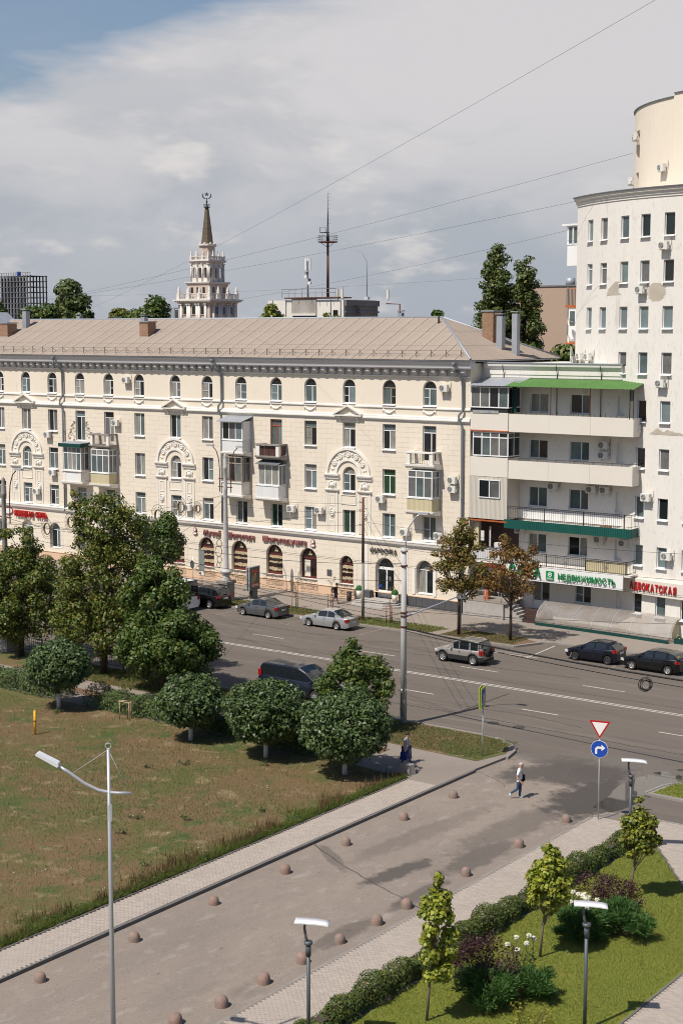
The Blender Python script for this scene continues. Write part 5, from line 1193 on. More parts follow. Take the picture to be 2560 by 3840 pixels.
star = [((.62 if k % 2 == 0 else .25)*sin(pi*k/5), (.62 if k % 2 == 0 else .25)*cos(pi*k/5)) for k in range(10)]
MB().prism_y(star, -.06, .06).build('star', 'dark_metal', em, (0,0,.25))
for s in (-1,1): MB().tube([(s*.95*sin(t_), 0, -.95*cos(t_)*1.05) for t_ in np.linspace(.15,2.15,10)], [.06,.1,.13,.15,.16,.16,.15,.12,.08,.03], 6).build('wreath', 'dark_metal', em)
# ---- rooftop plant rooms with antennas
TB = thing('plant_room_building', 'white brick rooftop plant rooms with rust stains behind the cream roof', 'building', (-110.5, 150.3, 0))
MB().box(-11.8,0,0,7,10,26.75).build('wall', 'tech_white', TB); MB().box(-.02,.05,.3,7.2,10,26.65).box(.05,.25,.2,7.3,26.0,26.7).box(.05,.22,.2,7.3,25.2,25.4).build('side_wall_shade', 'tech_grey', TB)  # shade of the side turned from the sun is put into its grey
MB().box(-7.9,-4.1,-.15,.02,25.1,26.9).build('recess_panel', 'concrete_panel', TB); MB().box(-7.9,-4.1,-.3,.0,24.85,25.1).build('band', 'tech_white', TB); MB().box(-7.8,-4.2,-.1,-.02,22,24.85).build('glass_blocks', 'blue_brick', TB); MB().box(-9,-.6,-.25,2.5,26.95,27.1).build('rusty_roof', 'rust', TB)
for x in (-10.2,-1.2): MB().box(-.35,.35,-.05,0,0,.7).build('window', 'pane_dark', TB, (x, -.01, 24.8))
for x in (-11.0,-8.9,-1.9,-.4): MB().tube([(x,-.08,22),(x,-.08,26.8)], .05, 5).build('pipe', 'tech_grey', TB)
b = MB()
for k in range(9): b.cyl((-9+k*1.05,-.7,27.1), (-9+k*1.05,-.7,28.1), .03, n=4)
b.tube([(-9,-.7,28.1),(-.6,-.7,28.1)], .035, 4).tube([(-9,-.7,27.6),(-.6,-.7,27.6)], .025, 4); b.build('roof_railing', 'tech_grey', TB)
MB().tube([(5.2,4.5,22),(5.2,4.5,26.2),(3.2,4.5,26.3)], .09, 6).build('vent_pipe', 'rust', TB); MB().box(2.2,6,3,6,20,23.3).build('annex', 'tech_white', TB)
b = MB()
for s in (-.25,.25): b.tube([(1.1,2.5+s,22),(.1,2.5+s,26.8)], .05, 4)
for k in range(12): b.tube([(1.1-k*.085,2.25,22+.4*k),(1.1-k*.085,2.75,22+.4*k)], .04, 4)
b.build('ladder', 'rust', TB)
an = thing('lattice_mast', 'tall rusty antenna mast with a round platform and thin whip', 'mast', (-113.4, 151.0, 26.9)); an.scale = (.95, .95, .535)
MB().cyl((0,0,0),(0,0,13.2),.18,.14,n=8).build('tube', 'rust', an); MB().lathe([(0,12.6),(1.25,12.75),(1.3,12.95),(0,12.95)], n=14).build('platform', 'rust', an)
b = MB()
for zz_ in (13.4,13.9,14.3): b.tube([(1.25*cos(pi*k/10),1.25*sin(pi*k/10),zz_) for k in range(21)], .035, 4)
for k in range(8): b.cyl((1.25*cos(pi*k/4),1.25*sin(pi*k/4),12.9),(1.25*cos(pi*k/4),1.25*sin(pi*k/4),14.3),.03,n=4)
b.build('platform_rail', 'dark_metal', an)
b = MB(); b.cyl((0,0,13),(0,0,16.5),.16,.12,n=6)
for k in range(3): b.tube([(0,0,11.6),(1.0*cos(k*2.1),1.0*sin(k*2.1),12.7)], .05, 4)
b.box(-1.0,.0,-.4,.4,14.95,15.1).box(-1.0,-.95,-.4,-.35,15,16.2).box(-.1,-.05,-.4,-.35,15,16.2).box(-1.0,-.05,-.4,-.35,16.15,16.2); b.build('upper_post', 'dark_metal', an)
b = MB(); b.cyl((0,0,16),(0,0,23.8),.1,.05,n=5)
for k in range(9): zz_ = 17+k*.85; b.box(-.12,.4,-.03,.03,zz_,zz_+.06)
b.build('whip', 'tech_grey', an)
cm = thing('cell_antenna', 'white panel cell antenna cluster on a short mast', 'antenna', (-116.2, 150.6, 27.1)); cm.scale = (.8, .8, .58)
MB().cyl((0,0,0),(0,0,8.2),.12,n=6).build('mast', 'cornice_grey', cm)
for k in range(3): a = 2.1*k+.4; MB().obox((.42*cos(a),.42*sin(a),7.0), (.3,.16,2.4), a+pi/2).build('panel', 'sign_white', cm)
for k in range(4): a = 1.6*k; MB().obox((.35*cos(a),.35*sin(a),3.0+k*.7), (.5,.3,.55), a).build('radio_box', 'tech_grey' if k%2 else 'sign_white', cm)
for i, (x, y, h) in enumerate(((-111.6,150.5,1.9),(-110.9,150.6,2.0),(-108.6,157.0,2.0))):
    o = thing('panel_antenna', 'pale panel antenna on the plant room roof, %s' % ('left of a close pair','right of a close pair','alone at the far corner')[i], 'antenna', (x, y, 26.7)); o.scale = (.7,.7,.55); MB().cyl((0,.2,0),(0,.2,h+1),.06,n=5).build('mast', 'tech_grey', o); MB().box(-.2,.2,-.15,.1,.4,.4+h).build('panel', 'cream_dirty', o)
o = thing('whip_antenna', 'thin bent whip antenna right of the tall rusty mast', 'antenna', (-108.6, 152.5, 26.7)); o.scale = (.9,.9,.5); MB().tube([(0,0,0),(0,0,5.5),(-.05,0,9.5),(-.9,0,11.6),(-3.2,0,12.6)], [.06,.05,.04,.025,.015], 5).build('whip', 'tech_grey', o); MB().box(-.3,.3,-.2,.2,.1,.8).build('box', 'cornice_grey', o)
# ---- unfinished concrete frame
CF = thing('concrete_frame_building', 'unfinished dark concrete frame tower with open floors at the far edge', 'building', (-657, 595, 0))
for k in range(11): MB().box(-30,0,0,13,54-3.05*k-.35,54-3.05*k).build('floor_slab', 'concrete_new', CF)
for i in range(12):
    for j in range(2): MB().box(-.55-2.68*i,-2.68*i,.05+12*j,.65+12*j,0,54.2).build('column', 'concrete_new', CF)
for i in range(4,12,1): MB().box(-2.68*i+.05,-2.68*i+2.1,4,4.3,20,53).build('infill_wall', 'blue_brick', CF)
b = MB()
for k in range(16): b.box(-30+2*k-.1,-30+2*k+.1,0,.2,54.1,55.8)
b.box(-30,0,0,.1,55.6,55.8).build('edge_fence', 'concrete_new', CF); MB().box(-14.5,-13,3,5,54.1,56.5).build('tank', 'sign_blue', CF)
# ---- beige block behind the poplar
BG = thing('beige_block', 'plain beige block behind the poplar tree', 'building', (-80.5, 140, 0)); MB().box(0,7.6,0,12,0,27.5).build('wall', 'beige_wall', BG); MB().box(-.1,7.7,-.1,12.1,27.5,27.65).build('roof_edge', 'tech_grey', BG); MB().cyl((5.2,2,27.6),(5.2,2,28.4),.5,n=10).cyl((6.4,2,27.6),(6.4,2,28.4),.5,n=10).build('roof_fans', 'zinc', BG)
MB().tube([(6.0,-.05,12),(6.0,-.05,27.4)], .06, 6).build('rain_pipe', 'tech_grey', BG)
# ================================================================ vehicles
mat('tyre', (.018,.017,.016), .85); mat('rim_silver', (.5,.5,.5), .35, metal=.6); mat('rim_dark', (.1,.1,.1), .4, metal=.5)
mat('glass_car', (.012,.016,.02), .04, spec=.8); mat('lamp_red', (.3,.008,.008), .2, coat=.6); mat('lamp_clear', (.6,.6,.58), .1, coat=.6); mat('plastic_black', (.02,.02,.021), .6); mat('plate_white', (.65,.65,.63), .5)
mat('paint_grey', (.10,.105,.11), .28, metal=.35, coat=.8); mat('paint_silver', (.42,.42,.42), .3, metal=.5, coat=.7); mat('paint_beige', (.36,.335,.3), .3, metal=.45, coat=.7); mat('paint_navy', (.004,.005,.012), .3, coat=.5, spec=.3); mat('paint_black', (.004,.004,.005), .3, coat=.5, spec=.3); mat('paint_white', (.72,.72,.7), .35, coat=.5); mat('paint_darkblue', (.01,.014,.026), .3, metal=.1, coat=.5, spec=.3); mat('sticker_yellow', (.7,.55,.02), .5)
def wheel(par, x, y, r, side, rim):
    w = put('wheel', None, par, (x, y, r))
    def ty():
        b = MB(); b.lathe([(r*.62,-.1),(r*.95,-.1),(r,-.06),(r,.06),(r*.95,.1),(r*.62,.1)], n=22); b.v = [(a, c, d) for a, d, c in b.v]; return b.mesh('tyre', 'tyre')
    put('tyre', once(('tyre', r), ty), w)
    def ri():
        b = MB(); b.lathe([(0,-.07),(.05,-.085),(r*.14,-.08)], n=12); b.lathe([(r*.54,-.04),(r*.56,-.1),(r*.66,-.1)], n=22); b.lathe([(0,-.02),(r*.6,-.02)], n=16, m=1)
        for k in range(7):
            a = 2*pi*k/7; c = np.array((cos(a), sin(a))); n_ = np.array((-sin(a), cos(a)))
            P = [c*r*.1+n_*.03, c*r*.58+n_*.045, c*r*.58-n_*.045, c*r*.1-n_*.03]; b.add([(p[0],p[1],-.085) for p in P], [(0,1,2,3)])
        b.v = [(a, c, d) for a, d, c in b.v]; return b.mesh('rim', [rim, 'plastic_black'])
    o = put('rim', once(('rim', r, rim), ri), w)
    if side > 0: w.rotation_euler = (0, 0, pi)
def car(label, cat, loc, rz, paint, L, W, H, wb, fo, top, belt, roof, pill, r=.31, rim='rim_silver', zb=.2, low=None, group='cars on the main street', name='car', plan=None, rearlamp=None, spare=False, roofw=.74, rails=False, hl=None, n=64):
    """top: silhouette points of hood/boot height (x,z); roof: greenhouse silhouette (x,z); pill: x ranges of pillars; x from the nose"""
    t = thing(name, label, cat, loc, rz, group)
    xs = np.linspace(0, L, n); wx = [fo, fo+wb]
    zbelt = np.interp(xs, *zip(*top)); zroof = np.interp(xs, *zip(*roof), left=0, right=0)
    pl_ = plan or [(0,.74),(.12,.86),(.45,.96),(1.,1.),(L-.9,1.),(L-.3,.95),(L-.08,.87),(L,.8)]
    hw = np.interp(xs, *zip(*pl_))*W/2
    zl = np.full(n, zb)
    for c in wx:
        d = np.abs(xs-c); ra = r+.07; m_ = d < ra; zl[m_] = np.maximum(zl[m_], r + np.sqrt(ra*ra - d[m_]**2))
    noseb = np.interp(xs, [0,.1,.3,L-.3,L-.08,L], [.16,.05,0,0,.05,.14]); zl = zl + noseb
    body = MB(); lowm = MB(); k0 = 7
    sec = []
    for i in range(n):
        w, zb_, zt = hw[i], zl[i], max(zbelt[i], zl[i]+.05); mid = max(zb_+.03, .5*(zb_+zt))
        sec.append([(w*.95, zb_), (w, max(zb_+.015, min(.42, zt-.05))), (w*1.0, max(zb_+.02, mid)), (w*.985, zt-.07 if zt-.07 > mid else mid+.01), (w*.93, zt-.01), (w*.6, zt+.015), (0, zt+.03)])
    for s in (-1, 1):
        vs = [(xs[i], s*p[0], p[1]) for i in range(n) for p in sec[i]]; fs = []
        for i in range(n-1):
            for j in range(k0-1):
                f = (i*k0+j, (i+1)*k0+j, (i+1)*k0+j+1, i*k0+j+1); fs.append(f if s < 0 else f[::-1])
        body.add(vs, fs, 0, True)
    for i in (0, n-1):      # nose and tail caps
        P = [(xs[i], -p[0], p[1]) for p in sec[i]] + [(xs[i], p[0], p[1]) for p in sec[i][-2::-1]]
        body.add(P, [tuple(range(len(P))) if i else tuple(range(len(P)-1,-1,-1))], 0)
    Hm = zroof.max(); regs = {}
    gi = [i for i in range(n) if zroof[i] > zbelt[i]+.01]; gi = range(max(0, gi[0]-1), min(n, gi[-1]+2)); gl = list(gi)
    g = []
    for i in gl:
        zt = max(zroof[i], zbelt[i]+.005); f = (zt-zbelt[i])/(Hm-zbelt[i]+1e-6); w = hw[i]
        g.append([(w*.925, zbelt[i]-.01), (w*(.925-(.925-roofw-.06)*f), zbelt[i]+(zt-zbelt[i])*.9), (w*(.925-(.925-roofw+.02)*f), zt), (w*.4, zt+.025*f), (0, zt+.035*f)])
    for a in range(len(gl)-1):
        xm = (xs[gl[a]]+xs[gl[a+1]])/2; zm = (zroof[gl[a]]+zroof[gl[a+1]])/2; flat = zm > Hm-.075*Hm/1.5; slope = abs(zroof[gl[a+1]]-zroof[gl[a]])/(xs[1]-xs[0])
        front = xm < (roof[0][0]+roof[-1][0])/2
        for s in (-1, 1):
            for j in range(4):
                P = [(xs[gl[a]], s*g[a][j][0], g[a][j][1]), (xs[gl[a+1]], s*g[a+1][j][0], g[a+1][j][1]), (xs[gl[a+1]], s*g[a+1][j+1][0], g[a+1][j+1][1]), (xs[gl[a]], s*g[a][j+1][0], g[a][j+1][1])]
                if s > 0: P = P[::-1]
                if j == 0:
                    pil = any(x0 <= xm <= x1 for x0, x1 in pill) or slope > .35 and not flat and (zm < Hm*.9)
                    kk = 'p' if pil else ('s', s, sum(xm > x1 for x0, x1 in pill))
                elif j == 1: kk = 'p'
                else: kk = 'p' if slope < .22 else ('w' if front else 'r')
                if kk == 'p': body.add(P, [(0,1,2,3)], 0, True)
                else: regs.setdefault(kk, MB()).add(P, [(0,1,2,3)], 0, True)
    body.build('body', paint, t)
    for kk, b in regs.items(): b.build('windshield' if kk == 'w' else 'rear_window' if kk == 'r' else 'side_window', 'glass_car', t)
    for c in wx:
        for s in (-1, 1): wheel(t, c, s*(W/2-.11), r, s, rim)
        b = MB(); b.box(c-r-.05, c+r+.05, -W/2+.24, W/2-.24, .1, r*2+.08); b.build('wheel_well', 'plastic_black', t)
    MB().box(fo*.5, L-.3, -W/2+.2, W/2-.2, zb-.02, zb+.1).build('underbody', 'plastic_black', t)
    if low:      # unpainted lower cladding
        for s in (-1, 1):
            b = MB()
            for i in range(n-1):
                P = [(xs[i], s*(hw[i]*1.012), zl[i]), (xs[i+1], s*(hw[i+1]*1.012), zl[i+1]), (xs[i+1], s*(hw[i+1]*1.012), max(low, zl[i+1]+.06)), (xs[i], s*(hw[i]*1.012), max(low, zl[i]+.06))]
                b.add(P if s < 0 else P[::-1], [(0,1,2,3)])
            b.build('cladding', 'plastic_black', t)
    zh = float(np.interp(.15, *zip(*top)))-.12; rl = rearlamp or (.72,.95,.05)
    for s in (-1, 1):
        MB().obox((.10+.06, s*W*.36, zh), (.3,.3,.16), s*.35).build('headlight', 'lamp_clear', t)
        yy = s*W*.405; MB().box(L-.12, L+.012, min(yy-s*.14, yy+s*.09), max(yy-s*.14, yy+s*.09), rl[0], rl[1]).box(L-.3, L-.1, min(s*W*.455, s*W*.495), max(s*W*.455, s*W*.495), rl[0]+.02, rl[1]).build('tail_light', 'lamp_red', t)
        xa = roof[0][0]+.38; MB().ball((xa, s*(W/2+.07), float(np.interp(xa, *zip(*top)))+.06), .09, 8, 5, z=.8).build('side_mirror', paint, t)
        for xh in ([fo+wb*.56, fo+wb*.93] if cat != 'van' else [fo+wb*.5]): MB().box(xh-.09, xh+.09, min(s*(W/2-.01), s*(W/2+.025)), max(s*(W/2-.01), s*(W/2+.025)), float(np.interp(xh, *zip(*top)))-.17, float(np.interp(xh, *zip(*top)))-.13).build('door_handle', paint if paint != 'paint_white' else 'plastic_black', t)
    MB().box(L-.02,L+.035,-.26,.26,rl[0]-.12,rl[0]).build('number_plate', 'plate_white', t); MB().box(-.03,.03,-.26,.26,.42,.53).build('number_plate', 'plate_white', t)
    MB().box(-.01,.1,-.55,.55,zh-.12,zh+.02).build('grille', 'plastic_black', t); MB().box(L-.16,L+.02,-W*.4,W*.4,.3,.48).build('rear_bumper', 'plastic_black' if low else paint, t)
    for xd in (fo+.42, fo+wb*.55, fo+wb-.12):
        for s in (-1,1): MB().box(xd-.008, xd+.008, min(s*(W/2-.02), s*(W/2+.004)), max(s*(W/2-.02), s*(W/2+.004)), zb+.12, float(np.interp(xd, *zip(*top)))-.02).build('door_seam', 'plastic_black', t)
    if spare:
        o = put('spare_wheel', None, t, (L+.1, -.05, .93), pi/2); b = MB(); b.lathe([(r*.3,-.1),(r*.9,-.1),(r,-.05),(r,.08),(r*.3,.08)], n=20); b.v = [(a,c,d) for a,d,c in b.v]; b.build('tyre', 'tyre', o)
    if rails:
        for s in (-1,1): MB().tube([(roof[1][0]+.1,s*W*.36,H-.03),(roof[1][0]+.2,s*W*.36,H+.04),(roof[-2][0]-.3,s*W*.36,H+.04),(roof[-2][0]-.15,s*W*.36,H-.03)], .02, 6).build('roof_rail', 'plastic_black' if paint != 'paint_beige' else paint, t)
    return t
car('dark grey four-door sedan parked at the far kerb beside the advert panel', 'car', (-79.6,94.15,0), 0, 'paint_grey', 4.41, 1.76, 1.49, 2.63, .85,
    [(0,.62),(.12,.72),(.5,.86),(1.25,.97),(2.2,1.0),(3.6,1.03),(3.95,1.06),(4.3,1.04),(4.41,.98)], None, [(1.1,.97),(1.95,1.42),(2.4,1.49),(3.0,1.47),(3.85,1.06)], [(2.5,2.6),(3.35,3.5)], rearlamp=(.78,.98,0))
car('silver saloon with a long roof line parked before the thin rusty pole', 'car', (-72.55,93.65,0), 0, 'paint_silver', 4.7, 1.75, 1.46, 2.70, .93,
    [(0,.58),(.12,.7),(.5,.8),(1.35,.92),(2.3,.95),(3.9,.98),(4.25,1.0),(4.6,.96),(4.7,.9)], None, [(1.2,.92),(2.05,1.4),(2.6,1.46),(3.2,1.43),(4.15,1.0)], [(2.65,2.74),(3.5,3.62)], rearlamp=(.7,.92,0))
car('beige and dark grey off-road car with spare wheel on its tailgate driving by', 'car', (-57.05,89.15,0), 0, 'paint_beige', 3.95, 1.72, 1.66, 2.45, .72,
    [(0,.72),(.1,.86),(.5,.95),(1.15,1.02),(2.2,1.05),(3.6,1.08),(3.9,1.06),(3.95,1.0)], None, [(1.05,1.02),(1.6,1.55),(1.95,1.64),(3.2,1.66),(3.55,1.62),(3.9,1.08)], [(2.0,2.08),(2.85,2.94),(3.5,3.6)], r=.36, low=.62, zb=.3, spare=True, rails=True, roofw=.78, rearlamp=(.78,1.1,0))
car('navy blue hatchback parked between the orange tree and the black hatchback', 'car', (-49.85,94.9,0), 0, 'paint_navy', 4.0, 1.73, 1.48, 2.51, .82,
    [(0,.6),(.1,.72),(.5,.85),(1.2,.98),(2.2,1.02),(3.5,1.08),(3.9,1.05),(4.0,.95)], None, [(.95,.96),(1.85,1.42),(2.4,1.48),(3.2,1.44),(3.6,1.34),(3.95,1.05)], [(2.3,2.4),(3.2,3.45)], rim='rim_dark', rearlamp=(.85,1.08,0))
kc = car('black hatchback with a yellow sticker on its rear window at the picture edge', 'car', (-45.35,94.6,0), RAD(-2), 'paint_black', 4.35, 1.8, 1.5, 2.65, .88,
    [(0,.62),(.1,.74),(.5,.86),(1.25,.98),(2.3,1.03),(3.7,1.1),(4.2,1.08),(4.35,1.0)], None, [(1.05,.97),(1.95,1.44),(2.5,1.5),(3.5,1.46),(3.9,1.36),(4.28,1.08)], [(2.45,2.55),(3.4,3.6)], rearlamp=(.8,.98,0))
MB().box(4.0,4.04,-.5,-.34,1.14,1.27).build('sticker', 'sticker_yellow', kc, (.1,0,0))
car('black estate car with red tail lamps parked behind the white minibus', 'car', (-86.5,94.75,0), 0, 'paint_black', 4.7, 1.83, 1.72, 2.67, .95,
    [(0,.75),(.1,.9),(.5,1.0),(1.3,1.1),(2.4,1.12),(4.2,1.15),(4.6,1.12),(4.7,1.0)], None, [(1.15,1.08),(1.95,1.62),(2.5,1.71),(3.9,1.7),(4.25,1.6),(4.62,1.12)], [(2.5,2.6),(3.5,3.6),(4.05,4.2)], r=.35, zb=.26, rails=True, roofw=.78, rearlamp=(.95,1.12,0))
car('dark blue passenger van driving past behind the clipped round trees', 'van', (-55.4,74.55,0), pi, 'paint_darkblue', 5.1, 1.92, 1.93, 3.2, .88,
    [(0,.72),(.1,.86),(.45,.98),(1.0,1.1),(1.6,1.14),(4.6,1.18),(5.05,1.16),(5.1,1.0)], None, [(.75,1.02),(1.6,1.68),(2.1,1.9),(2.6,1.93),(4.6,1.9),(4.92,1.82),(5.06,1.16)], [(2.25,2.36),(3.5,3.58),(4.75,4.9)], r=.34, roofw=.8, plan=[(0,.7),(.15,.85),(.5,.95),(1.,1.),(4.6,1.),(5.0,.97),(5.1,.93)], rearlamp=(1.1,1.5,0)).scale = (1.08,1.04,1.04)
car('white minibus stopped in the far lane behind the big trees', 'minibus', (-89.3,92.1,0), 0, 'paint_white', 6.1, 2.05, 2.55, 3.75, .95,
    [(0,.8),(.1,.95),(.4,1.1),(.9,1.3),(1.5,1.35),(5.6,1.4),(6.05,1.4),(6.1,1.2)], None, [(.7,1.2),(1.5,2.2),(1.9,2.5),(2.6,2.55),(5.5,2.55),(5.95,2.5),(6.08,1.4)], [(2.2,2.34),(3.4,3.5),(4.6,4.7),(5.7,5.95)], r=.35, roofw=.86, plan=[(0,.75),(.15,.88),(.5,.97),(1.,1.),(5.8,1.),(6.0,.98),(6.1,.95)], rearlamp=(.9,1.3,0), zb=.32)
# ================================================================ people
mat('skin', (.45,.24,.16), .6); mat('shirt_white', (.74,.73,.74), .85, .2, 6); mat('jeans', (.045,.085,.15), .9, .5, 5, col2=(.02,.035,.075)); mat('shoe_white', (.75,.74,.7), .6); mat('shoe_black', (.02,.02,.02), .6); mat('hair_grey', (.42,.4,.38), .8); mat('hair_black', (.015,.012,.01), .6)
mat('tee_grey', (.3,.31,.35), .9, .2, 6); mat('trousers_print', (.02,.025,.08), .9, .9, 9, col2=(.16,.15,.24)); mat('cloth_black', (.012,.012,.014), .9); mat('shorts_navy', (.01,.018,.04), .9); mat('bag_blue', (.008,.025,.15), .5)
def skin_body(name, J, E, mats, pick, parent, sub=2):
    """J: joint -> (x,y,z,radius); E: bones; pick(co) -> material index"""
    me = bpy.data.meshes.new(name); ks = list(J); ix = {k: i for i, k in enumerate(ks)}
    me.from_pydata([J[k][:3] for k in ks], [(ix[a], ix[b]) for a, b in E], [])
    o = bpy.data.objects.new(name, me); COL.objects.link(o)
    sk = o.modifiers.new('s', 'SKIN'); sk.use_smooth_shade = True
    for i, k in enumerate(ks):
        v = me.skin_vertices[0].data[i]; r_ = J[k][3]; v.radius = (r_, r_) if not isinstance(r_, tuple) else r_; v.use_root = (k == 'pelvis')
    sb_ = o.modifiers.new('b', 'SUBSURF'); sb_.levels = sub; sb_.render_levels = sub
    dg = bpy.context.evaluated_depsgraph_get(); m2 = bpy.data.meshes.new_from_object(o.evaluated_get(dg))
    bpy.data.objects.remove(o); bpy.data.meshes.remove(me)
    m2.materials.clear()
    for m_ in mats: m2.materials.append(M[m_])
    for p in m2.polygons: p.material_index = pick(p.center); p.use_smooth = True
    return put(name, m2, parent)
def person(label, loc, rz, J, mats, pick, hair, hairm, shoes, extra=None, scale=1.):
    t = thing('person', label, 'person', loc, rz, 'people walking'); t.scale = (scale,)*3
    E = [('pelvis','waist'),('waist','chest'),('chest','neck'),('neck','chin'),('chin','head'),('head','crown'),('chest','shl'),('shl','ell'),('ell','wrl'),('wrl','hal'),('hal','fil'),('chest','shr'),('shr','elr'),('elr','wrr'),('wrr','har'),('har','fir'),
         ('pelvis','hil'),('hil','knl'),('knl','anl'),('anl','tol'),('pelvis','hir'),('hir','knr'),('knr','anr'),('anr','tor')]
    segs = []
    for a, c in E:
        k = a + c
        m_ = 0 if ('wr' in k or 'ha' in k or 'neckchin' in k or 'head' in k) else 1 if ('sh' in k or k in ('waistchest','chestneck')) else 2
        if k.startswith('kn') and pick == 'bare': m_ = 0
        segs.append((np.array(J[a][:3]), np.array(J[c][:3]), np.mean(J[a][3]), np.mean(J[c][3]), m_, k))
    def pk(co):
        p = np.array(co); best = (9., 1)
        for A, B, ra, rb, m_, k in segs:
            d = B - A; u = min(1, max(0, float((p-A)@d/(d@d)))); q_ = np.linalg.norm(p - A - d*u)/(ra + (rb-ra)*u)
            mm = m_
            if k == 'pelviswaist': mm = 1 if p[2] > 1.0 else 2
            if k.startswith('sh') and u > .62: mm = 0
            if q_ < best[0]: best = (q_, mm)
        return best[1]
    skin_body('body', J, E, mats, pk, t)
    hd = J['head']; b = MB()
    hair(b, hd); b.build('hair', hairm, t)
    for s in ('l','r'):
        a, c = np.array(J['an'+s][:3]), np.array(J['to'+s][:3]); d = (c-a)
        b = MB(); heel = a - d*.35 + np.array((0,0,-.03)); b.tube([heel, a+d*.1+np.array((0,0,-.02)), a+d*.7, c+d*.15], [.04,.058,.052,.03], 8); b.build('shoe', shoes, t)
        # hand: palm from the body chain, thumb and fingers as their own short pieces
        w_, h_ = np.array(J['wr'+s][:3]), np.array(J['ha'+s][:3]); dd = (h_-w_)/np.linalg.norm(h_-w_)
        f = MB()
        for i, (o_, ln) in enumerate(((-.03,.075),(-.01,.085),(.01,.08),(.03,.065))): p0 = h_ + dd*.02 + np.array((o_,0,0)); f.tube([p0, p0+dd*ln*.6, p0+dd*ln+np.array((0,-.012,0))], [.011,.010,.008], 6)
        p0 = h_ - dd*.02 + np.array((.035,0,0)); f.tube([p0, p0+dd*.03+np.array((.02,0,0)), p0+dd*.06+np.array((.022,0,0))], [.012,.011,.009], 6)
        f.build('fingers', 'skin', t)
    f = MB(); f.ball((hd[0]+.105, hd[1], hd[2]-.02), .02, 6, 4, z=1.5); f.ball((hd[0]+.01, hd[1]-.085, hd[2]-.01), .025, 6, 4, z=1.4); f.ball((hd[0]+.01, hd[1]+.085, hd[2]-.01), .025, 6, 4, z=1.4); f.build('face', 'skin', t)
    f = MB()
    for s in (-1,1): f.ball((hd[0]+.088, s*.034, hd[2]+.012), .013, 6, 4)
    f.box(hd[0]+.085, hd[0]+.1, -.025, .025, hd[2]-.075, hd[2]-.065); f.build('eyes_and_mouth', 'cloth_black', t)
    if extra: extra(t)
    return t
# walker in white shirt: facing local +x, one leg back with the heel lifted
JW = dict(pelvis=(0,0,.95,.15),waist=(.03,0,1.1,(.17,.16)),chest=(.03,0,1.32,(.17,.15)),neck=(.06,0,1.5,.065),chin=(.09,0,1.58,.075),head=(.11,0,1.66,.098),crown=(.1,0,1.73,.085),
    shl=(.01,.2,1.42,.075),ell=(-.03,.25,1.14,.052),wrl=(.1,.25,.92,.04),hal=(.14,.24,.84,.042),fil=(.17,.24,.79,.03),shr=(.0,-.2,1.42,.075),elr=(-.06,-.26,1.13,.052),wrr=(.1,-.27,.93,.04),har=(.16,-.26,.85,.042),fir=(.19,-.26,.79,.03),
    hil=(.02,.1,.88,.105),knl=(.06,.1,.49,.075),anl=(.03,.1,.08,.055),tol=(.17,.1,.045,.04),hir=(0,-.1,.88,.105),knr=(-.05,-.1,.5,.075),anr=(-.38,-.1,.27,.055),tor=(-.42,-.1,.13,.04))
def hair_short(b, hd): b.ball((hd[0]-.02, hd[1], hd[2]+.05), .105, 10, 7, z=.85)
def bag_strap(t): MB().tube([(-.1,-.16,1.42),(.1,-.06,1.4),(.19,.06,1.22),(.17,.2,1.02)], .014, 5).tube([(-.1,-.16,1.42),(-.15,.0,1.3),(-.08,.16,1.1),(.1,.22,1.02)], .014, 5).build('bag_strap', 'cloth_black', t); MB().obox((.15,.22,.98), (.24,.09,.3), .2).build('shoulder_bag', 'cloth_black', t)
person('person in white shirt and blue jeans with a black shoulder bag crossing the side street', (-36.3,64.0,.005), RAD(24), JW, ['skin','shirt_white','jeans'], None, hair_short, 'hair_grey', 'shoe_white', bag_strap, 1.02)
JL = dict(JW); JL.update(knl=(.1,.1,.5,.085),anl=(.22,.1,.1,.06),tol=(.34,.1,.05,.04),hil=(.02,.1,.88,.12),hir=(0,-.1,.88,.12),knr=(-.06,-.1,.48,.085),anr=(-.2,-.1,.12,.06),tor=(-.1,-.1,.05,.04),elr=(-.03,-.24,1.13,.048),wrr=(.0,-.26,.9,.036),har=(.01,-.26,.82,.038),fir=(.02,-.26,.76,.028),chest=(.05,0,1.3,(.18,.15)))
def hair_bun(b, hd): b.ball((hd[0]-.02, hd[1], hd[2]+.04), .108, 10, 7, z=.9); b.ball((hd[0]-.13, hd[1], hd[2]-.0), .055, 8, 5)
def lady_extra(t):
    for s in (-1,1): MB().lathe([(.19,.28),(.17,.5),(.15,.8),(.16,1.0)], ((.12 if s > 0 else -.1)*.9, s*.1, 0), 14).build('trouser_leg', 'trousers_print', t)
    MB().prism_y([(-.22,.72),(.12,.72),(.16,.3),(-.26,.3)], -.34, -.2).tube([(-.15,-.27,.72),(0,-.27,.82),(.08,-.27,.72)], .01, 5).build('carrier_bag', 'bag_blue', t)
person('person in grey t-shirt and wide dark patterned trousers carrying a blue bag', (-43.95,65.4,.125), RAD(14), JL, ['skin','tee_grey','trousers_print'], None, hair_bun, 'hair_black', 'shoe_black', lady_extra, .96)
JB = dict(JW); JB.update(knl=(.08,.1,.5,.075),anl=(.18,.1,.08,.052),tol=(.31,.1,.045,.04),elr=(-.14,-.25,1.15,.05),wrr=(-.2,-.27,.92,.038),har=(-.2,-.27,.84,.04),fir=(-.19,-.27,.78,.03))
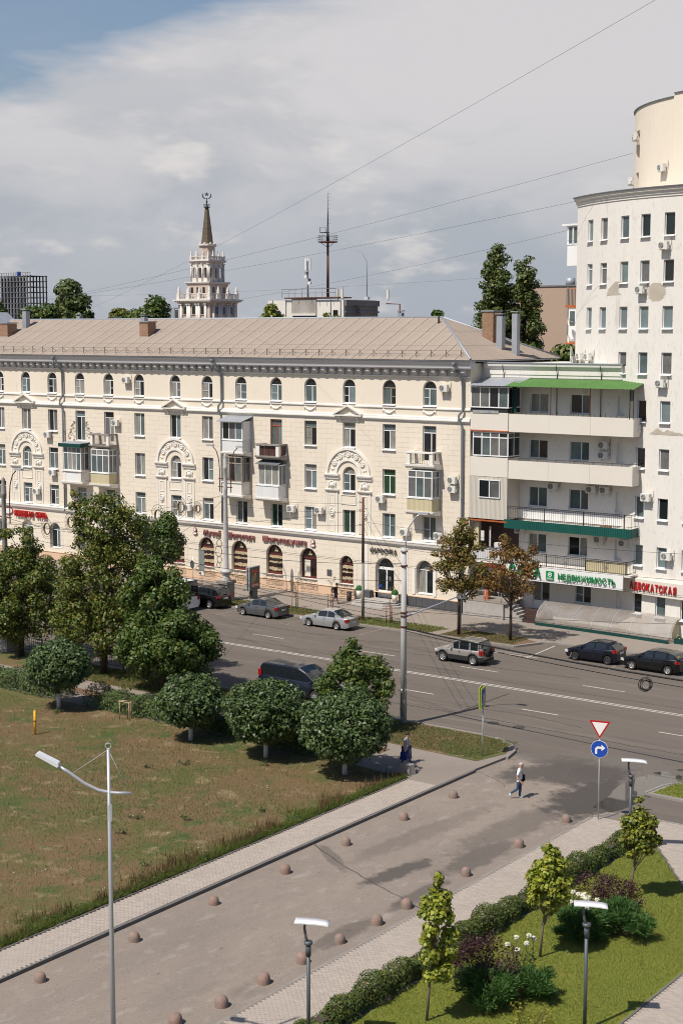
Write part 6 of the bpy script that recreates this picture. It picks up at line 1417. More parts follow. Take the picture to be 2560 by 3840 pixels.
def cap_pack(t): MB().obox((-.2,0,1.2), (.2,.3,.45), 0).build('backpack', 'cloth_black', t); MB().lathe([(.11,1.68),(.115,1.74),(.07,1.8),(0,1.81)], (.1,0,0), 12).box(.15,.3,-.07,.07,1.69,1.705).build('cap', 'cloth_black', t); MB().box(.19,.205,-.1,.1,1.25,1.31).build('chest_print', 'shirt_white', t)
person('person in black t-shirt, cap and shorts with a backpack on the far pavement', (-75.3,101.3,.125), RAD(20), JB, ['skin','cloth_black','shorts_navy'], 'bare', hair_short, 'hair_black', 'shoe_black', cap_pack, 1.)
# ================================================================ street furniture
mat('pole_white', (.52,.5,.47), .85, .5, 2.5, col2=(.35,.33,.3), stretch=(1,1,.5)); mat('pole_concrete', (.3,.28,.25), .9, .4, 2.5); mat('lamp_silver', (.5,.51,.53), .4, metal=.4); mat('lamp_grey', (.1,.11,.12), .5, metal=.3); mat('lamp_head', (.72,.72,.72), .4)
mat('bollard_granite', (.31,.2,.16), .85, .6, 6, .3, 60, col2=(.17,.125,.1), spots=[((.2,.17,.14), 2.5, .5, .7), ((.14,.1,.085), 40., .55, .65)]); mat('wood_stake', (.5,.33,.2), .85, .4, 6); mat('yellow_post', (.7,.38,.02), .6); mat('sign_lime', (.5,.6,.03), .45); mat('tinsel', (.2,.15,.08), .7, .6, 20, col2=(.08,.06,.04)); mat('wire_black', (.012,.012,.012), .7); mat('wire_grey', (.06,.06,.062), .7)
mat('poster_dark', (.05,.055,.05), .3); mat('poster_red', (.36,.045,.02), .35); mat('poster_orange', (.42,.2,.04), .35); mat('poster_grey', (.2,.22,.2), .35)
# trolley poles
def conc_pole(label, x, y, h, m, arm=True, rz=0., rust=False):
    t = thing('utility_pole', label, 'pole', (x, y, .12), rz, 'utility poles'); MB().tube([(0,0,0),(0,0,h*.6),(0,0,h)], [.2,.17,.14], 14).build('shaft', m, t)
    for z in (h*.55, h*.61, h*.63, h-.25, h-1.1): MB().tube([(0,0,z),(0,0,z+.1)], [.205,.2], 12).build('clamp', 'rust' if z < h-.5 else 'pole_concrete', t)
    if arm:
        MB().tube([(.05,0,h-.3),(.12,0,h+.4),(.3,0,h+1.2),(.75,.1,h+1.85),(1.0,.12,h+2.0)], .045, 8).build('lamp_arm', 'lamp_silver', t); MB().obox((1.25,.15,h+2.06), (.62,.26,.12), .1).build('lamp_head', 'lamp_silver', t)
    return t
P1_ = conc_pole('pale concrete pole with peeling posters at its foot and a lamp on top', -48.8, 72.3, 10.4, 'pole_white')
MB().tube([(0,.1,6.3),(0,3,6.5),(0,6.0,6.7)], [.05,.045,.04], 8).build('bracket_arm', 'lamp_silver', P1_)
for i in range(26): a = rnd.uniform(0,6.28); z = .3+rnd.random()*2.6; MB().obox((.198*cos(a),.198*sin(a),z), (.1,.012,rnd.uniform(.12,.25)), a+pi/2).build('poster_scrap', rnd.choice(['sign_white','poster_grey','sign_white','pole_white']), P1_)
P2_ = conc_pole('grey concrete pole rising out of the big trees', -69.5, 72.4, 10.9, 'pole_concrete', arm=False)
t = thing('utility_pole', 'thin pole, rusty above and grey below, on the far verge', 'pole', (-69.4, 97.0, .12), 0, 'utility poles'); MB().tube([(0,0,0),(0,0,4.6)], [.13,.12], 10).build('lower_shaft', 'pole_concrete', t); MB().tube([(0,0,4.6),(0,0,9.8)], [.115,.1], 10).build('upper_shaft', 'rust', t)
for z in (6.8,7.6,8.7,9.4): MB().box(-.32,.1,-.02,.02,z,z+.04).ball((-.34,0,z+.04), .05, 6, 4).build('insulator', 'wire_black', t)
# ornate lamp posts
def ornate(label, x, y, h, flip=1):
    t = thing('ornate_lamp_post', label, 'street lamp', (x, y, .12), 0, 'ornate lamp posts')
    MB().box(-.62,.62,-.62,.62,0,.25).box(-.5,.5,-.5,.5,.25,1.5).box(-.6,.6,-.6,.6,1.5,1.72).build('pedestal', 'pole_concrete', t)
    MB().lathe([(.42,1.72),(.46,1.85),(.3,2.05),(.34,2.25),(.5,2.45),(.52,2.55),(.3,2.65),(.24,2.8),(.22,5.5),(.17,h-3.2),(.2,h-3.1),(.16,h-2.9),(.16,h-1.4),(.22,h-1.3),(.2,h-1.1),(.15,h-1.0),(.17,h-.5),(.1,h-.35),(.13,h-.2),(.09,h-.08),(.0,h)], n=14).build('shaft', 'pole_white' if y > 90 else 'pole_concrete', t)
    for z in (h-2.9,h-2.2): MB().box(-.75,.75,-.035,.035,z,z+.08).build('crossbar', 'rust', t)
    for s in (-1, 1):
        MB().tube([(s*.62,0,h-3.3),(s*.62,0,h-1.4),(s*.72,0,h-.5),(s*1.0,0,h+.2),(s*1.35,0,h+.5)], .04, 8).build('lamp_arm', 'rust', t); MB().obox((s*1.65,0,h+.62), (.75,.28,.14), s*.0).build('lamp_head', 'lamp_silver', t)
    return t
OA = ornate('ornate pale lamp post on a pedestal between the black estate and the advert panel', -83.85, 97.2, 12.6); OB = ornate('dark ornate lamp post with curved arm at the left picture edge', -83.25, 72.4, 12.55)
for k, (r_, z) in enumerate(((.2,5.5),(.27,4.9),(.38,4.2),(.25,3.5),(.2,3.0))):
    MB().tube([(-.75+.1*(k%2)+r_*cos(pi*i/8), -.1, z+r_*sin(pi*i/8)*1.2) for i in range(17)], .03, 5).build('festive_ring', 'tinsel', OA)
# festive rings hung over the road
rl_ = ['lowest and farthest of the row','second from the far end','third, left of the small pair','fourth, larger of the small pair','last and smallest by the pale lamp post']
for i, (x, z, r_) in enumerate(((-105.9,4.6,.85),(-102.7,5.45,.8),(-91.7,6.85,.85),(-89.0,7.8,.75),(-87.0,7.8,.5))):
    t = thing('festive_ring', 'tinsel ring decoration hanging on the span wire, '+rl_[i], 'decoration', (x, 97.2, z), RAD(-6), 'festive rings over the pavement')
    for r2, rr, m_ in ((r_,.018,'wire_black'),(r_*.78,.016,'wire_black')): MB().tube([(r2*cos(pi*k/14), 0, r2*1.15*sin(pi*k/14)) for k in range(29)], rr, 5).build('wire_hoop', m_, t)
    MB().tube([(r_*.52*cos(pi*k/12)+r_*.1, -.02, r_*.62*sin(pi*k/12)) for k in range(25)], [.055+.05*max(0,-cos(pi*k/12)) for k in range(25)], 7).build('tinsel_hoop', 'tinsel', t)
# advert panel
t = thing('advert_panel', 'upright dark advertising panel with an orange-red poster on the far verge', 'advertising panel', (-82.7, 99.4, .12), RAD(4))
MB().box(-.2,.2,-.35,.35,0,.75).build('foot', 'lamp_grey', t); MB().box(-.17,.17,-.75,.75,.75,2.75).build('case', 'poster_dark', t); MB().box(-.18,-.06,-.8,-.74,.72,2.78).box(.06,.18,-.8,-.74,.72,2.78).box(-.2,.2,-.78,.78,2.75,2.8).build('frame', 'lamp_silver', t)
ps = put('poster', MB().box(.165,.18,-.62,.62,.9,2.62).mesh('poster', 'poster_dark'), t)
MB().box(.18,.184,-.5,.5,2.25,2.5).box(.18,.184,-.5,.55,1.02,1.35).build('poster_band', 'poster_red', ps); MB().prism_x([(0.0,1.5),(.12,1.5),(.18,2.25),(-.08,2.25)], .18,.186).build('poster_mark', 'poster_orange', ps); MB().prism_x([(-.5,1.4),(-.1,1.4),(-.14,2.0),(-.4,2.1)], .18,.186).build('poster_figure', 'poster_grey', ps); text_parts(ps, 'БЕЗРУКОВ', .16, 'sign_white', (.186,-.46,1.08), RAD(90), depth=.006, bold=.03, width=.92)
# road signs
def post(t, h, r_=.035, m_='lamp_silver'): MB().cyl((0,0,0),(0,0,h),r_,n=8).build('post', m_, t)
t = thing('road_sign', 'yield triangle above a blue round right-turn sign on a thin post', 'road sign', (-31.45, 63.0, .12), RAD(14)); post(t, 4.75)
tri = lambda r2, z0: [(-r2, z0+r2*.62), (0, z0-r2*1.1), (r2, z0+r2*.62)]
MB().prism_y(tri(.5,4.48), -.065, -.045).build('triangle_rim', 'sign_red', t); MB().prism_y(tri(.37,4.48), -.072, -.066).build('triangle_face', 'sign_white', t)
MB().prism_y([(.41*cos(2*pi*k/28), 3.44+.41*sin(2*pi*k/28)) for k in range(28)], -.065, -.045).build('disc_rim', 'sign_white', t); MB().prism_y([(.395*cos(2*pi*k/28), 3.44+.395*sin(2*pi*k/28)) for k in range(28)], -.07, -.066).build('disc', 'sign_blue', t)
MB().prism_y([(-.2,3.2),(-.1,3.2),(-.1,3.42),(-.06,3.46),(.1,3.46),(.1,3.36),(.28,3.51),(.1,3.66),(.1,3.56),(-.1,3.56),(-.2,3.46)][::-1], -.08, -.071).build('arrow', 'sign_white', t)
t = thing('road_sign', 'two-faced pedestrian crossing sign with lime border on the corner verge', 'road sign', (-41.4, 69.0, .12)); post(t, 3.3, .04)
for sgn, rz_ in ((1, RAD(104)),(-1, RAD(-70))):
    p = put('sign_face', MB().box(-.42,.42,-.015,.015,0,1.15).mesh('sign_face', 'sign_lime'), t, (.02 if sgn > 0 else -.14, -.05, 2.7), rz_); 
    MB().box(-.31,.31,-.022,-.015,.12,1.03).build('blue_panel', 'sign_blue', p); MB().prism_y([(-.26,.2),(.26,.2),(0,.9)], -.03, -.023).build('white_triangle', 'sign_white', p); MB().prism_y([(-.09,.24),(-.03,.24),(0,.42),(.06,.24),(.12,.24),(.04,.56),(-.02,.66),(-.06,.56)], -.038, -.031).build('walker_mark', 'cloth_black', p)
    MB().box(-.42,.42,.015,.03,0,1.15).build('back', 'lamp_grey', p)
t = thing('road_sign', 'blue parking sign with a small white plate beside the orange tree trunk', 'road sign', (-59.75, 96.2, .12), RAD(40)); post(t, 4.35, .035); MB().box(-.36,.36,-.06,-.04,3.6,4.32).build('plate', 'sign_blue', t); text_parts(t, 'P', .5, 'sign_white', (-.18,-.075,3.72), depth=.01, bold=.05); MB().box(-.36,.36,-.06,-.04,3.22,3.56).box(-.36,.36,-.06,-.04,2.82,3.18).build('small_plate', 'sign_white', t); MB().box(-.12,.12,-.07,-.061,3.3,3.46).build('plate_mark', 'cloth_black', t)
t = thing('road_sign', 'round road sign seen from behind beside the white minibus', 'road sign', (-87.1, 96.6, .12), RAD(-20)); post(t, 3.6); MB().prism_y([(.36*cos(2*pi*k/24), 2.9+.36*sin(2*pi*k/24)) for k in range(24)][::-1], -.07, -.05).build('disc', 'lamp_grey', t)
t = thing('info_sign', 'tall grey information sheet on a thin post before a shop arch', 'sign', (-86.4, 97.0, .12)); post(t, 4.3, .025); MB().box(-.32,.3,-.05,-.03,2.35,4.2).build('sheet', 'poster_grey', t); MB().box(-.3,.2,-.06,-.05,2.0,2.32).build('small_plate', 'sign_white', t); MB().ball((-.15,-.06,2.16), .09, 8, 5, z=1.3).build('pin_mark', 'green_sheet', t)
# park lamps
def park_lamp(label, x, y, rz_=RAD(30), h=4.3):
    t = thing('park_lamp', label, 'street lamp', (x, y, .13), rz_, 'low park lamps'); MB().tube([(0,0,0),(0,0,h-1.1)], .06, 12).tube([(0,0,h-1.1),(0,0,h-.72)], .085, 12).build('post', 'lamp_grey', t); MB().lathe([(.13,0),(.14,.03),(.14,.09),(.0,.1)], (0,0,h-.72), 12).build('joint_cap', 'lamp_grey', t)
    MB().tube([(0,0,h-.72),(-.08,0,h-.5),(-.12,0,h-.2),(-.1,0,h)], [.05,.045,.04,.04], 8).build('neck', 'lamp_grey', t)
    n = 10; b = MB()
    for k in range(n+1):
        u = -.42 + 1.08*k/n; z = h + .05 - .17*(u*.9)**2 + (.06 if u < 0 else 0)*abs(u)
        for y_ in (-.24,.24): b.v += [(u, y_*(1-.1*abs(u)), z), (u, y_*(1-.1*abs(u)), z-.035)]
    for k in range(n):
        i = 4*k; b.f += [(i,i+4,i+6,i+2),(i+1,i+3,i+7,i+5),(i,i+1,i+5,i+4),(i+2,i+6,i+7,i+3)]; b.m += [0]*4; b.sm += [True,True,False,False]
    b.f += [(0,2,3,1),(4*n,4*n+1,4*n+3,4*n+2)]; b.m += [0,0]; b.sm += [False,False]
    b.build('lamp_head', 'lamp_head', t)
park_lamp('grey park lamp with curved white head at the bottom edge by the paving', -28.25, 36.55); park_lamp('grey park lamp standing beside the white hydrangeas', -21.85, 43.1); park_lamp('grey park lamp rising behind the farthest young maple', -28.05, 59.25)
# tall mast lamp
t = thing('mast_lamp', 'tall silver lamp with bow-shaped arm held by thin stays, before the dry lawn', 'street lamp', (-31.62, 31.25, .12), RAD(36))
TZ = 10.55; mz = lambda z: TZ - (9.55 - z)*.93
MB().tube([(0,0,0),(0,0,6.3),(0,0,TZ)], [.085,.064,.043], 14).build('mast', 'lamp_silver', t); MB().tube([(.085*cos(pi*k/8), 0, TZ+.11+.085*sin(pi*k/8)) for k in range(17)], .015, 6).build('top_ring', 'lamp_silver', t)
MB().tube([(x_*.93, 0, mz(z_)) for x_, z_ in ((-1.62,9.02),(-1.3,8.82),(-.8,8.45),(-.35,8.22),(0,8.14),(.3,8.12),(.72,8.12))], [.047]*6+[.042], 10).build('arm', 'lamp_silver', t)
o = put('lamp_head', MB().prism_y([(-.4,.0),(.34,-.04),(.37,.02),(.32,.08),(-.36,.085)], -.16, .16).mesh('lamp_head', 'lamp_head'), t, (-1.79,0,mz(9.2))); o.rotation_euler = (0, RAD(27), 0)
for e in ((-1.1,0,mz(8.75)),(.58,0,mz(8.15))): MB().tube([(0,0,TZ), e], .008, 4).build('stay', 'lamp_silver', t)
MB().box(-.03,.085,-.05,.05,mz(7.2),mz(7.75)).build('control_box', 'lamp_silver', t)
# granite half-balls
bm_ = MB(); bm_.lathe([(.0,.39),(.08,.38),(.14,.35),(.19,.29),(.22,.2),(.23,.1),(.23,.0)], n=18); bm_ = bm_.mesh('bollard', 'bollard_granite')
BL = [(-39.0,62.2),(-39.0,57.9),(-39.1,53.4),(-39.1,49.0),(-39.2,44.5),(-39.2,39.9),(-39.3,35.3)]; BR = [(-32.7,62.2),(-32.7,57.8),(-32.7,53.3),(-32.7,48.8),(-32.75,46.7),(-32.8,44.4),(-32.8,42.1),(-32.85,39.9),(-32.85,37.6),(-33.2,35.7)]
nth = ['first','second','third','fourth','fifth','sixth','seventh','eighth','ninth','tenth']
for lst, side_ in ((BL,'along the lawn side of the lane'),(BR,'along the park side of the lane')):
    for i, (x, y) in enumerate(lst): BO = put('bollard', bm_, None, (x+rnd.uniform(-.04,.04), y, rnd.uniform(-.03,0)), rnd.uniform(0,6), label='red granite half-ball bollard %s, %s from the main street' % (side_, nth[i]), cat='bollard', group='granite half-ball bollards'); BO.scale = (rnd.uniform(.94,1.07),)*3; BO.rotation_euler[0] = rnd.uniform(-.06,.06)
# stakes round saplings, yellow post, stone, railing
def stakes(label, x, y, h=1.25, w=.35, m_='wood_stake'):
    t = thing('tree_stakes', label, 'tree stakes', (x, y, .12), rnd.uniform(-.3,.3), 'sapling stakes')
    for a, b_ in ((-w,-w*.6),(w,-w*.6),(0,w*.8)): MB().cyl((a,b_,0),(a,b_,h),.03,n=6).build('stake', m_, t)
    for p, q_ in (((-w,-w*.6),(w,-w*.6)),((w,-w*.6),(0,w*.8)),((0,w*.8),(-w,-w*.6))): MB().tube([(p[0],p[1],h-.05),(q_[0],q_[1],h-.05)], .028, 6).build('crossbar', m_, t)
mat('stake_red', (.3,.15,.1), .85, .4, 6)
stakes('pale wooden stakes round the sapling in the hedge by the dry lawn', -62.4, 63.3, 1.15, .4); stakes('reddish stakes on the verge between the grey sedan and the silver saloon', -76.9, 97.9, 1.3, .25, 'stake_red'); stakes('reddish stakes on the verge before the shop steps', -67.0, 97.3, 1.35, .25, 'stake_red'); stakes('reddish stakes at the far verge where the walker in black passes', -74.7, 99.9, 1.1, .25, 'stake_red')
t = thing('marker_post', 'yellow marker post standing in the dry lawn', 'post', (-64.2, 57.7, .135)); MB().cyl((0,0,0),(0,0,1.4),.075,.07,n=10).build('post', 'yellow_post', t); MB().cyl((0,0,.75),(0,0,.85),.078,n=10).build('band', 'frame_orange', t)
b = MB(); b.prism_z([(-.4,-.3),(.3,-.34),(.42,.1),(.1,.35),(-.36,.28)], 0, .5); b.v = [(x_*(1-.15*(z_ > .2))+rnd.uniform(-.03,.03), y_*(1-.15*(z_ > .2)), z_) for x_, y_, z_ in b.v]; b.build('stone_block', 'concrete_old', None, (-42.9, 64.0, .13), label='squared grey stone at the end of the paved walk', cat='stone')
t = thing('guard_railing', 'black iron guard railing along the near kerb under the big trees', 'railing', (-88, 72.75, .12))
for k in range(9): MB().box(2*k-.03,2*k+.03,-.03,.03,0,1.15).build('post', 'black_iron', t)
for k in range(8):
    b = MB(); b.box(2*k,2*k+2,-.02,.02,1.08,1.12).box(2*k,2*k+2,-.015,.015,.2,.23).box(2*k+.3,2*k+1.7,-.015,.015,.85,.88)
    for j in range(9): b.box(2*k+.2*j+.1,2*k+.2*j+.12,-.01,.01,.2,1.1)
    b.build('rail_panel', 'black_iron', t)
for x, nm in ((-95.2,'a'),):
    pass
# ================================================================ overhead wires
def sag(a, b_, s, n=14): a, b_ = np.array(a, float), np.array(b_, float); return [tuple(a + (b_-a)*k/n - np.array((0,0,4*s*(k/n)*(1-k/n)))) for k in range(n+1)]
def wire(label, a, b_, s, r_=.012, m_='wire_black', cat='wire'): return MB().tube(sag(a, b_, s), r_, 5).build('overhead_wire', m_, None, label=label, cat=cat, group='overhead wires')
wire('thick black cable bundle sagging across the road from the pale concrete pole', (-48.8,72.3,5.8), (-8,69.5,6.4), .7, .05)
wire('black cable just under the thick bundle', (-48.8,72.3,5.65), (-8,70.5,6.0), .9, .02)
for i, (z, y1) in enumerate(((9.4,100),(8.2,99),(7.3,98))): wire('thin wire from the pale concrete pole to the rusty pole, %s' % ('top','middle','bottom')[i], (-48.8,72.3,z), (-69.4,97.0,[9.5,8.8,7.7][i]), .3, .012)
for i, z in enumerate((9.5,8.8,7.7)): wire('wire between the rusty pole and the ornate lamp post, %s' % ('top','middle','bottom')[i], (-69.4,97.0,z), (-83.85,97.2,z-.4), .25, .012)
for i, (z0_, z1_) in enumerate(((9.6,9.3),(8.6,8.4),(7.2,7.4),(6.3,6.6))): wire('wire over the near kerb between the concrete poles, %s' % ('highest','second','third','lowest')[i], (-48.8,72.3,z0_), (-69.5,72.4,z1_), .5, .015)
for i, (z0_, z1_) in enumerate(((9.4,9.8),(8.4,8.8),(7.4,7.6))): wire('wire from the grey pole to the dark ornate lamp post, %s' % ('top','middle','bottom')[i], (-69.5,72.4,z0_), (-83.25,72.4,z1_), .4, .014)
for i, (y_, z_) in enumerate(((77.6,5.9),(78.2,5.9),(90.3,6.0),(90.9,6.0))): wire('trolley contact wire over the %s lanes, %s' % ('near' if i < 2 else 'far', 'kerb side' if i in (0,3) else 'centre side'), (-140,y_,z_), (20,y_,z_), .0, .012)
wire('span wire carrying the festive rings', (-112,97.2,4.5), (-83.85,97.2,9.2), .6, .014); wire('span wire across the road from the ornate lamp post to the grey pole', (-83.85,97.2,9.0), (-69.5,72.4,8.6), .5, .014)
wire('span wire across the road from the rusty pole to the near lamp post', (-69.4,97.0,9.0), (-83.25,72.4,9.0), .6, .012); wire('wire along the far pavement toward the curved building', (-69.4,97.0,8.0), (-30,99.5,8.2), .7, .012); wire('lower wire along the far pavement toward the curved building', (-69.4,97.0,6.4), (-30,99.0,6.3), .7, .014); wire('wire along the kerb below the green sign', (-48.8,72.3,6.8), (-20,97,5.6), .5, .012)
wire('wire in front of the shop fronts', (-95,95.5,5.6), (-48.8,72.3,6.6), .9, .014); wire('second wire in front of the shop fronts', (-95,95.5,4.9), (-48.8,72.3,6.3), .8, .014); wire('third wire in front of the shop fronts', (-100,95.5,4.1), (-48.8,72.3,6.0), .9, .014)
t = thing('cable_coil', 'black coil of spare cable hanging from the cable bundle over the road', 'cable coil', (-32.5, 70.1, 5.15), RAD(30))
for k in range(7): MB().tube([((.2+.025*k)*cos(pi*i/12)+.04*sin(k*2.1), .03*k-.1+.05*cos(pi*i/12+k), (.24+.018*k)*sin(pi*i/12)-.03*(k%3)) for i in range(25)], .015, 5).build('turn', 'wire_black', t)
MB().tube([(0,0,.15),(.06,0,.4),(0,0,.62)], .02, 5).build('tie', 'wire_grey', t)
# high lines across the sky, strung from the roofs behind the camera to the roofs beyond
for i, (a, b_, rr) in enumerate((((-139.2,135.5,25.6),(-25.5,58.2,36.9),.008),((-156.2,135.6,25.6),(-50.6,104.8,36.0),.011),((-156.2,135.6,26.2),(-54.1,103.1,32.6),.011),((-132.0,140.9,25.5),(-55.4,104.4,30.6),.010),((-179.8,155.8,28.2),(-76.7,131.5,28.3),.008))):
    MB().tube(sag(a, b_, .6), rr, 5).build('overhead_wire', 'wire_grey', None, label='thin line across the sky, %s' % ('steepest, reaching the top right corner','ending at the cream round storey','ending at the cornice of the curved building','ending at the white closed balcony','faint one over the poplar')[i], cat='wire', group='overhead wires')
# ================================================================ vegetation
RS = np.random.RandomState(11)
mat('bark', (.075,.055,.04), .95, .5, 6, .5, 30); mat('bark_pale', (.2,.15,.11), .95, .4, 8); mat('limewash', (.6,.58,.54), .9, .3, 6)
mat('leaf_dark', (.038,.085,.016), .5, col2=(.105,.155,.03), island=1., leaf=.22); mat('leaf_mid', (.06,.105,.016), .5, col2=(.18,.185,.032), island=1., leaf=.25); mat('leaf_yellow', (.115,.12,.02), .6, col2=(.26,.215,.04), island=1., leaf=.25)
mat('leaf_ball', (.046,.084,.026), .45, col2=(.11,.148,.05), island=1., leaf=.12); mat('leaf_maple', (.19,.25,.02), .5, col2=(.4,.4,.045), island=1., leaf=.35); mat('leaf_rust', (.27,.1,.028), .7, col2=(.14,.11,.026), island=1., leaf=.25); mat('leaf_olive', (.13,.125,.025), .7, col2=(.24,.145,.038), island=1., leaf=.25)
mat('leaf_hedge', (.045,.085,.022), .6, col2=(.11,.15,.035), island=1., leaf=.2); mat('leaf_purple', (.035,.014,.017), .6, col2=(.085,.035,.03), island=1., leaf=.2); mat('leaf_juniper', (.03,.09,.016), .7, col2=(.08,.16,.03), island=1., leaf=.15); mat('leaf_poplar', (.06,.095,.024), .5, col2=(.13,.16,.045), island=1., leaf=.2); mat('leaf_gold', (.3,.26,.03), .6, col2=(.2,.22,.03), island=1., leaf=.3)
def np_mesh(name, V, F, mats, mi=None):
    me = bpy.data.meshes.new(name); k = F.shape[1]
    me.vertices.add(len(V)); me.vertices.foreach_set('co', V.astype(np.float32).ravel())
    me.loops.add(F.size); me.loops.foreach_set('vertex_index', F.astype(np.int32).ravel())
    me.polygons.add(len(F)); me.polygons.foreach_set('loop_start', np.arange(0, F.size, k, dtype=np.int32))
    for m_ in mats: me.materials.append(M[m_])
    if mi is not None: me.polygons.foreach_set('material_index', mi.astype(np.int32))
    me.update(); me.validate(); return me
def unit(a): return a / (np.linalg.norm(a, axis=1, keepdims=True) + 1e-9)
def leaf_mesh(name, C_, Nrm, size, mats, weights=None, aspect=.62, droop=.0):
    n = len(C_); a = unit(np.cross(Nrm, RS.normal(size=(n,3)))); a[:,2] -= droop; a = unit(a); b_ = unit(np.cross(Nrm, a)); s = (size*(.65+.7*RS.rand(n)))[:,None]
    fold = Nrm*s*.12
    V = np.stack([C_ - a*s*.5, C_ + b_*s*.5*aspect + fold, C_ + a*s*.55, C_ - b_*s*.5*aspect + fold], 1).reshape(-1,3)
    F = np.arange(4*n).reshape(-1,4)
    mi = RS.choice(len(mats), n, p=weights) if len(mats) > 1 else None
    return np_mesh(name, V, F, mats, mi)
def cluster_leaves(cl, per_area, size, up=.45, rnd_n=.8, shell=.55):
    Cs = []; Ns = []
    for x, y, z, r in cl:
        n = max(6, int(per_area*r*r)); d = unit(RS.normal(size=(n,3))); rr = r*(shell + (1.08-shell)*RS.rand(n)**.6)[:,None]
        p = d*rr; p[:,2] *= .8; Cs.append(p + (x,y,z)); nn = d + RS.normal(size=(n,3))*rnd_n*.6; nn[:,2] += up; Ns.append(unit(nn))
    return np.concatenate(Cs), np.concatenate(Ns)
def limb(b, p0, p1, r0, r1, bend=.12, n=5):
    p0, p1 = np.array(p0, float), np.array(p1, float); L_ = np.linalg.norm(p1-p0); o = RS.normal(size=3)*L_*bend; o[2] = abs(o[2])*.6
    b.tube([tuple(p0 + (p1-p0)*k/n + o*sin(pi*k/n)) for k in range(n+1)], [r0 + (r1-r0)*k/n for k in range(n+1)], 7)
def tree(name, label, x, y, z, h, r0, cl, per_area, size, mats, w=None, trunk='bark', lean=(0,0), wash=0, limbs=10, group=None, droop=.0, up=.45, cat='tree', shell=.5, fork=.35, aspect=.62):
    t = thing(name, label, cat, (x, y, z), 0, group); b = MB()
    top = (lean[0], lean[1], h); b.tube([(0,0,0),(lean[0]*.2,lean[1]*.2,h*.3),(lean[0]*.6,lean[1]*.6,h*.65),top], [r0*1.15,r0,r0*.7,r0*.25], 9)
    idx = RS.permutation(len(cl))[:limbs]
    for i in idx:
        c = cl[i]; f = max(fork, min(.95, (c[2]-.25*h)/h*(.75+.2*RS.rand()))); limb(b, (lean[0]*f, lean[1]*f, h*f), c[:3], r0*.45*(1.15-f), r0*.1)
    b.build('trunk', trunk, t)
    if wash: MB().tube([(0,0,0),(lean[0]*.1,lean[1]*.1,wash)], [r0*1.2,r0*1.1], 9).build('limewash', 'limewash', t)
    Cs, Ns = cluster_leaves(cl, per_area, size, up, shell=shell)
    put('crown', leaf_mesh('crown', Cs, Ns, size, mats, w, droop=droop, aspect=aspect), t); return t
def ell(n, rx, ry, z0, z1, rc, taper=0., inner=.45, cx=0., cy=0.):
    out = []
    for i in range(n):
        d = RS.normal(size=3); d /= np.linalg.norm(d); f = inner + (1-inner)*RS.rand()**.5; zf = d[2]*f; s = 1 - taper*(zf*.5+.5)
        out.append((cx + d[0]*f*rx*s, cy + d[1]*f*ry*s, (z0+z1)/2 + zf*(z1-z0)/2, rc*(.7+.6*RS.rand())))
    return out
def shellball(n, r, zc, rz, rc):
    out = []
    for i in range(n):
        zf = 1 - 2*(i+.5)/n; a = i*2.39996; q_ = math.sqrt(1-zf*zf); out.append((r*q_*cos(a)+RS.normal()*.08, r*q_*sin(a)+RS.normal()*.08, zc + rz*zf + RS.normal()*.06, rc*(.8+.4*RS.rand())))
    return out
# clipped round trees by the lawn
for x, y, d, z0, z1, lb in ((-45.4,61.85,4.75,.75,4.25,'largest and nearest, by the walker with the blue bag'),(-50.7,61.9,4.5,.85,4.25,'second from the side street'),(-56.3,62.1,3.6,.85,3.6,'third from the side street, smallest'),(-67.6,62.7,3.85,1.3,4.1,'standing apart at the far end by the yellow post')):
    rc = .5; cl = shellball(84, d/2-rc*.75, (z0+z1)/2, (z1-z0)/2-rc*.6, rc) + ell(22, d*.46, d*.46, z0+.2, z1+.1, .42, inner=.85) + ell(14, d*.3, d*.3, z0+.5, z1-.5, .7)
    tree('round_clipped_tree', 'clipped round tree, '+lb, x, y, .13, z1*.7, .11, cl, 520, .19, ['leaf_ball','leaf_dark'], [.8,.2], trunk='bark', wash=.95, limbs=14, group='clipped round trees', up=.55, shell=.6)
# big street trees on the near verge
cl = ell(150, 4.1, 2.9, 2.6, 9.4, .62, .15, cx=.3) + ell(80, 4.2, 2.6, 1.2, 5.2, .6) + ell(70, 2.7, 2.0, 8.0, 12.3, .5, .25, cx=.3) + ell(22, 1.5, 1.4, 7.0, 12.2, .55, .2, cx=2.4) + ell(14, 1.6, 1.4, 3.2, 5.6, .7, cx=-2.0) + ell(7, .5, .5, 10.5, 12.6, .38, .2, cx=-2.2)
tree('street_tree', 'tallest ragged yellow-green tree rising against the cream facade', -72.3, 71.2, .13, 9.5, .22, cl, 310, .2, ['leaf_mid','leaf_yellow','leaf_dark'], [.5,.28,.22], limbs=50, group='street trees on the near verge', droop=.35, shell=.25)
cl = ell(125, 3.9, 3.0, .7, 5.4, .66, .2, cx=.4) + ell(70, 2.4, 2.1, 3.6, 8.3, .6, .35, cx=-.7)
tree('street_tree', 'dense dark green tree before the white minibus', -65.6, 69.9, .13, 6.2, .2, cl, 470, .22, ['leaf_dark','leaf_mid'], [.7,.3], limbs=34, group='street trees on the near verge', droop=.3, shell=.4)
cl = ell(150, 4.4, 3.0, 1.2, 7.6, .66, .25) + ell(24, 2.6, 2.0, 6.6, 9.4, .42, .3)
tree('street_tree', 'broad green tree with thin upper shoots at the left picture edge', -80.9, 73.0-1.4, .13, 7.2, .2, cl, 400, .2, ['leaf_mid','leaf_dark','leaf_yellow'], [.45,.35,.2], limbs=26, group='street trees on the near verge', droop=.3, shell=.35)
cl = ell(70, 2.3, 2.0, .9, 4.7, .48, .15) + ell(9, .8, .7, 4.0, 5.6, .34, .3, cx=-.3)
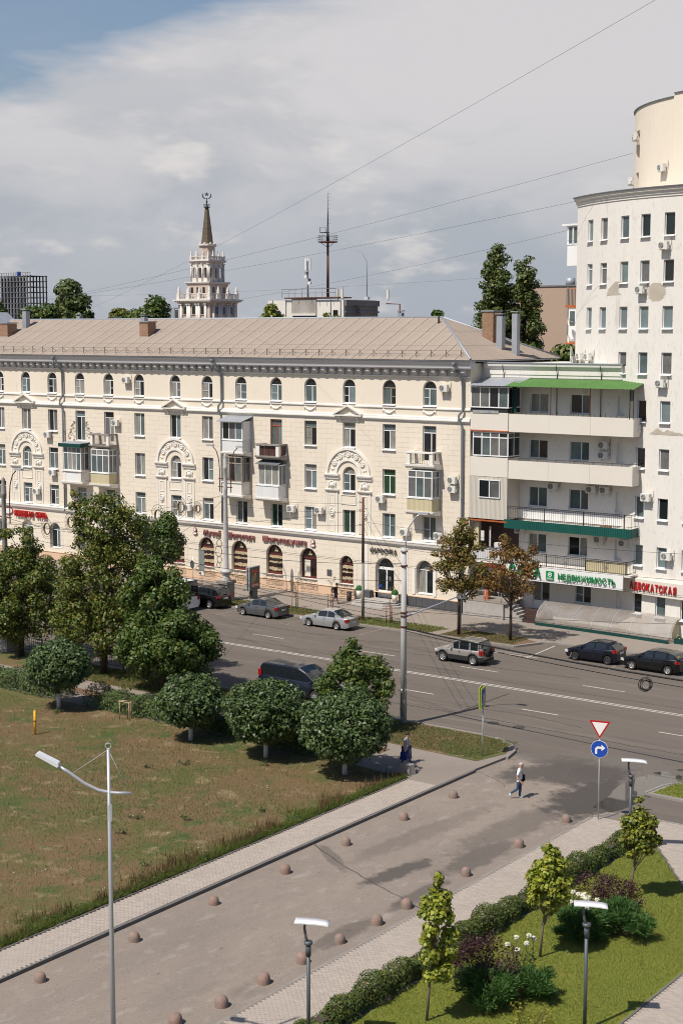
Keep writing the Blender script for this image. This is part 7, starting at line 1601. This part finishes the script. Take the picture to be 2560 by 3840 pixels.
tree('street_tree', 'small bushy green tree in front of the dark blue van', -50.1, 69.4, .13, 4.6, .1, cl, 520, .2, ['leaf_dark','leaf_mid'], [.6,.4], limbs=18, group='street trees on the near verge', droop=.3, shell=.4)
cl = ell(30, 2.0, 1.9, 2.5, 6.9, .75, .2)
tree('street_tree', 'dark tree on the far verge showing behind the tall ragged tree', -91.5, 97.4, .13, 5.6, .15, cl, 420, .24, ['leaf_dark','leaf_mid'], [.8,.2], limbs=16, group='far verge trees', droop=.2)
# browning maples on the far verge
cl = ell(75, 2.6, 2.2, 2.9, 7.8, .5, .25) + ell(10, .9, .8, 6.9, 8.8, .42, .3, cx=.3)
tree('browning_tree', 'larger browning olive tree on the far verge by the parking sign', -60.1, 96.5, .13, 7.4, .13, cl, 280, .22, ['leaf_olive','leaf_rust','leaf_mid'], [.55,.2,.25], limbs=24, group='browning trees on the far verge', shell=.25)
cl = ell(52, 2.4, 2.0, 3.1, 7.1, .48, .2, cx=-.1) + ell(5, .8, .7, 6.4, 8.1, .42, .3, cx=-1.0) + ell(7, .9, .7, 5.4, 7.2, .42, 0, cx=1.6)
tree('browning_tree', 'smaller rust-orange tree on the far verge before the green sign', -55.85, 96.9, .13, 6.2, .11, cl, 230, .22, ['leaf_rust','leaf_olive'], [.7,.3], limbs=24, group='browning trees on the far verge', shell=.2)
# young maples in the park strip
for x, y, z0, z1, rx, lb, wr in ((-26.4,40.6,1.35,4.75,.62,'nearest, tall and narrow at the bottom edge',0),(-25.9,47.4,1.75,4.05,.72,'middle, behind the first purple shrub',1),(-25.8,54.7,1.5,3.85,.72,'farthest, next to the road sign',2)):
    cl = [(a+.25, b_+.16, c, r_) for a, b_, c, r_ in ell(44, rx, rx, z0, z1, .26, .4 if wr == 0 else .2) + ell(7, .28, .28, z1-.4, z1+.35, .13, .3) + ell(8, rx*1.25, rx*1.25, z0+.3, z1-.5, .13, .2, inner=.85)]
    tree('young_maple', 'young yellow-green maple, '+lb, x, y, .15, z1*.85, .045, cl, 1500 if wr < 2 else 1300, .14, ['leaf_maple','leaf_mid','leaf_yellow'], [.75,.2,.05] if wr < 2 else [.35,.4,.25], trunk='bark_pale', limbs=20, lean=(.3,.2), group='young maples', up=.5, shell=.3, aspect=.85)
# saplings in their stakes
for x, y, h, lb in ((-62.4,63.3,2.6,'small sapling in the pale stakes by the dry lawn'),(-67.0,97.3,3.2,'thin sapling in the stakes before the shop steps'),(-76.9,97.9,2.8,'thin sapling on the verge between the parked sedans'),(-74.7,99.9,2.9,'thin sapling beside the walker in black')):
    cl = ell(7, .45, .45, h*.65, h, .24) if y < 70 else ell(5, .3, .3, h*.55, h, .12)
    tree('sapling', lb, x, y, .13, h*.9, .025, cl, 330, .13, ['leaf_dark','leaf_mid'] if y < 70 else ['leaf_yellow','leaf_olive'], [.5,.5], trunk='bark_pale', limbs=5, group='staked saplings')
# far trees beyond the roof
def far_tree(label, x, y, z0, z1, rx, n, rc, mats, w, size=.5, taper=.3, name='far_tree'):
    cl = ell(n, rx, rx, z0, z1, rc, taper, inner=.35); tree(name, label, x, y, 0, z1*.92, .4, cl, 230, size, mats, w, limbs=8, group='trees beyond the roofs', shell=.3, fork=.5)
far_tree('tall forked poplar beside the brick chimney, main stem', -72.3, 122.2, 13, 30.8, 3.2, 240, .62, ['leaf_poplar','leaf_mid'], [.8,.2], .3, .55, 'poplar_tree'); far_tree('shorter stem of the forked poplar nearer the beige block', -70.2, 123.6, 13, 29.9, 2.6, 190, .58, ['leaf_poplar','leaf_mid'], [.8,.2], .3, .55, 'poplar_tree')
far_tree('dense upright poplar behind the far part of the roof', -163, 155.5, 12, 29.8, 2.9, 40, 1.5, ['leaf_poplar'], None, .6, .25, 'poplar_tree'); far_tree('big dark tree before the concrete frame tower', -157.5, 134.5, 12, 28.4, 3.6, 40, 1.6, ['leaf_dark','leaf_mid'], [.7,.3], .6)
far_tree('round grey-green tree beside the roof flue at the far left', -143.5, 131.5, 12, 26.6, 3.0, 30, 1.3, ['leaf_dark','leaf_mid'], [.6,.4], .5); far_tree('pale green treetop left of the spired tower', -157, 160, 14, 26.2, 4.2, 26, 1.2, ['leaf_mid','leaf_yellow'], [.6,.4], .6); far_tree('dark treetop touching the spired tower', -126.2, 133.2, 12, 26.9, 3.3, 34, 1.3, ['leaf_dark','leaf_mid'], [.6,.4], .5)
far_tree('light green treetop before the white plant room', -101.9, 125.6, 19.5, 25.5, 2.2, 50, .55, ['leaf_mid','leaf_maple'], [.7,.3], .4); far_tree('sparse light treetop in front of the glass blocks', -93.2, 124.5, 20, 25.2, 1.3, 20, .45, ['leaf_mid','leaf_maple'], [.6,.4], .35); far_tree('tiny treetop behind the roof ridge', -98.7, 152.7, 20, 26.0, .9, 20, .5, ['leaf_dark'], None, .4); far_tree('low bushy tree behind the hipped roof end', -66.3, 126, 12, 22.9, 2.8, 40, .9, ['leaf_mid','leaf_dark'], [.5,.5], .45)
# hedges
def hedge(label, pts, w_, h_, size, n, mats, wts=None, z=.13, rough_=.18):
    t = thing('hedge', label, 'hedge', (pts[0][0], pts[0][1], z)); L_ = [np.hypot(b_[0]-a[0], b_[1]-a[1]) for a, b_ in zip(pts[:-1], pts[1:])]; Cs = []; Ns = []
    for (a, b_), l in zip(zip(pts[:-1], pts[1:]), L_):
        k = int(n*l/sum(L_)); u = RS.rand(k)*l; d = np.array((b_[0]-a[0], b_[1]-a[1]))/l; nn = np.array((-d[1], d[0])); th = RS.rand(k)*pi
        wob = 1 + rough_*np.sin(u*1.7+a[0]) * .5 + rough_*np.sin(u*4.1+1.3)*.6 + RS.normal(size=k)*.07; hh = h_*(1 + rough_*np.sin(u*.9+2)*.8 + rough_*np.sin(u*3.3)*.6)
        q_ = np.cos(th); zz_ = np.sin(th)**.55; rr = (.8+.25*RS.rand(k)); lat = q_*w_/2*wob*rr; zv = hh*zz_*rr; low = RS.rand(k) < .35; zv[low] *= RS.rand(low.sum())
        P = np.stack([a[0]-pts[0][0] + d[0]*u + nn[0]*lat, a[1]-pts[0][1] + d[1]*u + nn[1]*lat, zv], 1); N_ = np.stack([nn[0]*q_, nn[1]*q_, np.sin(th)+.2], 1) + RS.normal(size=(k,3))*.5
        Cs.append(P); Ns.append(unit(N_))
        c = MB(); ang = math.atan2(d[1], d[0]); c.obox(((a[0]+b_[0])/2-pts[0][0], (a[1]+b_[1])/2-pts[0][1], h_*.36), (l-2.4, w_*.45, h_*.5), ang); c.build('stems_or_core', 'bark', t)  # solid dark box, added as a core so the hedge is not see-through
    put('foliage', leaf_mesh('foliage', np.concatenate(Cs), np.concatenate(Ns), size, mats, wts, aspect=.6), t, kind='stuff')
hedge('clipped dark hedge behind the dry lawn, far stretch', [(-86,65.4),(-69.3,64.9)], 2.0, 1.15, .12, 14000, ['leaf_hedge','leaf_dark'], [.4,.6]); hedge('clipped dark hedge behind the staked sapling', [(-66.8,64.9),(-47.5,64.6)], 1.9, 1.15, .12, 19000, ['leaf_hedge','leaf_dark'], [.4,.6])
hedge('uneven low hedge between the park paving and the green lawn', [(-28.75,34.5),(-28.75,61.0)], .9, .75, .085, 38000, ['leaf_hedge','leaf_mid','leaf_yellow'], [.62,.26,.12], .15, .3)
# shrubs in the park lawn
def shrub(name, label, x, y, cl, per_area, size, mats, w=None, up=.3, aspect=.6, shell=.4, z=.15, cat='shrub'):
    t = thing(name, label, cat, (x, y, z)); b = MB()
    for c in cl[:10]: limb(b, (0,0,0), c[:3], .02, .006, .1, 4)
    b.build('stems_or_core', 'bark', t); Cs, Ns = cluster_leaves(cl, per_area, size, up, shell=shell); k = Cs[:,2] > .02
    put('foliage', leaf_mesh('foliage', Cs[k], Ns[k], size, mats, w, aspect=aspect), t, kind='stuff'); return t
def juniper(label, x, y, r, h, n=14):
    cl = ell(n, r*.75, r*.75, .05, h, r*.34, inner=.3); t = thing('juniper', label, 'shrub', (x, y, .15)); b = MB()
    for c in cl[:8]: limb(b, (0,0,0), c[:3], .025, .008)
    b.build('stems_or_core', 'bark', t); Cs = []; Ds = []
    for c in cl:
        k = 260; d = RS.normal(size=(k,3)); d[:,2] = np.abs(d[:,2])*.9; d = unit(d); Cs.append(np.array(c[:3]) + d*c[3]*(.35+.75*RS.rand(k)[:,None])); Ds.append(unit(d + RS.normal(size=(k,3))*.35 + np.array((c[0],c[1],.4))*.5))
    P = np.concatenate(Cs); d = np.concatenate(Ds); m_ = P[:,2] > .02; P, d = P[m_], d[m_]; sd = unit(np.cross(d, RS.normal(size=d.shape)))*.02; L_ = (.09+.09*RS.rand(len(P)))[:,None]
    V = np.stack([P-d*L_*.5, P+sd, P+d*L_, P-sd], 1).reshape(-1,3); put('foliage', np_mesh('foliage', V, np.arange(len(V)).reshape(-1,4), ['leaf_juniper']), t, kind='stuff')
shrub('barberry_shrub', 'dark purple shrub in front of the middle young maple', -25.9, 43.4, ell(44, 1.15, 1.0, .5, 1.9, .34), 1000, .085, ['leaf_purple']); juniper('green spreading juniper at the foot of the nearer purple shrub', -25.5, 42.7, 1.25, 1.05, 24); juniper('small juniper right of the nearer purple shrub', -24.5, 44.2, 1.0, .9, 16)
shrub('barberry_shrub', 'dark purple shrub behind the white hydrangeas', -25.6, 52.3, ell(36, 1.3, .95, .4, 1.7, .36), 950, .085, ['leaf_purple']); juniper('green juniper under the white hydrangeas', -25.5, 49.7, 1.15, .95, 22); juniper('green juniper at the park lamp, beside the hydrangeas', -24.3, 51.0, 1.25, 1.15, 24)
shrub('golden_shrub', 'golden yellow shrub at the bottom edge of the park lawn', -22.8, 41.2, ell(18, .75, .7, .3, 1.3, .25), 800, .08, ['leaf_gold'])
mat('hydrangea', (.68,.65,.5), .8, .3, 20)
def hydrangea(label, x, y, n, sx, sy):
    t = thing('hydrangea', label, 'shrub', (x, y, .15)); b = MB(); f = MB()
    for i in range(n):
        p = (RS.uniform(-sx,sx), RS.uniform(-sy,sy), RS.uniform(.95,1.5)); limb(b, (p[0]*.3,p[1]*.3,0), (p[0],p[1],p[2]-.05), .012, .008, .08, 3)
        for k in range(26): d = RS.normal(size=3); d /= np.linalg.norm(d); f.ball((p[0]+d[0]*.085, p[1]+d[1]*.085, p[2]+d[2]*.07), .038, 5, 3)
    b.build('stems_or_core', 'bark', t); f.build('flower_heads', 'hydrangea', t, kind='stuff'); cl = ell(12, sx, sy, .3, 1.1, .25); Cs, Ns = cluster_leaves(cl, 420, .1); put('foliage', leaf_mesh('foliage', Cs, Ns, .1, ['leaf_hedge']), t, kind='stuff')
hydrangea('white flowering hydrangea between the park lamp and the hedge', -26.2, 50.6, 22, .95, .6); hydrangea('few white hydrangea heads behind the nearer purple shrub', -25.6, 45.4, 6, .45, .6)
# grass
def blades(name, P, h, w_, mats, wts=None, lean=.35, **k):
    n = len(P); a = RS.rand(n)*2*pi; d = np.stack([np.cos(a), np.sin(a), 0*a], 1); hh = h*(.5+RS.rand(n)); ln = np.stack([RS.normal(size=n)*lean, RS.normal(size=n)*lean, np.ones(n)], 1)*hh[:,None]
    V = np.stack([P-d*w_/2, P+d*w_/2, P+ln], 1).reshape(-1,3); mi = RS.choice(len(mats), n, p=wts) if len(mats) > 1 else None
    return put(name, np_mesh(name, V, np.arange(3*n).reshape(-1,3), mats, mi), **k)
def rect_pts(n, x0, x1, y0, y1, z, ok=None):
    P = np.stack([RS.uniform(x0,x1,n), RS.uniform(y0,y1,n), np.full(n, z)], 1); return P if ok is None else P[ok(P)]
def patchy(P, s, lo): # soft random patches of denser growth
    v = np.zeros(len(P))
    for k in range(6): a = k*1.1+.3; v += np.sin(P[:,0]*s*(1+.4*k)*cos(a) + P[:,1]*s*(1+.3*k)*sin(a) + k*2.)
    return v > lo
n_ = rect_pts(150000, -80, -42.6, 28, 63.4, .13); v_ = np.sin(n_[:,0]*.21+1.)+np.sin(n_[:,1]*.27+.4)+np.sin((n_[:,0]+n_[:,1])*.16)+.7*np.sin(n_[:,0]*.9-n_[:,1]*.7)+.6*np.sin(n_[:,1]*1.7+n_[:,0]*.4); g_ = v_ + RS.normal(size=len(n_))*1.1 > .45
blades('dry_grass', n_[~g_][:80000], .055, .035, ['dry_blade','weed_blade'], [.84,.16], kind='stuff', label='short parched grass of the big dry lawn', cat='grass')
blades('green_grass', n_[g_][:70000], .075, .035, ['weed_blade','dry_blade'], [.75,.25], kind='stuff', label='greener tufts scattered over the dry lawn', cat='grass')
n_ = rect_pts(90000, -28.25, -21.2, 34, 61, .145, lambda P: (P[:,1]-56.5) < -(P[:,0]+24.2)*1.32 + .2)
blades('lawn_grass', n_, .05, .03, ['grass_blade'], kind='stuff', label='fresh mown grass of the park lawn', cat='grass')
n_ = rect_pts(46000, -78, -41.2, 68.3, 72.5, .13); n_ = n_[(n_[:,1] > 69) | (n_[:,0] > -58)]; blades('verge_grass', n_, .08, .035, ['weed_blade','dry_blade'], [.72,.28], kind='stuff', label='thin grass on the near verge under the trees', cat='grass')
n_ = rect_pts(14000, -100, -62.3, 95.7, 98.2, .125); blades('verge_grass', n_, .1, .05, ['weed_blade','grass_blade'], [.7,.3], kind='stuff', label='green grass on the far verge', cat='grass')
n_ = rect_pts(5000, -31.1, -24, 68.5, 71.9, .13); blades('verge_grass', n_, .07, .035, ['grass_blade'], kind='stuff', label='bright grass on the corner island', cat='grass')
n_ = rect_pts(4000, -61.2, -55, 95.7, 98.3, .125); blades('verge_grass', n_, .08, .05, ['weed_blade','dry_blade'], [.6,.4], kind='stuff', label='sparse grass under the browning trees', cat='grass')
# weeds along the lawn edge
cl = []
for i in range(170): y = RS.uniform(30,63.2); q_ = RS.rand(); cl.append((-42.55-abs(RS.normal())*.3, y, .13+.1*q_, .12+.2*q_*q_))
Cs, Ns = cluster_leaves(cl, 900, .1, shell=.2); m_ = Cs[:,2] > .14; put('leafy_weeds', leaf_mesh('leafy_weeds', Cs[m_], Ns[m_], .1, ['weed_blade','leaf_hedge'], [.6,.4], aspect=.5), kind='stuff', label='leafy green weeds crowding the lawn kerb', cat='weeds')
y_ = RS.uniform(30, 63.3, 26000); w_ = .25 + .55*(np.sin(y_*.7)*.5+.5)*(.6+.4*np.sin(y_*2.3)); P = np.stack([-42.42 - np.abs(RS.normal(size=len(y_)))*w_*.8, y_, np.full(len(y_), .13)], 1)
blades('edge_weeds', P, .2, .03, ['weed_blade','grass_blade'], [.75,.25], lean=.55, kind='stuff', label='rank green weeds along the edge of the dry lawn', cat='weeds')
k = RS.choice(len(P), 3000); P2 = P[k] + np.stack([-np.abs(RS.normal(size=3000))*.35, 0*k, 0*k], 1); P2 = P2[patchy(P2, 1.1, -.6)]; blades('sorrel_stalks', P2, .42, .045, ['weed_red'], lean=.18, kind='stuff', label='rust red sorrel stalks among the edge weeds', cat='weeds')
P = rect_pts(7000, -75, -43, 34, 63, .19); P = P[patchy(P, 1.3, 2.6)]; s_ = .028; d_ = unit(np.stack([RS.normal(size=len(P))*.3, RS.normal(size=len(P))*.3, np.ones(len(P))], 1))
put('clover_flowers', leaf_mesh('clover_flowers', P, d_, .045, ['white_petal'], aspect=1.), kind='stuff', label='tiny white clover flowers dotting the dry lawn', cat='flowers')
for i in range(14):
    x, y = RS.uniform(-70,-44), RS.uniform(38,62); cl = ell(5, .3, .3, .02, .25, .14); shrub('weed_tuft', 'dark green leafy weed tuft in the dry lawn', x, y, cl, 300, .12, ['leaf_hedge'], z=.13, cat='weed')['group'] = 'weed tufts in the dry lawn'
